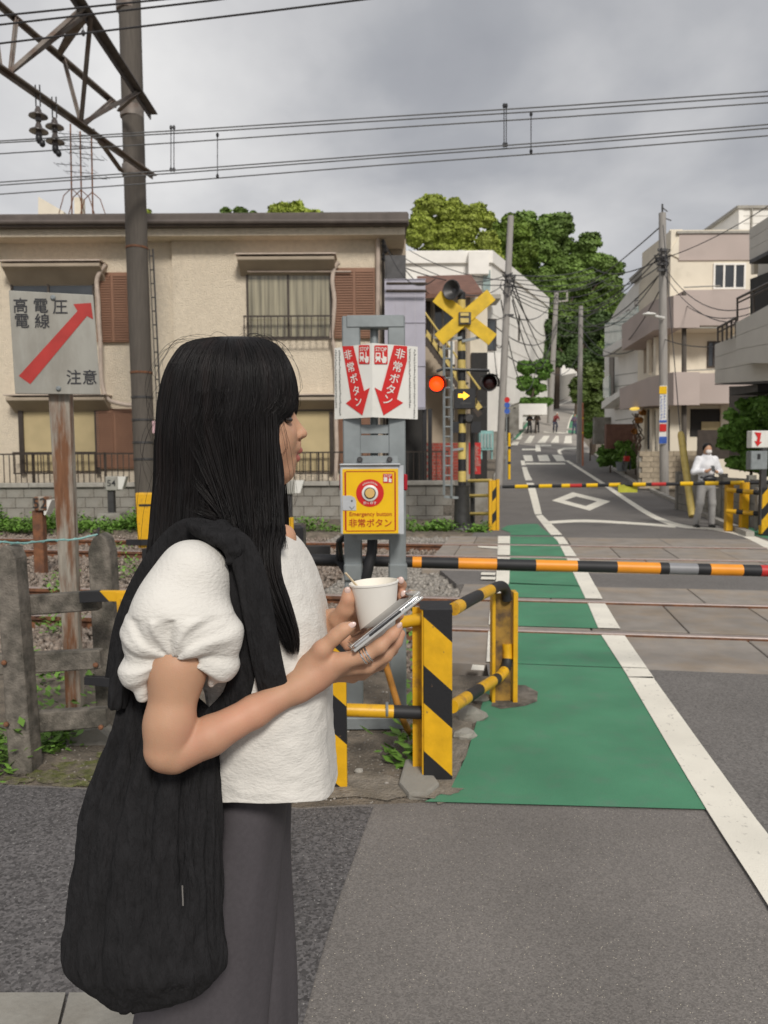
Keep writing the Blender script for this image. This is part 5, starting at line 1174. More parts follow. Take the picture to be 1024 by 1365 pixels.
for ch,x,y in (('高',100,580),('電',198,580),('圧',294,586),('電',106,654),('線',206,656),('注',360,930),('意',438,930)):
    lettering(ch, 74*us, W(*Zs(x,y),YV-.053), (1,0,-.01),(0.02,0,1), m_sk, hs, bold=0.0066)
for x,y in ((260,537),(287,980)): mb = MB(); mb.lathe(W(*Zs(x,y),YV-.05),[(.014,0),(.014,.006),(.008,.012)],12,(0,-1,0)); mb.build('bolt', m_steel, par=hs, smooth=True)
rp = T('green_rope', 'thin green rope tied between the fence post tops', 'rope', W(60,725,3.7)); mb = MB()
pts = smooth_path([W(-40,718,3.45),W(0,722,3.5),W(30,724,3.6),W(70,720,3.8),W(100,719,3.9),W(131,712,3.95)]); mb.tube(pts,.0045,6); mb.build('strand', m_teal, par=rp, smooth=True)
mb = MB(); mb.tube([p_+V((.003*math.sin(i*2.1),0,.006*math.sin(i*1.9))) for i,p_ in enumerate(pts)],.003,5); mb.build('strand', m_teal, par=rp)
mb = MB(); mb.tube([W(131,712,3.95),W(132,703,3.95)],.006,6); mb.build('loop', m_steeld, par=rp)
gb = T('guard_bracket', 'yellow and black angle bracket beside the concrete fence', 'guard rail', G(165,1010))
YA = 3.56
slabq('rail_end', gb, m_blackr, [(105,789),(132,788),(145,802),(106,804)], YA, .03, .002); slabq('rail_end', gb, m_yel, [(132.5,788),(182,788),(181,802),(145.5,802)], YA, .03, .002)
slabq('upright', gb, m_yel, [(154,790),(180,790),(168,853),(160,862)], YA-.012, .01, .002); slabq('upright', gb, m_yel, [(178,790),(190,792),(188,990),(180,990)], YA+.03, .01, .002)
slabq('low_rail', gb, m_blackr, [(112,902),(150,904),(150,917),(112,913)], YA, .03, .002)
mb = MB(); mb.lathe(W(165,800,YA-.013),[(.014,0),(.014,.008),(.008,.014)],10,(0,-1,0)); mb.build('bolt', m_yel, par=gb, smooth=True)
m_moss = M('moss',(.115,.125,.03),.95,var=.4,vs=22,bump=1,bs=90,col2=(.20,.17,.12),mixs=12,thr=(.42,.6),dist=.02)
for k,(x,y,rx,ry) in enumerate(((70,1035,34,9),(115,1024,40,11),(160,1040,38,9),(185,1022,24,9),(100,1046,30,5),(20,1042,22,5),(150,1010,22,7),(215,1050,26,6))): blob_flat('moss_patch', x, y, rx, ry, .0035+.0006*k, m_moss, seed=k+3)

# ---------------------------------------------------------------- crossing signal mast
YX = 15.9; sm = T('crossing_signal', 'striped crossing signal mast with yellow crossbuck and one lit red lamp', 'signal', W(616,705,YX))
def pm(name, x0,y0,x1,y1,d,mat,th=.06,**k): return part(name, sm, mat, x0,y0,x1,y1,YX-d,th,**k)
base = MB(); base.lathe(W(616,705,YX),[(.42,0),(.40,.05),(.26,.08),(.17,.12),(.15,.85),(.17,.9)],18); base.build('base', m_steeld, par=sm, smooth=True)
ys = [668,655,642,628,612,590,577,565,552,538,524,508,495,480,468,455,440,425,412,400,390]; 
for i,(a,b) in enumerate(zip(ys,ys[1:])):
    mb = MB(); mb.tube([W(616+(a-616)*.004,a,YX),W(616+(b-616)*.004,b,YX)], .082, 14); mb.build('band', [m_yelp,m_blackr][i%2], par=sm, smooth=True)
def blade(a,b,w):
    p,q = W(*a,YX-.16),W(*b,YX-.16); mb = MB(); mb.bar(p,q,.02,w, up=(0,0,1)); return mb
for k,(a,b) in enumerate((((582,395),(657,453)),((585,453),(655,393)))):
    p,q = W(*a,YX-.16-k*.03),W(*b,YX-.16-k*.03); d = (q-p).normalized(); n_ = d.cross(V((0,1,0))).normalized(); mb = MB(); mb.obox((p+q)/2,d*(q-p).length/2,V((0,.01,0)),n_*.135); mb.build('crossbuck_blade', m_yel if 0 else M('crossbuck_yellow',(.70,.45,.01),.5) if k==0 else bpy.data.materials['crossbuck_yellow'], par=sm, bevel=.004)
pm('crossbuck_clamp', 612,416,628,432,.25,m_steeld,.1); pm('clamp_stripe', 614,417,625,421,.27,m_yelp,.02); pm('clamp_stripe', 614,424,625,430,.27,m_yelp,.02)
mb = MB(); c = W(607,388,YX-.2); mb.lathe(c,[(.06,-.25),(.09,-.05),(.17,.12),(.20,.16),(.18,.165),(.05,.05)],18,(-.55,-.8,0)); mb.build('horn', m_steeld, par=sm, smooth=True)
mb = MB(); mb.tube([W(616,390,YX),W(606,390,YX-.05)],.05,8); mb.build('horn_bracket', m_steeld, par=sm)
mb = MB(); mb.tube([W(582,495,YX-.1),W(590,492,YX-.1),W(652,494,YX-.1),W(652,500,YX-.1)],.03,8); mb.build('lamp_arm', m_black, par=sm, smooth=True)
for k,(x,y) in enumerate(((582,512),(652,510))):
    c = W(x,y,YX-.2); ax = (0,-1,0) if k==0 else (.15,-1,0)
    mb = MB(); mb.lathe(c,[(.10,-.12),(.165,-.08),(.175,.0),(.165,.02)],22,ax); mb.build('lamp_body', m_black, par=sm, smooth=True)
    mb = MB(); n=18; r=.175; vs=[]
    for i in range(n+1):
        a = math.pi*(-.15+1.3*i/n); vs += [(c.x+r*math.cos(a),c.y-.0,c.z+r*math.sin(a)),(c.x+r*1.02*math.cos(a),c.y-.24,c.z+r*1.02*math.sin(a)-.02)]
    mb.add(vs,[(2*i,2*i+2,2*i+3,2*i+1) for i in range(n)]); mb.build('lamp_hood', m_black, par=sm, smooth=True)
    mb = MB(); mb.lathe(c+V((0,-.02,0)),[(.145,0),(.12,.035),(.06,.055),(.0,.06)],22,(0,-1,0)); mb.build('lamp_lens', emis('lit_red_lens',(1.0,.045,.003),1.5) if k==0 else M('dark_lens',(.03,.008,.008),.2), par=sm, smooth=True)
    pm('lamp_frame', x-12,y-11,x+12,y-9.5,.2,m_black,.14); 
pm('arrow_box', 606,518,634,545,.28,m_black,.18,bevel=.01); pm('side_box', 603,562,612,577,.12,m_black,.15); pm('side_box', 628,562,641,577,.1,m_black,.15); pm('side_box',601,545,605,560,.1,m_steeld,.1)
mb = MB(); a = [W(x,y,YX-.285) for x,y in ((611,525),(618,525),(618,522),(626,527.5),(618,533),(618,530),(611,530))]; mb.prism(a,(0,.003,0)); mb.build('lit_arrow', emis('lit_arrow',(1.0,.50,.03),1.1), par=sm)
mb = MB(); a = [W(x,y,YX-.285) for x,y in ((628,536.5),(618,536.5),(618,534.5),(613,537.5),(618,540.5),(618,538.5),(628,538.5))]; mb.prism(a,(0,.003,0)); mb.build('dark_arrow', m_steeld, par=sm)
mb = MB(); mb.lathe(W(625,558,YX-.15),[(.08,-.05),(.1,0),(.07,.05)],14,(0,-1,0)); mb.build('bell', m_steeld, par=sm, smooth=True)
lad = T('signal_ladder', 'thin steel ladder frame standing left of the signal mast', 'ladder', W(596,665,YX))
for x,yt,yb in ((592,460,660),(602,455,662)):
    mb = MB(); mb.tube([W(x,yb,YX-.15),W(x,yt,YX-.15)],.028,6); mb.build('rail', m_steel, par=lad, smooth=True)
for y in range(465,660,13): mb = MB(); mb.tube([W(592,y,YX-.15),W(602,y,YX-.15)],.018,5); mb.build('rung', m_steel, par=lad)
for a,b in (((602,452),(616,450)),((602,600),(618,598)),((592,662),(616,664)),((602,520),(608,520)),((616,455),(650,447))): mb = MB(); mb.bar(W(*a,YX-.1),W(*b,YX-.1),.05,.05); mb.build('bracket', m_steel, par=lad)
dp = T('rusty_stake', 'dark thin post just right of the signal mast', 'post', W(631,700,YX+.3)); mb = MB(); mb.tube([W(630,702,YX+.3),W(630,575,YX+.3)],.05,8); mb.build('shaft', m_steeld, par=dp, smooth=True)
# barrier drive/guards beyond the crossing
m_hz2 = hazard('hazard_stripe_far', .46, -1.2, 0, off=.2)
g2 = T('far_left_guard', 'yellow guard posts with black stripes left of the far stop line', 'guard rail', W(658,708,15.4))
for x0,x1,m in ((652,656,m_yel),(656,661.5,m_hz2),(662,666,m_yel)): part('post', g2, m, x0,641-(x0-652)*.2,x1,709,15.4,.15)
for y in (641,661,685): mb = MB(); mb.tube([W(625,y,16.2),W(655,y-.5,15.5)],.035,7); mb.build('rail', m_yelp, par=g2, smooth=True)
g3 = T('far_right_guard', 'group of striped yellow guard posts right of the waiting man', 'guard rail', W(995,715,14.3))
for x0,x1,y0,y1,Y,m in ((968,979,643,708,14.8,m_yel),(988,1000,643,710,14.6,m_yel),(1015,1040,650,714,14.0,m_hz2),(1009,1012,650,708,14.5,m_kerb)): part('post', g3, m, x0,y0,x1,y1,Y,.12,bevel=.01)
for y,x0,x1 in ((655,975,1014),(683,975,1014)): 
    striped_pipe('rail', [W(x0-6,y-2,14.7),W(x1,y+2,14.3)], .045, (.3,.5,.8), g3)
# emergency boxes on the right
eb = T('roadside_button_box', 'white box with red arrow print above a small grey switch box at the right edge', 'button box', W(1012,640,13.8))
part('sign_box', eb, m_signw, 1002,574,1026,597,13.8,.2,bevel=.01); part('switch_box', eb, m_steel, 1001,601,1024,626,13.8,.2,bevel=.01); part('post', eb, m_steeld, 1013,574,1024,700,14.01,.08); part('switch', eb, m_black, 1010,605,1014,612,13.79,.02)
mb = MB(); mb.prism([W(x,y,13.79) for x,y in ((1006,576),(1015,577),(1013,589),(1016,589),(1010,595),(1006,588),(1009,588),(1010,583))],(0,.005,0)); mb.build('arrow_mark', m_signred, par=eb)

# ---------------------------------------------------------------- utility poles and wires
def upole(label, base, top, Y, r, mat=m_polel, kind='utility_pole'):
    t = T(kind, label, 'pole', W(*base,Y)); mb = MB(); mb.tube([W(*base,Y)-V((0,0,.3)),W(*top,Y)],[r,r*.75],14); mb.build('shaft', mat, par=t, smooth=True); return t
def ptag(t, kind, Y, x, y, **k):
    if kind == 'arm': mb = MB(); mb.bar(W(x,y,Y),W(x+k['w'],y,Y),.08,.08); mb.build('cross_arm', m_steeld, par=t)
    if kind == 'tx': mb = MB(); mb.lathe(W(x,y,Y),[(.15,-.25),(.17,-.2),(.17,.2),(.1,.26)],12); mb.build('fitting', m_steeld, par=t, smooth=True)
P1 = upole('tall grey pole behind the crossing signal, wires bunched half way up', (664,655), (681,288), 33, .17)
for y in (368,374,382,420): ptag(P1,'arm',32.9,673,y,w=12)
t = T('street_sign_post', 'thin post with small round red-blue and blue street signs beside the grey pole', 'sign', W(675,640,31)); part('post', t, m_steel, 674.5,535,676,640,31,.05)
for y,m in ((533,m_signred),(540,M('sign_blue',(.03,.10,.42),.5)),(548,bpy.data.materials['sign_blue'])): mb = MB(); mb.lathe(W(676,y,30.9),[(.11,0),(.11,.02)],14,(0,-1,0)); mb.build('disc', m, par=t)
P2 = upole('pale pole with an arm bracket in front of the wooded hill', (733,560), (742,388), 74, .28)
mb = MB(); mb.bar(W(742,389,74),W(757,388,74),.15,.15); mb.bar(W(743,402,74),W(755,401,74),.15,.15); mb.bar(W(756,388,74),W(756,402,74),.15,.15); mb.build('bracket', m_kerb, par=P2)
P3 = upole('slim pole at the right of the zebra crossing', (772,618), (774.5,408), 47, .17)
P4 = upole('tall concrete pole with advert strip in front of the cream block', (886,668), (883,284), 26.5, .155)
mb = MB(); mb.tube([W(883,290,26.5),W(883,272,26.5)],.03,6); mb.bar(W(882,276,26.5),W(890,282,26.5),.03,.03); mb.bar(W(884,290,26.5),W(895,294,26.5),.03,.03); mb.build('top_spike', m_steeld, par=P4)
for y in (333,346,352,360): ptag(P4,'arm',26.3,877,y,w=13)
mb = MB(); mb.tube([W(885,424,26.3),W(872,421,25.9),W(863,417,25.8)],.05,8); mb.ell(W(866,419,25.8),(.24,.12,.06),10,6); mb.build('street_lamp', m_signw, par=P4, smooth=True)
def strip(x0,y0,x1,y1,m,nm='advert'): return part(nm, P4, m, x0,y0,x1,y1,26.5-.185,.012)
strip(878.5,514,889.5,592,m_signw,'advert_sheet'); 
for a in ((879,515,889,525,m_signy),(879,560,889,563,bpy.data.materials['sign_blue']),(879.5,565,888.5,575,m_signred),(879,582,889,591,bpy.data.materials['sign_blue'])):
    p,q = W(a[0],a[3],26.29),W(a[1],a[1],26.29); p,q = W(a[0],a[3],26.29),W(a[2],a[1],26.29); mb = MB(); mb.box(p.x,q.x,26.29,26.30,p.z,q.z); mb.build('advert_print', a[4], par=P4)
rs = random.Random(8); mb = MB()
for (xa,y0,y1) in ((881.5,528,558),(885.8,527,558)):
    y = y0
    while y < y1:
        for q in range(3): 
            p = W(xa+rs.uniform(-1,.4),y+q*.9,26.28); w_=rs.uniform(.03,.06); mb.box(p.x,p.x+w_,26.285,26.29,p.z,p.z+.012)
        y += 4
o = mb.build('fine_print', bpy.data.materials['sign_blue'], par=P4); o['kind']='stuff'
P5 = upole('slim grey pole beside the cream block corner', (912,640), (912,390), 27.5, .10, m_pole)
ptag(P5,'arm',27.3,906,402,w=14)
mb = MB(); mb.tube([W(912+7*math.cos(a/3),411+5*math.sin(a/3),27.2) for a in range(20)],.02,5); mb.build('cable_loop', m_wire, par=P5)
gy = T('guy_cover', 'leaning pale yellow guy wire guard beside the waiting man', 'guy wire', W(922,684,18)); mb = MB(); mb.tube([W(923,688,18),W(908,580,19),W(907,575,19)],[.085,.085,.05],12); mb.build('sleeve', m_yelp, par=gy, smooth=True)
mb = MB(); mb.tube([W(907,577,19),W(884,300,26)],.012,4); mb.build('guy_wire', m_wire, par=gy)
for k,(x,y0,y1,Y) in enumerate(((679,577,639,30),(777,537,621,45),(774,560,598,50))):
    if k == 2: continue
    t = T('marker_pole', ['slim yellow and black marker pole at the left of the street','slim orange marker pole beside the zebra crossing'][k], 'pole', W(x,y1,Y)); mb = MB(); mb.tube([W(x,y1,Y),W(x,y0,Y)],.05,8); mb.build('shaft', [m_signy,M('salmon',(.55,.20,.10),.6)][k], par=t, smooth=True)
    for y in (y0+20,y0+40): mb = MB(); mb.lathe(W(x,y,Y),[(.052,-.05),(.054,0),(.052,.05)],10); mb.build('band', m_signy if k else m_black, par=t)
wl_ = [((541,345,40),(676,380,33),.4),((545,333,40),(676,374,33),.3),((678,366,33),(790,356,60),.3),((790,356,60),(883,345,26.5),.5),((676,380,33),(800,372,55),.5),((800,372,55),(883,352,26.5),.6),
  ((676,420,33),(742,392,74),1.0),((742,392,74),(883,338,26.5),1.8),((742,398,74),(883,362,26.5),2.2),((683,385,33),(742,432,74),1.5),((742,432,74),(830,424,40),.8),((742,428,74),(805,404,45),.6),((660,435,33),(742,436,74),1.2),
  ((683,395,33),(773,470,47),2.2),((683,400,33),(735,450,70),2.8),((668,400,33),(715,492,60),2.6),((671,470,33),(742,440,74),1.6),((742,440,74),(773,430,47),.7),((773,418,47),(883,360,26.5),1.3),((773,432,47),(912,402,27.5),1.8),
  ((773,445,47),(883,380,26.5),1.8),((883,345,26.5),(1060,250,22),.2),((883,352,26.5),(1040,390,19),.9),((883,362,26.5),(1040,410,19),.9),((912,405,27.5),(1040,398,20),.5),((883,333,26.5),(770,430,80),.3),((883,300,26.5),(770,385,80),.3),
  ((676,374,33),(600,388,17),.3),((512,320,19.5),(580,372,16.2),.5),((512,326,19.5),(676,420,33),.9),((885,452,26.5),(1000,455,20),.2),((683,372,33),(742,480,74),1.2),((657,440,33),(676,430,33),.9),((672,505,33),(657,440,33),1.2),((512,345,19.5),(672,368,33),.4)]
wt = T('street_wires', 'tangle of overhead wires strung between the street poles', 'wires', W(742,400,60))
for i,(a,b,sag) in enumerate(wl_):
    p,q = W(*a),W(*b); mb = MB(); pts = [p.lerp(q,t/14)-V((0,0,4*sag*(t/14)*(1-t/14))) for t in range(15)]; mb.tube(pts, .006+.00032*max(a[2],b[2]), 4); mb.build('wire', m_wire, par=wt)
for j in range(7):
    a = (676,372+j*3,33); b = (800+j*6,360+j*5,52-j); p,q = W(*a),W(*b); mb = MB(); mb.tube([p.lerp(q,t/12)-V((0,0,4*(.3+.15*j)*(t/12)*(1-t/12))) for t in range(13)], .019, 4); mb.build('wire', m_wire, par=wt)
mb = MB(); mb.tube([W(883,352,26.3)+V((random.uniform(-.3,.3),random.uniform(-.3,.3),random.uniform(-.5,.5))) for _ in range(24)],.02,4); mb.build('wire', m_wire, par=wt)
mb = MB(); mb.tube([W(676,378,32.8)+V((random.uniform(-.3,.4),random.uniform(-.3,.3),random.uniform(-.7,.7))) for _ in range(26)],.025,4); mb.build('wire', m_wire, par=wt)
# bicycle by the tan wall, pots
bc = T('bicycle', 'parked bicycle with a red rear basket beside the tan block wall', 'bicycle', W(836,628,36.5))
for x,s in ((831,7.5),(840,7.5)):
    c = W(x,619,36.4+(x-831)*.05); mb = MB(); mb.tube([c+V((.12*math.cos(a*.314),.0+.28*math.cos(a*.314),.28*math.sin(a*.314))) for a in range(21)],.02,6); mb.build('wheel', m_black, par=bc, smooth=True)
mb = MB(); mb.tube(wp((831,619,36.3),(834,606,36.4),(839,608,36.6),(840,619,36.8)),.02,6); mb.tube(wp((834,606,36.4),(835,601,36.4)),.02,6); mb.build('frame', m_steeld, par=bc); part('basket', bc, m_signred, 833,608,840,615,36.2,.25,bevel=.02)
pt = T('plant_pot', 'dark green planter under the lighter shrub', 'pot', W(829,626,37)); mb = MB(); mb.lathe(W(829,628,37.6),[(.22,0),(.30,.42),(.31,.45)],14); mb.build('pot', m_teal if 0 else m_steel, par=pt, smooth=True)
# ================================================================ people
def sdf_mesh(prims, res, k=.01, disp=None, pad=.02):
    """one continuous surface round a set of tapered capsules and ellipsoids (smooth union, surface nets)"""
    lo = np.full(3, 1e9); hi = -lo
    for p in prims:
        if p[0] in 'cC':
            for q, r in ((p[1], p[3]), (p[2], p[4])): q = np.array(q); lo = np.minimum(lo, q-r); hi = np.maximum(hi, q+r)
        elif p[0] == 'e': q = np.array(p[1]); r = max(p[2]); lo = np.minimum(lo, q-r); hi = np.maximum(hi, q+r)
    lo -= pad; hi += pad; n = np.ceil((hi-lo)/res).astype(int)+1
    F = np.full(n, .05, np.float32); ax = [lo[i]+np.arange(n[i])*res for i in range(3)]
    for p in prims:
        kk = (p[5] if p[0] in 'cC' and len(p) > 5 else (p[4] if p[0] in 'eE' and len(p) > 4 else k))
        if p[0] in 'cC': a, b = np.array(p[1]), np.array(p[2]); m = max(p[3], p[4]); l_, h_ = np.minimum(a,b)-m, np.maximum(a,b)+m
        else: a = np.array(p[1]); m = max(p[2]); l_, h_ = a-m, a+m
        e = kk+.03 if p[0] in 'ce' else kk+.01
        i0 = np.clip(np.floor((l_-e-lo)/res).astype(int), 0, n-1); i1 = np.clip(np.ceil((h_+e-lo)/res).astype(int)+1, 1, n)
        sl_ = tuple(slice(i0[i], i1[i]) for i in range(3)); X, Y, Z_ = np.meshgrid(*[ax[i][sl_[i]] for i in range(3)], indexing='ij'); P_ = np.stack([X,Y,Z_], -1)
        if p[0] in 'cC':
            ab = b-a; t = np.clip(((P_-a)@ab)/max(ab@ab, 1e-9), 0, 1); d = np.linalg.norm(P_-a-t[...,None]*ab, axis=-1)-(p[3]+(p[4]-p[3])*t)
        else:
            q = P_-a
            if len(p) > 3 and p[3] is not None: q = q@np.array(p[3])
            r = np.array(p[2]); k0 = np.linalg.norm(q/r, axis=-1); k1 = np.linalg.norm(q/r/r, axis=-1)+1e-9; d = k0*(k0-1)/k1
        f = F[sl_]
        if p[0] in 'ce': h = np.maximum(kk-np.abs(f-d), 0)/max(kk,1e-6); F[sl_] = np.minimum(f, d)-h*h*kk*.25
        else: d = -d; h = np.maximum(kk-np.abs(f-d), 0)/max(kk,1e-6); F[sl_] = np.maximum(f, d)+h*h*kk*.25
    if disp is not None:
        X, Y, Z_ = np.meshgrid(*ax, indexing='ij'); F = F+disp(X,Y,Z_).astype(np.float32)
    s = F < 0
    c = np.zeros(n-1, int); V8 = np.zeros((*(n-1), 3)); cnt = np.zeros(n-1)
    for axis in range(3):
        for o1 in (0,1):
            for o2 in (0,1):
                off = [0,0,0]; oth = [i for i in range(3) if i != axis]; off[oth[0]] = o1; off[oth[1]] = o2
                A = tuple(slice(off[i], off[i]+n[i]-1) for i in range(3)); B = tuple(slice(off[i]+(i==axis), off[i]+(i==axis)+n[i]-1) for i in range(3))
                fa, fb = F[A], F[B]; m = (fa < 0) != (fb < 0); t = np.where(m, fa/(fa-fb+1e-12), 0)
                for i in range(3): V8[...,i] += np.where(m, off[i]+(t if i == axis else 0), 0)
                cnt += m
    act = cnt > 0; idx = np.full(n-1, -1); idx[act] = np.arange(act.sum())
    g = np.argwhere(act); vs = (g+V8[act]/cnt[act][:,None])*res+lo; fs = []
    for axis in range(3):
        oth = [i for i in range(3) if i != axis]
        S0 = [slice(1, n[i]-1) for i in range(3)]; S0[axis] = slice(0, n[axis]-1); S1 = list(S0); S1[axis] = slice(1, n[axis])
        a, b = s[tuple(S0)], s[tuple(S1)]
        for flip in (0,1):
            e = np.argwhere((a & ~b) if not flip else (~a & b))
            if not len(e): continue
            base = e.copy(); 
            for i in oth: base[:, i] += 1
            q = []
            for d1, d2 in ((-1,-1),(0,-1),(0,0),(-1,0)):
                w = base.copy(); w[:,oth[0]] += d1; w[:,oth[1]] += d2; q.append(idx[w[:,0],w[:,1],w[:,2]])
            q = np.stack(q, 1)
            if flip ^ (axis == 1): q = q[:, ::-1]
            fs.append(q)
    return vs, np.concatenate(fs)
def mesh_obj(name, parts, mats, par=None, smooth_it=0, kind=None):
    if not isinstance(mats, (list, tuple)): mats = [mats]
    vs = []; fs = []; mi = []; o = 0
    for p in parts: vs.append(p[0]); fs.append(p[1]+o); mi += (list(p[2]) if len(p) > 2 and not isinstance(p[2], int) else [p[2] if len(p) > 2 else 0]*len(p[1])); o += len(p[0])
    vs = np.concatenate(vs); fs = np.concatenate(fs)
    org = np.array(ORG.get(par.name, V((0,0,0)))) if par else np.zeros(3)
    me = bpy.data.meshes.new(name); me.vertices.add(len(vs)); me.vertices.foreach_set('co', (vs-org).astype(np.float32).ravel())
    k = fs.shape[1]; me.loops.add(fs.size); me.loops.foreach_set('vertex_index', fs.astype(np.int32).ravel()); me.polygons.add(len(fs))
    me.polygons.foreach_set('loop_start', np.arange(0, fs.size, k, dtype=np.int32)); me.polygons.foreach_set('loop_total', np.full(len(fs), k, dtype=np.int32))
    me.polygons.foreach_set('material_index', mi); me.polygons.foreach_set('use_smooth', [True]*len(fs)); me.update(calc_edges=True)
    if smooth_it:
        bm = bmesh.new(); bm.from_mesh(me)
        for _ in range(smooth_it): bmesh.ops.smooth_vert(bm, verts=bm.verts, factor=.5, use_axis_x=True, use_axis_y=True, use_axis_z=True)
        bm.to_mesh(me); bm.free()
    for m in mats: me.materials.append(m)
    ob = bpy.data.objects.new(name, me); COL.objects.link(ob)
    if par: ob.parent = par; ORG[ob.name] = ORG[par.name]
    if kind: ob['kind'] = kind
    return ob
def cr_spline(ps, k):
    ps = [np.array(p, float) for p in ps]; out = []
    for i in range(len(ps)-1):
        a,b,c,d = ps[max(i-1,0)],ps[i],ps[i+1],ps[min(i+2,len(ps)-1)]
        for j in range(k): t = j/k; out.append(.5*((2*b)+(c-a)*t+(2*a-5*b+4*c-d)*t*t+(3*b-3*c+d-a)*t**3))
    return np.array(out+[ps[-1]])
def loft(levels, n=96, sub=8, ex=2.4, disp=None, zoff=None, thick=0, cap=True):
    """levels: (py, x_left, x_right, Y_centre, Y_half) read at the depth Y_centre; a cloth tube through superellipse rings"""
    L = cr_spline(levels, sub); m = len(L); th = np.linspace(0, 2*math.pi, n, endpoint=False)
    c, s = np.cos(th), np.sin(th); cx = np.sign(c)*np.abs(c)**(2/ex); sy = np.sign(s)*np.abs(s)**(2/ex); vs = np.zeros((m, n, 3))
    for i, (py, xl, xr, Yc, Yh) in enumerate(L):
        a, b = W(xl, py, Yc), W(xr, py, Yc); X = (a.x+b.x)/2+(b.x-a.x)/2*cx; Y = Yc+Yh*sy; Zc = np.full(n, (a.z+b.z)/2)
        R_ = np.stack([X, Y, Zc], 1)
        if zoff is not None: R_[:,2] += zoff(th, i/(m-1))
        if disp is not None: nrm = np.stack([c, s, 0*c], 1); R_ += nrm*disp(th, i/(m-1), R_)[:,None]
        vs[i] = R_
    out = vs.reshape(-1, 3); fs = [(i*n+j, i*n+(j+1)%n, (i+1)*n+(j+1)%n, (i+1)*n+j) for i in range(m-1) for j in range(n)]
    fs = np.array(fs)[:, ::-1]
    if thick:
        ctr = vs.mean(1, keepdims=True); inn = vs+(ctr-vs)*np.minimum(1, thick/np.linalg.norm(ctr-vs, axis=2, keepdims=True)); o = m*n
        rim = np.array([((m-1)*n+j, (m-1)*n+(j+1)%n, o+(m-1)*n+(j+1)%n, o+(m-1)*n+j) for j in range(n)])[:, ::-1]
        rim0 = np.array([(j, (j+1)%n, o+(j+1)%n, o+j) for j in range(n)])
        out = np.concatenate([out, inn.reshape(-1,3)]); fs = np.concatenate([fs, fs[:, ::-1]+o, rim, rim0])
    elif cap:
        a, b = out[:n].mean(0), out[-n:].mean(0); o = len(out); out = np.concatenate([out, [a, b]])
        fs = np.concatenate([fs, [(j, (j+1)%n, o, o) for j in range(n)], [((m-1)*n+(j+1)%n, (m-1)*n+j, o+1, o+1) for j in range(n)]])
        # keep quads valid: split degenerate caps off as thin quads
        fs = fs[:-2*n]; ring0 = [(j, (j+1)%n, o, o) for j in range(0)]
        mid0, mid1 = out[:n]*.5+a*.5, out[m*n-n:m*n]*.5+b*.5; o = m*n; out = np.concatenate([out[:m*n], mid0, mid1, out[:n]*.02+a*.98, out[m*n-n:m*n]*.02+b*.98])
        ex_ = []
        for j in range(n):
            k = (j+1)%n; ex_ += [(j, k, o+k, o+j), (o+j, o+k, o+2*n+k, o+2*n+j), ((m-1)*n+k, (m-1)*n+j, o+n+j, o+n+k), (o+n+k, o+n+j, o+3*n+j, o+3*n+k)]
        fs = np.concatenate([fs, ex_])
    return out, fs
def band(path, widths, thick, n=14, sub=6, across=(0,1,0), twist=0, rid=0):
    """a flat cloth band along a path; across = the direction of its narrow side"""
    P_ = cr_spline(path, sub); Wd = np.interp(np.linspace(0,1,len(P_)), np.linspace(0,1,len(widths)), widths); vs = []
    ac = np.array(across, float)
    for i, p in enumerate(P_):
        t = P_[min(i+1,len(P_)-1)]-P_[max(i-1,0)]; t /= np.linalg.norm(t); b = np.cross(t, ac); b /= np.linalg.norm(b); q = np.cross(b, t)
        for j in range(n):
            a = 2*math.pi*j/n; rr = 1+rid*math.sin(a*5+i*.15); vs.append(p+b*math.cos(a)*Wd[i]/2+q*math.sin(a)*thick/2*rr)
    fs = np.array([(i*n+j, i*n+(j+1)%n, (i+1)*n+(j+1)%n, (i+1)*n+j) for i in range(len(P_)-1) for j in range(n)])
    return np.array(vs), fs
def Wn(x, y, Y): return np.array(W(x, y, Y))
def pr(x, Y): return x*Y/FPX          # photo pixels to metres at depth Y

m_skin = M('skin', (.51,.295,.185), .55, var=.08, vs=14, bump=.35, bs=420, spec=.32, ss=.12, col2=(.55,.265,.18), mixs=9, thr=(.45,.8), dist=.001)
m_lip = M('lips', (.34,.11,.085), .38, var=.06, vs=60, spec=.5)
m_nail = M('nail', (.74,.55,.49), .18, spec=.6)
def hair_mat(name, c1, c2):
    m = M(name, c1, .42, var=.6, vs=70, spec=.34, stretch=(1,1,.03), col2=c2, mixs=30, thr=(.5,.75)); return m
m_hair = hair_mat('black_hair', (.0055,.0042,.0042), (.014,.009,.008))
m_blouse = M('white_crinkled_cotton', (.70,.675,.625), .85, var=.03, vs=8, bump=.6, bs=130, spec=.2, stretch=(1,1,2.2), detail=5, dist=.0026)
m_bag = M('black_crinkled_cloth', (.015,.0145,.0155), .92, var=.22, vs=90, bump=1.0, bs=85, spec=.25, stretch=(1,1,.28), dist=.014)
m_trou = M('charcoal_trouser_cloth', (.076,.069,.075), .78, var=.07, vs=140, bump=.25, bs=500, spec=.25, dist=.001)
m_silver = M('silver', (.75,.74,.72), .16, 1.0, var=.1, vs=30)
m_shoe = M('black_shoe', (.02,.02,.02), .5)

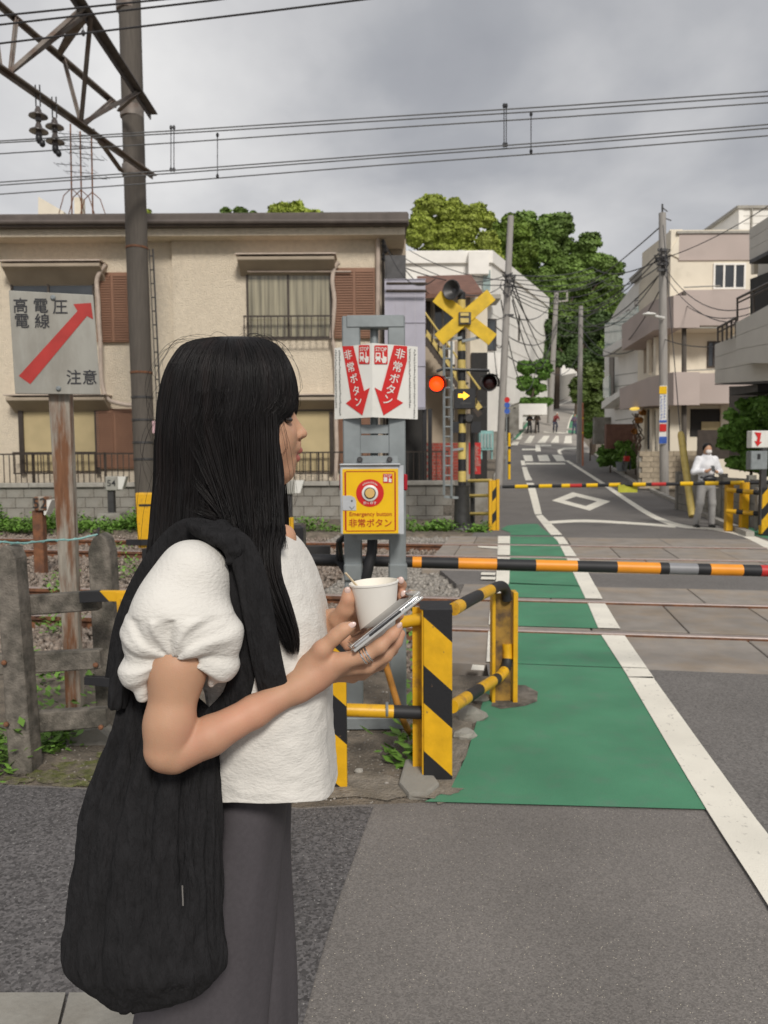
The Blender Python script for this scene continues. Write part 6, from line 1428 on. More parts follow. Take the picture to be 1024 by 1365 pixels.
WY = 1.25
woman = T('person', 'long-haired woman in a white puff-sleeve blouse holding a phone and paper cup', 'person', (W(300,1300,1.24).x, 1.24, 0))
hf = np.array([math.cos(R(7)), math.sin(R(7)), 0]); hs_ = np.array([hf[1], -hf[0], 0])           # forward / towards the camera
def H(px, py, side=0.0): return Wn(px, py, WY)+hs_*side
Rh = np.stack([hf, hs_, np.array([0,0,1.])], 1)
u = WY/FPX
head = [('e', H(308,535), (.090,.076,.095), Rh, .03), ('e', H(339,562), (.056,.064,.080), Rh, .03), ('e', H(362,590), (.036,.050,.052), Rh, .03),
        ('c', H(369,618,.012), H(373,624,-.012), .017, .017, .02), ('e', H(379,628), (.0120,.016,.0110), Rh, .014),
        ('c', H(330,600,.045), H(370,626,.016), .018, .014, .03), ('c', H(330,600,-.045), H(370,626,-.016), .018, .014, .03),
        ('e', H(362,526), (.022,.048,.032), Rh, .02), ('e', H(365,585,.030), (.026,.022,.026), Rh, .03), ('e', H(365,585,-.030), (.026,.022,.026), Rh, .03),
        ('c', H(383,550), H(402,576), .0062, .0075, .009), ('e', H(402.5,578.8), (.0084,.0088,.0066), Rh, .005), ('e', H(396,581.5,.0100), (.0078,.0050,.0058), Rh, .0025), ('e', H(396,581.5,-.0100), (.0078,.0050,.0058), Rh, .0025),
        ('c', H(392,588), H(396,591), .007, .0055, .01),
        ('e', H(389,598,.0), (.0125,.020,.0085), Rh, .010), ('e', H(387,613,.0), (.0095,.017,.0085), Rh, .010),
        ('c', H(325,600), H(318,700), .052, .050, .03), ('c', H(318,690), H(322,745), .052, .075, .03),
        ('e', H(366,568,.031), (.014,.014,.012), Rh, .012)]
head += [('E', H(392,561,.032), (.012,.012,.008), Rh, .016), ('E', H(392,561,-.032), (.012,.012,.008), Rh, .016), ('c', Wn(345,712,1.27), Wn(379,712,1.24), .022, .0145, .01), ('c', Wn(345,716,1.27), Wn(379,722,1.25), .03, .018, .02), ('E', H(399,586,.0050), (.0050,.0028,.0022), Rh, .002), ('E', H(399,586,-.0050), (.0050,.0028,.0022), Rh, .002)]
m_eye = M('eye_dark', (.02,.013,.01), .1, spec=.8)
for sd_ in (.031,-.031):
    mesh_obj('eye', [sdf_mesh([('e', H(382.5,561,sd_), (.0095,.0115,.0052), Rh, .001)], .0012)], m_eye, woman); mesh_obj('eyebrow', [sdf_mesh([('c', H(388,547,sd_*.45), H(384,545,sd_*1.3), .0022, .0016, .001)], .0012)], m_eye, woman)
lips = [('c', H(388.0,603.8,.016), H(399.3,600.4,.0), .0024, .0050, .002), ('c', H(388.0,603.8,-.016), H(399.3,600.4,.0), .0024, .0050, .002),
        ('c', H(388.0,605.8,.015), H(395.6,610.8,.0), .0024, .0058, .002), ('c', H(388.0,605.8,-.015), H(395.6,610.8,.0), .0024, .0058, .002)]
head += lips
hv = sdf_mesh(head, .0016)
fc_ = hv[0][hv[1]].mean(1); dl = np.full(len(fc_), 1.)
for _, a_, b_, ra, rb, _k in lips:
    ab = b_-a_; t_ = np.clip(((fc_-a_)@ab)/(ab@ab), 0, 1); dl = np.minimum(dl, np.linalg.norm(fc_-a_-t_[:,None]*ab, axis=1)-(ra+(rb-ra)*t_))
hv = (hv[0], hv[1], (dl < .0016).astype(int))
ear = sdf_mesh([('e', H(318,562,.074), (.016,.006,.030), Rh, .004), ('E', H(321,562,.081), (.008,.005,.018), Rh, .004), ('e', H(318,562,-.074), (.016,.006,.030), Rh, .004)], .003)
# right arm and hand (near side)
AS = Wn(252,770,1.10); AE1 = Wn(237,890,1.045); AE = Wn(224,993,1.03); AW = Wn(400,914,1.10)
arm = [('c', AS, AE1, pr(38,1.07), pr(33,1.045), .03), ('c', AE1, Wn(226,965,1.03), pr(33,1.045), pr(32,1.03), .03), ('c', Wn(226,965,1.03), Wn(224,998,1.03), pr(32,1.03), pr(32.5,1.03), .015), ('c', Wn(232,1004,1.03), Wn(280,981,1.045), pr(28,1.03), pr(26,1.045), .002), ('c', Wn(280,981,1.045), Wn(340,948,1.07), pr(26,1.045), pr(21,1.07), .010),
       ('c', Wn(340,948,1.07), AW, pr(21,1.07), pr(17.5,1.10), .010)]
HY = 1.115
def hp(x, y, dY=0): return Wn(x, y, HY+dY)
def fchain(pts, k=.006):
    out = []
    for (a, b) in zip(pts, pts[1:]): out.append(('c', hp(*a[:3]), hp(*b[:3]), pr(a[3],HY), pr(b[3],HY), k))
    return out
arm += [('c', AW, hp(424,899,.005), pr(18.5,1.10), pr(17,HY), .02), ('c', hp(424,897,.0), hp(458,884,.0), pr(20,HY), pr(13,HY), .02), ('c', hp(424,899,.03), hp(462,893,.035), pr(17,HY), pr(12,HY), .02), ('c', hp(415,893,.01), hp(432,880,.0), pr(18,HY), pr(14,HY), .02)]
thumb = fchain([(408,890,-.004,15),(429,866,-.012,11.5),(448,848,-.014,9.3),(458,840,-.014,8.6),(467,835.5,-.013,7.2)], .008)
index = fchain([(452,883,-.006,12.5),(486,874,-.012,10.0),(506,862,-.012,9.6),(523,846,-.008,8.0),(531,837,-.004,6.6)])
middle = fchain([(455,890,.012,12),(490,888,.010,10.2),(514,873,.012,9.6),(528,856,.016,8),(534,845,.020,7)])
ring_ = fchain([(450,897,.032,11.5),(482,897,.034,9.5),(506,884,.038,8.8),(523,866,.044,7.6),(530,853,.048,6.8)])
pinky = fchain([(446,900,.050,10),(470,902,.054,8.2),(492,892,.058,7.4),(507,876,.062,6.6),(513,866,.064,6)])
rv = sdf_mesh(arm+thumb+index+middle+ring_+pinky, .0026)
# left forearm and hand (far side), closed round the cup
LY = 1.235
def lp(x, y, dY=0): return Wn(x, y, LY+dY)
def lchain(pts, k=.006): return [('c', lp(*a[:3]), lp(*b[:3]), pr(a[3],LY), pr(b[3],LY), k) for a, b in zip(pts, pts[1:])]
left = [('c', Wn(300,780,1.38), Wn(310,930,1.40), .040, .036, .03), ('c', Wn(310,930,1.40), Wn(405,852,1.30), .034, .024, .03), ('c', Wn(405,852,1.30), lp(440,832,.02), .023, .0195, .02),
        ('c', lp(440,832,.015), lp(465,826,.03), .020, .020, .02), ('c', lp(446,836,.02), lp(478,834,.045), .018, .017, .02)]
left += lchain([(452,826,-.005,14),(461,812,-.018,10.5),(464,799,-.024,8.2),(464,789,-.022,7.2)], .008)
left += lchain([(472,815,.045,11),(502,800,.060,9),(526,788,.042,8.4),(534,780,.016,7.6),(533,776,.004,6.8)])
left += lchain([(474,828,.048,11),(505,818,.062,9),(529,806,.044,8.6),(538,798,.016,8.2),(536.5,795,.004,7.6)])
left += lchain([(472,838,.046,10.5),(503,836,.058,8.8),(525,826,.042,8),(532,820,.018,7.2)])
left += lchain([(466,846,.040,9.5),(492,850,.050,7.8),(512,844,.036,7),(518,838,.018,6.4)])
left += lchain([(452,842,-.012,7.5),(460,852,-.030,8),(464,862,-.034,6.5)], .006)
lv = sdf_mesh(left, .0028)
# torso and legs under the clothes, down to the feet
tor = [('e', Wn(335,800,1.25), (.085,.14,.11), None, .05), ('e', Wn(350,930,1.24), (.065,.10,.13), None, .06), ('e', Wn(332,1060,1.24), (.05,.10,.08), None, .05), ('c', AS, Wn(330,760,1.25), .045, .05, .03),
       ('c', Wn(318,1120,1.225), Wn(275,1450,1.20), .048, .045, .03), ('c', Wn(275,1450,1.20), Wn(262,1740,1.20), .045, .032, .03), ('c', Wn(322,1120,1.31), Wn(325,1430,1.36), .045, .045, .03), ('c', Wn(325,1430,1.36), Wn(320,1640,1.36), .045, .032, .03)]
tv = sdf_mesh(tor, .008)
body = mesh_obj('body', [hv, ear, rv, lv, tv], [m_skin, m_lip], woman, 1)
for (x,y,Yk,rx,ang) in ((469,833.5,HY-.019,6.5,.5),(532.5,833.5,HY-.010,5.0,.9)):
    e_ = np.array([[math.cos(ang),0,-math.sin(ang)],[0,1,0],[math.sin(ang),0,math.cos(ang)]]); mesh_obj('fingernail', [sdf_mesh([('e', Wn(x,y,Yk), (pr(rx,HY),.0022,pr(rx*.62,HY)), e_, .001)], .0006)], m_nail, woman)
for (x,y,Yk,r_) in ((534.5,773.5,LY-.004,5.0),(538.5,792,LY-.005,5.4),(463.5,787,LY-.029,5)):
    mesh_obj('fingernail', [sdf_mesh([('e', Wn(x,y,Yk), (pr(r_*.85,LY),.0030,pr(r_,LY)), None, .001)], .0007)], m_nail, woman)
def finger_ring(c, axis, r, th, name='finger_ring'):
    axis = V(axis).normalized(); x = axis.cross(V((0,1,0))).normalized(); y = axis.cross(x); mb = MB(); pts = [V(c)+x*math.cos(a*math.pi/14)*r+y*math.sin(a*math.pi/14)*r for a in range(29)]; mb.tube(pts, th, 8, caps=False); return mb.build(name, m_silver, par=woman, smooth=True)
ax_ = hp(506,862,-.012)-hp(486,874,-.012)
for k, (x, y) in enumerate(((484,875),(488,873.0),(491.5,871.2))): finger_ring(hp(x,y,-.012), ax_, pr(10.9,HY), [.0013,.0009,.0014][k])

# blouse: boxy body and balloon sleeve, one cloth
rngb = np.random.default_rng(4)
def nz3(P_, sc, seed=0): return np.array([noise.noise(V((p[0]*sc+seed, p[1]*sc, p[2]*sc))) for p in P_])
def bl_disp(th, t, R_):
    f = nz3(R_*np.array([1,1,.4]), 11, 3)*.013+nz3(R_, 36, 7)*.0026+nz3(R_*np.array([1,1,2.4]), 48, 1)*.0016
    return f*(.35+.65*t)
def bl_z(th, t): return (np.maximum(0, -np.sin(th))*.030+nz3(np.stack([np.cos(th),np.sin(th),0*th],1), 2.2, 5)*.003)*max(0,(t-.55)/.45)
tv1 = loft([(704,318,366,1.25,.062),(713,302,384,1.25,.085),(722,282,394,1.25,.115),(738,268,404,1.245,.135),(765,262,416,1.24,.140),(800,262,428,1.235,.138),(850,268,438,1.23,.136),(900,280,444,1.225,.134),(960,287,447,1.22,.132),(1020,290,449,1.22,.132),(1046,291,450,1.22,.133)], n=150, sub=14, ex=2.9, disp=bl_disp, zoff=bl_z, thick=.004)
def Sl(x, y, Y=1.065): return Wn(x, y, Y)
SC_ = pr(1, 1.065)
sleeve = [('e', Sl(258,772,1.10), (52*SC_,.075,56*SC_), None, .03), ('e', Sl(226,822,1.07), (52*SC_,.072,58*SC_), None, .03), ('e', Sl(264,838,1.07), (46*SC_,.070,56*SC_), None, .03),
          ('c', Sl(192,858), Sl(186,884), 27*SC_, 22*SC_, .035), ('c', Sl(198,862,1.035), Sl(186,900,1.035), 24*SC_, 18*SC_, .030), ('c', Sl(186,900,1.035), Sl(191,928,1.035), 15*SC_, 6*SC_, .022), ('c', Sl(296,842,1.06), Sl(293,884,1.06), 24*SC_, 19*SC_, .034), ('c', Sl(292,888,1.055), Sl(281,908,1.055), 17*SC_, 10*SC_, .028), ('c', Sl(232,858,1.035), Sl(225,862,1.035), 22*SC_, 16*SC_, .02), ('e', Sl(238,880,1.12), (50*SC_,.040,30*SC_), None, .03),
          ('C', Sl(240,905,1.045), Sl(243,888,1.035), 33*SC_, 25*SC_, .012), ('C', Sl(218,848,.992), Sl(207,884,.992), 7*SC_, 11*SC_, .02), ('C', Sl(210,835,.985), Sl(222,872,.99), 5*SC_, 10*SC_, .02), ('C', Sl(256,790,.985), Sl(243,850,.985), 3*SC_, 10*SC_, .022), ('C', Sl(279,806,.988), Sl(268,862,.99), 3*SC_, 9*SC_, .02)]
gx_, gy_ = 0, 0
pc_ = Sl(242,868)
def sl_disp(X, Y, Z_):
    ang = np.arctan2(X-pc_[0], Z_-pc_[2]); r = np.hypot(X-pc_[0], Z_-pc_[2])
    w = np.exp(-((r-.055)/.05)**2)
    w = w*(Z_ < pc_[2]+.055); return (.0034*np.sin(ang*8+1.5*np.sin(r*40)+Y*25)+.0010*np.sin(ang*21+2*np.sin(r*60)))*w+.0022*np.sin(Z_*42+X*35+Y*50)*np.sin(X*30-Z_*12)
sv = sdf_mesh(sleeve, .0032, disp=sl_disp)
far_sl = sdf_mesh([('e', Wn(320,775,1.39), (.06,.06,.07), None, .03), ('e', Wn(318,850,1.41), (.075,.055,.07), None, .03)], .006)
blouse = mesh_obj('blouse', [tv1, sv, far_sl], m_blouse, woman, 1)
seam_ = 0 and band([Wn(398,845,1.09),Wn(396,930,1.08),Wn(389,1000,1.08),Wn(383,1048,1.085)], [.0022,.0022], .0016, 6)
# trousers: two wide legs
def tr_disp(ph):
    def f(th, t, R_): return .006*np.sin(th*3+ph+t*2)*t+.004*np.sin(th*7+ph*2)*t+nz3(R_*np.array([1,1,.25]), 9, ph)*.007
    return f
near_leg = loft([(1000,295,385,1.225,.085),(1060,290,383,1.22,.095),(1120,276,378,1.215,.095),(1200,236,368,1.20,.09),(1290,200,359,1.20,.09),(1365,182,353,1.20,.09),(1550,176,346,1.20,.09),(1800,172,340,1.20,.09)], n=80, sub=8, ex=2.2, disp=tr_disp(1), cap=True)
far_leg = loft([(1000,300,385,1.26,.085),(1060,300,386,1.27,.095),(1120,295,388,1.32,.09),(1200,280,392,1.36,.09),(1290,265,396,1.36,.09),(1365,258,397,1.36,.09),(1500,250,398,1.36,.09),(1690,246,396,1.36,.09)], n=80, sub=8, ex=2.2, disp=tr_disp(4), cap=True)
mesh_obj('trousers', [near_leg, far_leg], m_trou, woman, 1)
for x, Y in ((-.20,1.20),(-.17,1.36)):
    mesh_obj('shoe', [sdf_mesh([('c', (x-.06,Y,.045), (x+.13,Y+.01,.038), .036, .034, .02), ('c', (x-.05,Y,.09), (x-.05,Y,.05), .034, .038, .02)], .008)], m_shoe, woman)

# hair: a soft shell and thousands of strands
lev = [(451,300,326,1.25,.012),(455,268,356,1.25,.045),(463,248,371,1.25,.062),(478,238,382,1.25,.076),(500,228,391,1.25,.086),(525,222,394.5,1.25,.091),(548,219,393,1.25,.093),(572,218,382,1.25,.095),(600,216,380,1.25,.095),(640,215,383,1.25,.094),(680,211,384,1.245,.094),(712,209,384,1.24,.098),(735,206,380,1.235,.100),(752,204,372,1.23,.098)]
Lh = cr_spline(lev, 4); HM = len(Lh)
def hring(i, th, f=1.0):
    py, xl, xr, Yc, Yh = Lh[i]; ex = 2.0+1.3*min(1, i/14)
    c, s = math.cos(th), math.sin(th); cx = math.copysign(abs(c)**(2/ex), c); sy = math.copysign(abs(s)**(2/ex), s)
    a, b = W(xl, py, Yc), W(xr, py, Yc); return np.array(((a.x+b.x)/2+(b.x-a.x)/2*cx*f, Yc+Yh*sy*f, a.z))
shell = []; sf = []; nth = 90; gap = R(46)
ths = [gap+(2*math.pi-2*gap)*j/(nth-1) for j in range(nth)]
for i in range(HM):
    for j in range(nth):
        th = ths[j] if i > 29 else 2*math.pi*j/nth if i < 22 else (ths[j]*((i-21)/9)+(2*math.pi*j/nth)*(1-(i-21)/9))
        shell.append(hring(i, th, .965+.012*math.sin(th*23)+.008*math.sin(th*51+i*.1)))
for i in range(HM-1):
    for j in range(nth-(0 if i < 21 else 1)): sf.append((i*nth+j, (i+1)*nth+j, (i+1)*nth+(j+1)%nth, i*nth+(j+1)%nth))
hair = T('dummy', 'x', 'x'); bpy.data.objects.remove(hair)
hair = mesh_obj('hair', [(np.array(shell), np.array(sf))], m_hair, woman)
rh = random.Random(12)
def strands(name, paths, rad):
    k = len(paths); m = len(paths[0]); P_ = np.array(paths); T_ = np.zeros_like(P_); T_[:,1:-1] = P_[:,2:]-P_[:,:-2]; T_[:,0] = P_[:,1]-P_[:,0]; T_[:,-1] = P_[:,-1]-P_[:,-2]
    T_ /= np.linalg.norm(T_, axis=2, keepdims=True)+1e-9; ref = np.array([.3,.9,.1]); A_ = np.cross(T_, ref); A_ /= np.linalg.norm(A_, axis=2, keepdims=True)+1e-9; B_ = np.cross(T_, A_)
    tap = np.interp(np.linspace(0,1,m), [0,.1,.75,1], [.7,1,1,.15])[None,:,None]*np.array(rad)[:,None,None]
    ring = np.stack([P_+(A_*math.cos(a)+B_*math.sin(a))*tap for a in (0, 2.09, 4.19)], 2)
    idx = np.arange(k*m*3).reshape(k, m, 3); q = []
    for j in range(3): a, b = idx[:, :-1, j], idx[:, :-1, (j+1)%3]; c, d = idx[:, 1:, (j+1)%3], idx[:, 1:, j]; q.append(np.stack([a,b,c,d], -1).reshape(-1,4))
    return ring.reshape(-1,3), np.concatenate(q)
paths = []; rad = []
for s_ in range(11000):
    th = rh.uniform(0, 2*math.pi); front = min(th, 2*math.pi-th) < gap
    i1 = HM-1-(rh.choice((0,0,1,2,3)) if not front else rh.choice((0,2,4,8))); wisp = front and rh.random() < .10
    if wisp: i1 = rh.uniform(25,31)
    f0 = rh.uniform(.95,1.012); fw = rh.uniform(0,6.28); p = []; m = 30; drift = rh.gauss(0,.05); ncl = 46; cl = round(th*ncl/6.283)*6.283/ncl; sg = 1 if th < math.pi else -1
    th2 = th*.72+cl*.28; tg = sg*(gap+rh.uniform(-.12,.5)); t0_ = rh.uniform(19,26); rh_w = rh.uniform(6,11); ths_ = th if th < math.pi else th-2*math.pi
    for q in range(m):
        u_ = q/(m-1); t = u_*i1; i = int(t); fr_ = t-i; i2 = min(i+1, HM-1); tt_ = th+(th2-th)*u_**.5+drift*u_
        if front:
            s_1 = min(1, max(0, (t-t0_)/(rh_w if not wisp else 20))); s_1 = s_1*s_1*(3-2*s_1); tt_ = ths_*(1-s_1)+tg*s_1+drift*u_
        g_ = f0+.007*math.sin(fw+u_*5); a = hring(i, tt_, g_); b = hring(i2, tt_, g_); p.append(a*(1-fr_)+b*fr_)
    paths.append(p); rad.append(rh.uniform(.0003,.0007))
# the locks that fall over the chest, and the ones behind the far shoulder
def lock(n, rows, spread, r=(.0004,.0009), endj=.16):
    for _ in range(n):
        v = rh.uniform(0,1); w = rh.gauss(0,1); L_ = rh.uniform(1-endj,1.0); v0 = v; cl = v*.72+.28*round(v*13)/13; pts = []
        for (y, xa, xb, Y) in rows: pts.append(Wn(xa+(xb-xa)*cl, y, Y)+np.array([0, w*spread, 0]))
        P_ = cr_spline(pts, 8); tt = np.linspace(0, (len(P_)-1)*L_, 30); P2 = np.stack([np.interp(tt, np.arange(len(P_)), P_[:,k]) for k in range(3)], 1)
        P2[:,0] += np.sin(np.linspace(0,4,30)+v*9)*.0012; paths.append(list(P2)); rad.append(rh.uniform(*r))
for _ in range(3600):
    v = rh.uniform(0,1); cl = v*.75+.25*round(v*12)/12; w = rh.gauss(0,1); th = -(R(40)+(1-cl)*R(62)); f0 = rh.uniform(.965,1.01); pts = [hring(i_, th, f0) for i_ in (1,5,10,15,20,25,30,35,39)[:rh.choice((6,7,8,9))]]
    for (y, xa, xb, Y) in ((700,304,380,1.146),(728,312,374,1.128),(765,326,374,1.112),(805,346,386,1.100),(845,372,397,1.094),(872,386,397,1.092)): pts.append(Wn(xa+(xb-xa)*cl, y, Y)+np.array([0, w*.005, 0]))
    P_ = cr_spline(pts, 6); L_ = rh.uniform(.80,1.0); tt = np.linspace(0, (len(P_)-1)*L_, 30); P2 = np.stack([np.interp(tt, np.arange(len(P_)), P_[:,k]) for k in range(3)], 1)
    P2[:,0] += np.sin(np.linspace(0,5,30)+v*9)*.0014; paths.append(list(P2)); rad.append(rh.uniform(.0003,.0007))
lock(420, [(530,362,380,1.225),(585,364,373,1.195),(640,370,378,1.170),(690,368,377,1.155),(735,366,384,1.13)], .008, endj=.30)
lock(260, [(600,330,375,1.30),(700,330,384,1.33),(760,330,378,1.36)], .02)
fly = []
for _ in range(110):
    th = rh.uniform(R(20), R(340)); i0 = rh.choice((1,3,6,10,18,26,34)); i1 = min(HM-1, i0+rh.randint(8,26)); p = []; am = rh.uniform(.008,.028); 
    for q in range(30):
        u_ = q/29; t = i0+(i1-i0)*u_; i = int(t); fr_ = t-i; th_ = th+.5*math.sin(u_*2.5)*rh.uniform(.9,1.1)*.3
        a = hring(i, th_, 1.0); b = hring(min(i+1,HM-1), th_, 1.0); c = a*(1-fr_)+b*fr_; ctr = np.array([W(305,500,1.25).x, 1.25, c[2]]); d = c-ctr; d /= np.linalg.norm(d)+1e-9
        p.append(c+d*am*math.sin(u_*math.pi)*1.0+np.array([0,0,.006*math.sin(u_*9)]))
    fly.append(p)
frad = [.00028]*len(fly)
keep = [k for k,p in enumerate(paths)]
mesh_obj('strands', [strands('s', paths, rad)], m_hair, hair, kind='stuff')
mesh_obj('stray_strands', [strands('s', fly, frad)], m_hair, hair, kind='stuff')

# shoulder bag
bag = T('shoulder_bag', 'large slouchy black cloth shoulder bag with knotted straps hanging at her side', 'bag', (W(200,1200,1.10).x, 1.10, W(200,1340,1.10).z))
def bag_disp(th, t, R_):
    e = math.sin(min(1, t*1.15)*math.pi)**.5 if t < .87 else .6
    return (.0032*np.sin(th*7+2.2*math.sin(t*3))*np.sin(th*2+1)+.0022*np.sin(th*15+1+3*t)+.0012*np.sin(th*29+5*t+2*np.sin(th*3)))*(1.15-t*.85)-sum(dp*np.exp(-((th-c0_-w_*(t-.5))/.055)**2)*math.exp(-((t-tc)/.34)**2) for c0_,w_,dp,tc in ((3.62,.25,.013,.45),(3.95,.15,.010,.35),(4.35,-.1,.007,.4),(4.85,.35,.008,.3),(5.35,.5,.010,.35),(5.8,.2,.008,.6),(4.6,.1,.005,.8)))+nz3(R_*np.array([1,1,.22]), 15, 2)*.011+nz3(R_*np.array([1,1,.4]), 40, 9)*.0050+nz3(R_*np.array([1,1,.5]), 95, 4)*.0022
bagv = loft([(905,162,236,1.125,.022),(930,156,262,1.12,.032),(965,150,290,1.115,.042),(1010,134,293,1.110,.050),(1060,117,293,1.100,.054),(1120,107,294,1.085,.058),(1190,95,296,1.07,.060),(1245,89,299,1.06,.062),(1274,92,302,1.055,.060),(1292,106,300,1.055,.054),(1310,124,282,1.055,.046),(1326,140,240,1.055,.034),(1340,160,200,1.055,.016)], n=170, sub=10, ex=2.3, disp=bag_disp)
ob = mesh_obj('bag_body', [bagv], m_bag, bag, 1)
tail = loft([(800,170,186,1.10,.012),(850,158,182,1.10,.014),(900,149,176,1.095,.016),(938,146,170,1.09,.016),(944,150,166,1.09,.010)], n=40, sub=6, ex=2.2, disp=lambda th,t,R_: .0018*np.sin(th*7+t*4))
mesh_obj('strap_tail', [tail], m_bag, bag, 1)
s1 = band([Wn(296,716,1.11),Wn(318,728,1.085),Wn(334,765,1.075),Wn(345,820,1.072),Wn(356,880,1.075),Wn(366,925,1.085)], [.030,.040,.044,.044,.044,.044], .010, 28, rid=.10)
s2 = band([Wn(298,728,1.12),Wn(314,760,1.097),Wn(322,820,1.09),Wn(325,880,1.092),Wn(314,930,1.095),Wn(285,970,1.105),Wn(255,1030,1.11)], [.030,.036,.034,.036,.040,.05,.06], .010, 28, rid=.10)
s3 = band([Wn(290,708,1.13),Wn(250,706,1.14),Wn(218,735,1.14),Wn(190,785,1.135),Wn(172,840,1.13),Wn(165,905,1.125)], [.028,.034,.036,.042,.048,.056], .009, 28, rid=.10)
s4 = band([Wn(300,720,1.15),Wn(262,700,1.165),Wn(228,716,1.165),Wn(200,770,1.16),Wn(180,840,1.15),Wn(172,905,1.14)], [.028,.032,.034,.038,.046,.05], .009, 28, rid=.10)
s5 = band([Wn(358,900,1.09),Wn(330,955,1.10),Wn(295,1000,1.11),Wn(260,1050,1.115)], [.05,.06,.08,.10], .012, 28, rid=.10)
for s_ in (s1, s2, s3, s4): mesh_obj('strap', [s_], m_bag, bag)
def kn_disp(X, Y, Z_): return .0030*np.sin(X*110+Z_*190+Y*60)+.0008*np.sin(Z_*420-X*100)
knot = sdf_mesh([('c', Wn(282,712,1.105), Wn(308,722,1.095), .015, .018, .010), ('c', Wn(296,706,1.12), Wn(312,738,1.085), .012, .015, .006), ('c', Wn(262,704,1.12), Wn(290,716,1.11), .014, .018, .01)], .0024, disp=kn_disp)
mesh_obj('knot', [knot], m_bag, bag, 1)
pin = band([Wn(243,1180,.998),Wn(244,1207,.994)], [.0022,.0022], .002, 6); mesh_obj('small_tab', [pin], m_silver, bag)

# paper cup, stick, phone
cup = T('paper_cup', 'white paper ice cream cup with a small stick in her far hand', 'cup', Wn(504,850,LY-.02))
c0 = V(Wn(505,856,LY-.012)); c1 = V(Wn(498.5,778,LY-.012)); axc = (c1-c0); Hc = axc.length; axc.normalize(); r1 = pr(32.5,LY-.012); r0 = r1*.64
mb = MB(); mb.lathe(c0, [(r0*.95,.004),(r0,0),(r1,Hc),(r1*1.035,Hc+.0005),(r1*1.035,Hc+.003),(r1*.98,Hc+.0035),(r1*.965,Hc),(r0*.98+(r1-r0)*.6,Hc*.62)], 48, axc); mb.f = mb.f[:-1]; mb.m = mb.m[:-1]
mb.build('cup_wall', M('paper_white',(.80,.77,.71),.6,var=.02,vs=10), par=cup, smooth=True)
mb = MB(); mb.lathe(c0+axc*Hc*.86, [(r1*.93,0),(r1*.6,.004),(r1*.2,.002),(0,.003)], 32, axc); mb.build('ice_cream', M('pale_cream',(.80,.72,.52),.5,var=.06,vs=60,bump=.5,bs=150), par=cup, smooth=True)
stk = T('wooden_stick', 'thin pale stick poking out of the cup', 'stick', Wn(475,780,LY-.01)); mb = MB(); mb.bar(Wn(460.5,763.5,LY-.03),Wn(482,788,LY-.008),.0048,.0024); mb.build('stick', M('stick_wood',(.70,.58,.40),.7), par=stk, bevel=.0008)
ph = T('phone', 'silver phone in a clear case seen edge-on in her near hand', 'phone', Wn(515,830,1.14))
A0 = V(Wn(470,866,1.085)); A1 = V(Wn(562,793,1.112)); la = (A1-A0); lal = la.length; la.normalize(); wd_ = V((-.03,1,-.03)).normalized(); nn_ = la.cross(wd_).normalized()
if nn_.z < 0: nn_ = -nn_
wd_ = nn_.cross(la).normalized(); wd_ = wd_ if wd_.y > 0 else -wd_
m_case = M('clear_case', (.62,.62,.60), .12, var=.05, vs=20, spec=.7); m_case.node_tree.nodes['Principled BSDF'].inputs['Transmission Weight'].default_value = .35
pc0 = A0+la*(lal/2)+wd_*.036
def pbox(name, c, l, w, t, mat, bev, par=ph, seg=3): mb = MB(); mb.obox(c, la*l/2, wd_*w/2, nn_*t/2); return mb.build(name, mat, par=par, bevel=bev, seg=seg, smooth=True)
pbox('body', pc0, lal-.006, .070, .0078, m_silver, .003); pbox('case', pc0-nn_*.0035, lal, .074, .0042, m_case, .0016); pbox('case_rim', pc0+nn_*.0045+la*(lal/2-.004), .010, .074, .0052, m_case, .002)
pbox('screen', pc0+nn_*.0043, lal-.012, .064, .0012, M('phone_glass',(.02,.02,.022),.05,spec=.8), .0004)
for o_, l_ in ((.012,.018),(.036,.012),(-.014,.022)): pbox('side_button', pc0-wd_*.0362+la*(o_+.004)+nn_*.0004, l_, .0016, .003, m_black if l_ > .013 else m_steel, .0005)
pbox('side_band', pc0-wd_*.0353-la*.004, lal*.45, .0012, .0042, m_blackr, .0004)
pbox('case_edge', pc0-wd_*.0365+nn_*.0052, lal, .0016, .0014, m_case, .0005)

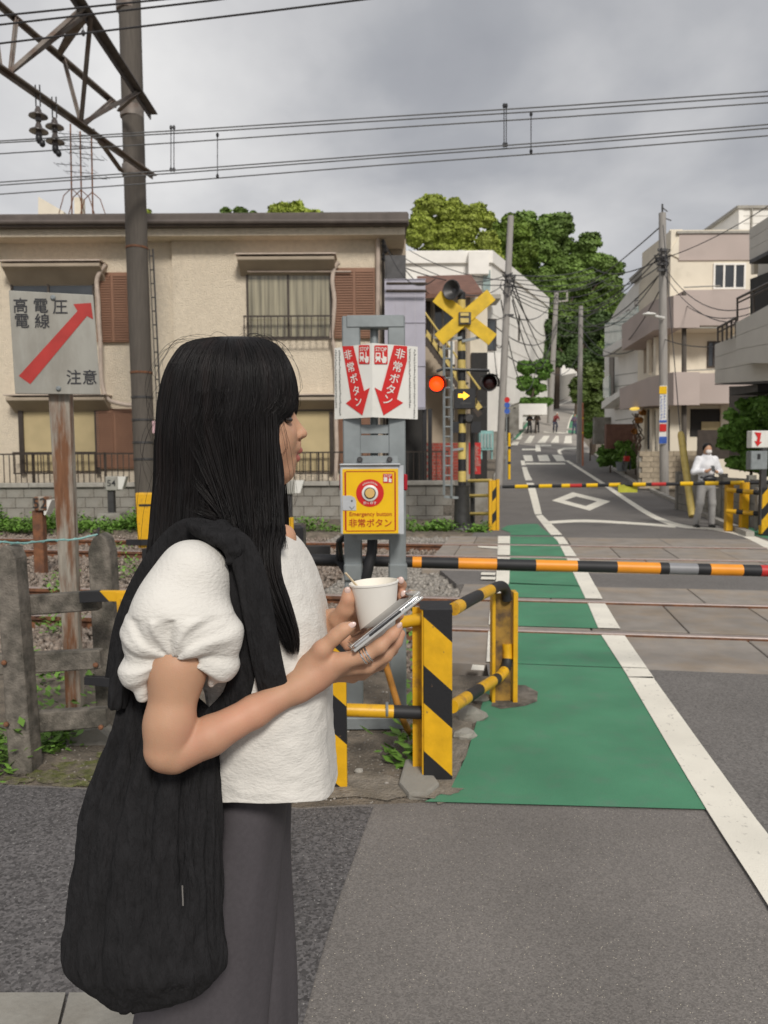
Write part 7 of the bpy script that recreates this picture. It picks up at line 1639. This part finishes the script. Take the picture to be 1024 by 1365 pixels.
# ---------------------------------------------------------------- the waiting man and far people
def figure(label, pose, s, cols, res, group=None):
    """pose: joints in metres around the feet point (x right, y away, z up), scaled by s"""
    o = pose['at']; t = T('person', label, 'person', o, group)
    J = {k: np.array(o)+np.array(v)*s for k, v in pose['j'].items()}; r = lambda v: v*s
    skin = [('e', J['head'], (r(.082),r(.095),r(.115)), None, r(.03)), ('c', J['head']-np.array([0,0,r(.09)]), J['neck'], r(.045), r(.055), r(.03)), ('c', J['neck'], J['chest'], r(.06), r(.12), r(.05)), ('c', J['chest'], J['hip'], r(.13), r(.12), r(.08)), ('e', J['head']+np.array([0,-r(.095),-r(.02)]), (r(.014),r(.02),r(.02)), None, r(.01))]
    for sd in 'lr':
        skin += [('c', J['sh'+sd], J['el'+sd], r(.05), r(.04), r(.03)), ('c', J['el'+sd], J['wr'+sd], r(.038), r(.028), r(.02)), ('c', J['wr'+sd], J['ha'+sd], r(.03), r(.022), r(.02)), ('c', J['hp'+sd], J['kn'+sd], r(.075), r(.055), r(.04)), ('c', J['kn'+sd], J['an'+sd], r(.05), r(.038), r(.03))]
    mesh_obj('body', [sdf_mesh(skin, res)], cols['skin'], t, 1)
    top = [('c', J['neck']-np.array([0,0,r(.05)]), J['chest'], r(.11), r(.155), r(.06)), ('c', J['chest'], J['hip'], r(.155), r(.15), r(.08))]
    for sd in 'lr': top += [('c', J['sh'+sd], J['el'+sd], r(.068), r(.058), r(.05)), ('c', J['el'+sd], J['el'+sd]*.25+J['wr'+sd]*.75, r(.056), r(.045), r(.03))]
    mesh_obj('shirt', [sdf_mesh(top, res)], cols['top'], t, 1)
    leg = [('c', J['hip'], J['hip']-np.array([0,0,r(.08)]), r(.15), r(.14), r(.06))]
    for sd in 'lr': leg += [('c', J['hp'+sd], J['kn'+sd], r(.095), r(.078), r(.04)), ('c', J['kn'+sd], J['an'+sd], r(.074), r(.066), r(.03))]
    mesh_obj('trousers', [sdf_mesh(leg, res)], cols['leg'], t, 1)
    for sd in 'lr': f = pose.get('fdir', np.array([0,-1,0])); mesh_obj('shoe', [sdf_mesh([('c', J['an'+sd]-np.array([0,0,r(.055)])-f*r(.05), J['an'+sd]-np.array([0,0,r(.06)])+f*r(.13), r(.042), r(.035), r(.02))], res)], cols.get('shoe', m_shoe), t, 1)
    hc = J['head']+np.array([0,0,r(.03)])-pose.get('fdir', np.array([0,-1,0]))*r(.02)
    mesh_obj('hat' if cols.get('hat') else 'hair', [sdf_mesh([('e', hc, (r(.095),r(.10),r(.105)), None, r(.01)), ('E', J['head']+pose.get('fdir', np.array([0,-1,0]))*r(.13)-np.array([0,0,r(.075)]), (r(.09),r(.08),r(.08)), None, r(.02))], res)], cols['hair'], t, 1)
    return t, J
stand = dict(head=(.0,-.03,1.60), neck=(0,0,1.47), chest=(0,0,1.28), hip=(0,0,.95), shl=(-.17,0,1.40), shr=(.17,0,1.40), ell=(-.27,-.02,1.14), elr=(.27,-.02,1.14), wrl=(-.09,-.24,1.16), wrr=(.11,-.24,1.14), hal=(-.02,-.28,1.20), har=(.03,-.28,1.18),
             hpl=(-.09,0,.90), hpr=(.09,0,.90), knl=(-.13,-.04,.50), knr=(.12,-.03,.50), anl=(-.19,0,.09), anr=(.13,0,.09))
gm = G(940,703); m_whs = M('white_shirt',(.78,.78,.80),.85,bump=.6,bs=12,dist=.02); m_gtr = M('grey_trousers',(.33,.32,.31),.85,bump=.6,bs=9,dist=.02)
j_ = dict(stand); man, JM = figure('man in white shirt and grey trousers wearing a face mask, looking down at his phone', dict(at=tuple(gm), j=j_), 1.0, dict(skin=m_skin, top=m_whs, leg=m_gtr, hair=m_hair), .012)
mesh_obj('face_mask', [sdf_mesh([('e', JM['head']+np.array([0,-.075,-.05]), (.062,.045,.05), None, .01)], .008)], M('mask_white',(.72,.69,.66),.8), man, 1)
mesh_obj('collar_scarf', [sdf_mesh([('c', JM['neck']+np.array([-.05,-.05,-.02]), JM['neck']+np.array([0,-.09,-.10]), .022, .016, .01), ('c', JM['neck']+np.array([.05,-.05,-.02]), JM['neck']+np.array([0,-.09,-.10]), .022, .016, .01)], .008)], m_black, man)
tag(mesh_obj('waist_bag', [sdf_mesh([('e', np.array(gm)+np.array([0,-.17,1.00]), (.14,.06,.075), None, .02), ('c', np.array(gm)+np.array([-.14,-.09,1.03]), np.array(gm)+np.array([.14,-.09,1.03]), .02, .02, .02)], .01)], m_black), 'black waist bag worn by the man in the white shirt', 'bag')
pm_ = MB(); pm_.obox(V(gm)+V((.0,-.33,1.21)), (.035,0,0), (0,.035,.06), (0,-.004,.003)); tag(pm_.build('smartphone', m_black, bevel=.004), 'small dark phone in the hands of the man in white', 'phone')
fc = dict(skin=m_skin, leg=m_black, hair=m_hair)
def fp(px, py): g = G(px, py); return tuple(g)
figure('far walker in dark clothes at the left of the hill road', dict(at=fp(706,578), j=stand), 1.0, dict(fc, top=m_black), .03, 'people on the hill road')
figure('far walker with a white hat and dark trousers on the hill road', dict(at=fp(716,577), j=stand), 1.0, dict(fc, top=M('far_shirt',(.20,.17,.15)), hair=m_signw, hat=1), .03, 'people on the hill road')
ride = dict(stand, head=(.10,-.30,1.62), neck=(.06,-.24,1.48), chest=(.02,-.15,1.30), hip=(-.05,.1,.98), shl=(-.12,-.2,1.40), shr=(.2,-.2,1.40), ell=(-.2,-.4,1.2), elr=(.24,-.4,1.2), wrl=(-.22,-.6,1.1), wrr=(.22,-.6,1.1), hal=(-.22,-.66,1.08), har=(.22,-.66,1.08), knl=(-.16,-.25,.72), knr=(.14,-.2,.62), anl=(-.14,-.1,.30), anr=(.12,0,.2))
rd_ = dict(fc, top=M('maroon_shirt',(.20,.03,.03)), leg=M('navy_jeans',(.05,.06,.10)), hair=m_signw, hat=1)
figure('cyclist with a pale helmet and dark red shirt riding down the hill road', dict(at=fp(740,577), j=ride), 1.0, rd_, .03, 'people on the hill road')
g_ = V(fp(740,577)); bk_ = T('far_bicycle', 'bicycle under the cyclist in the dark red shirt', 'bicycle', g_)
for yy in (-.75,.35): mb = MB(); mb.tube([g_+V((.12*math.cos(a*.314)-.05,yy+.31*math.cos(a*.314),.33+.31*math.sin(a*.314))) for a in range(21)],.03,5); mb.build('wheel', m_black, par=bk_)
mb = MB(); mb.tube([g_+V(q) for q in ((0,.35,.33),(0,.15,.9),(0,-.5,.85),(0,-.75,.33))],.03,5); mb.tube([g_+V((-.25,-.62,1.05)),g_+V((.25,-.62,1.05))],.02,5); mb.build('frame', m_steeld, par=bk_)
figure('far walker half hidden behind the slim pole at the right of the hill road', dict(at=fp(766,579), j=stand), 1.0, dict(fc, top=M('purple_shirt',(.10,.07,.11)), leg=rd_['leg']), .03, 'people on the hill road')
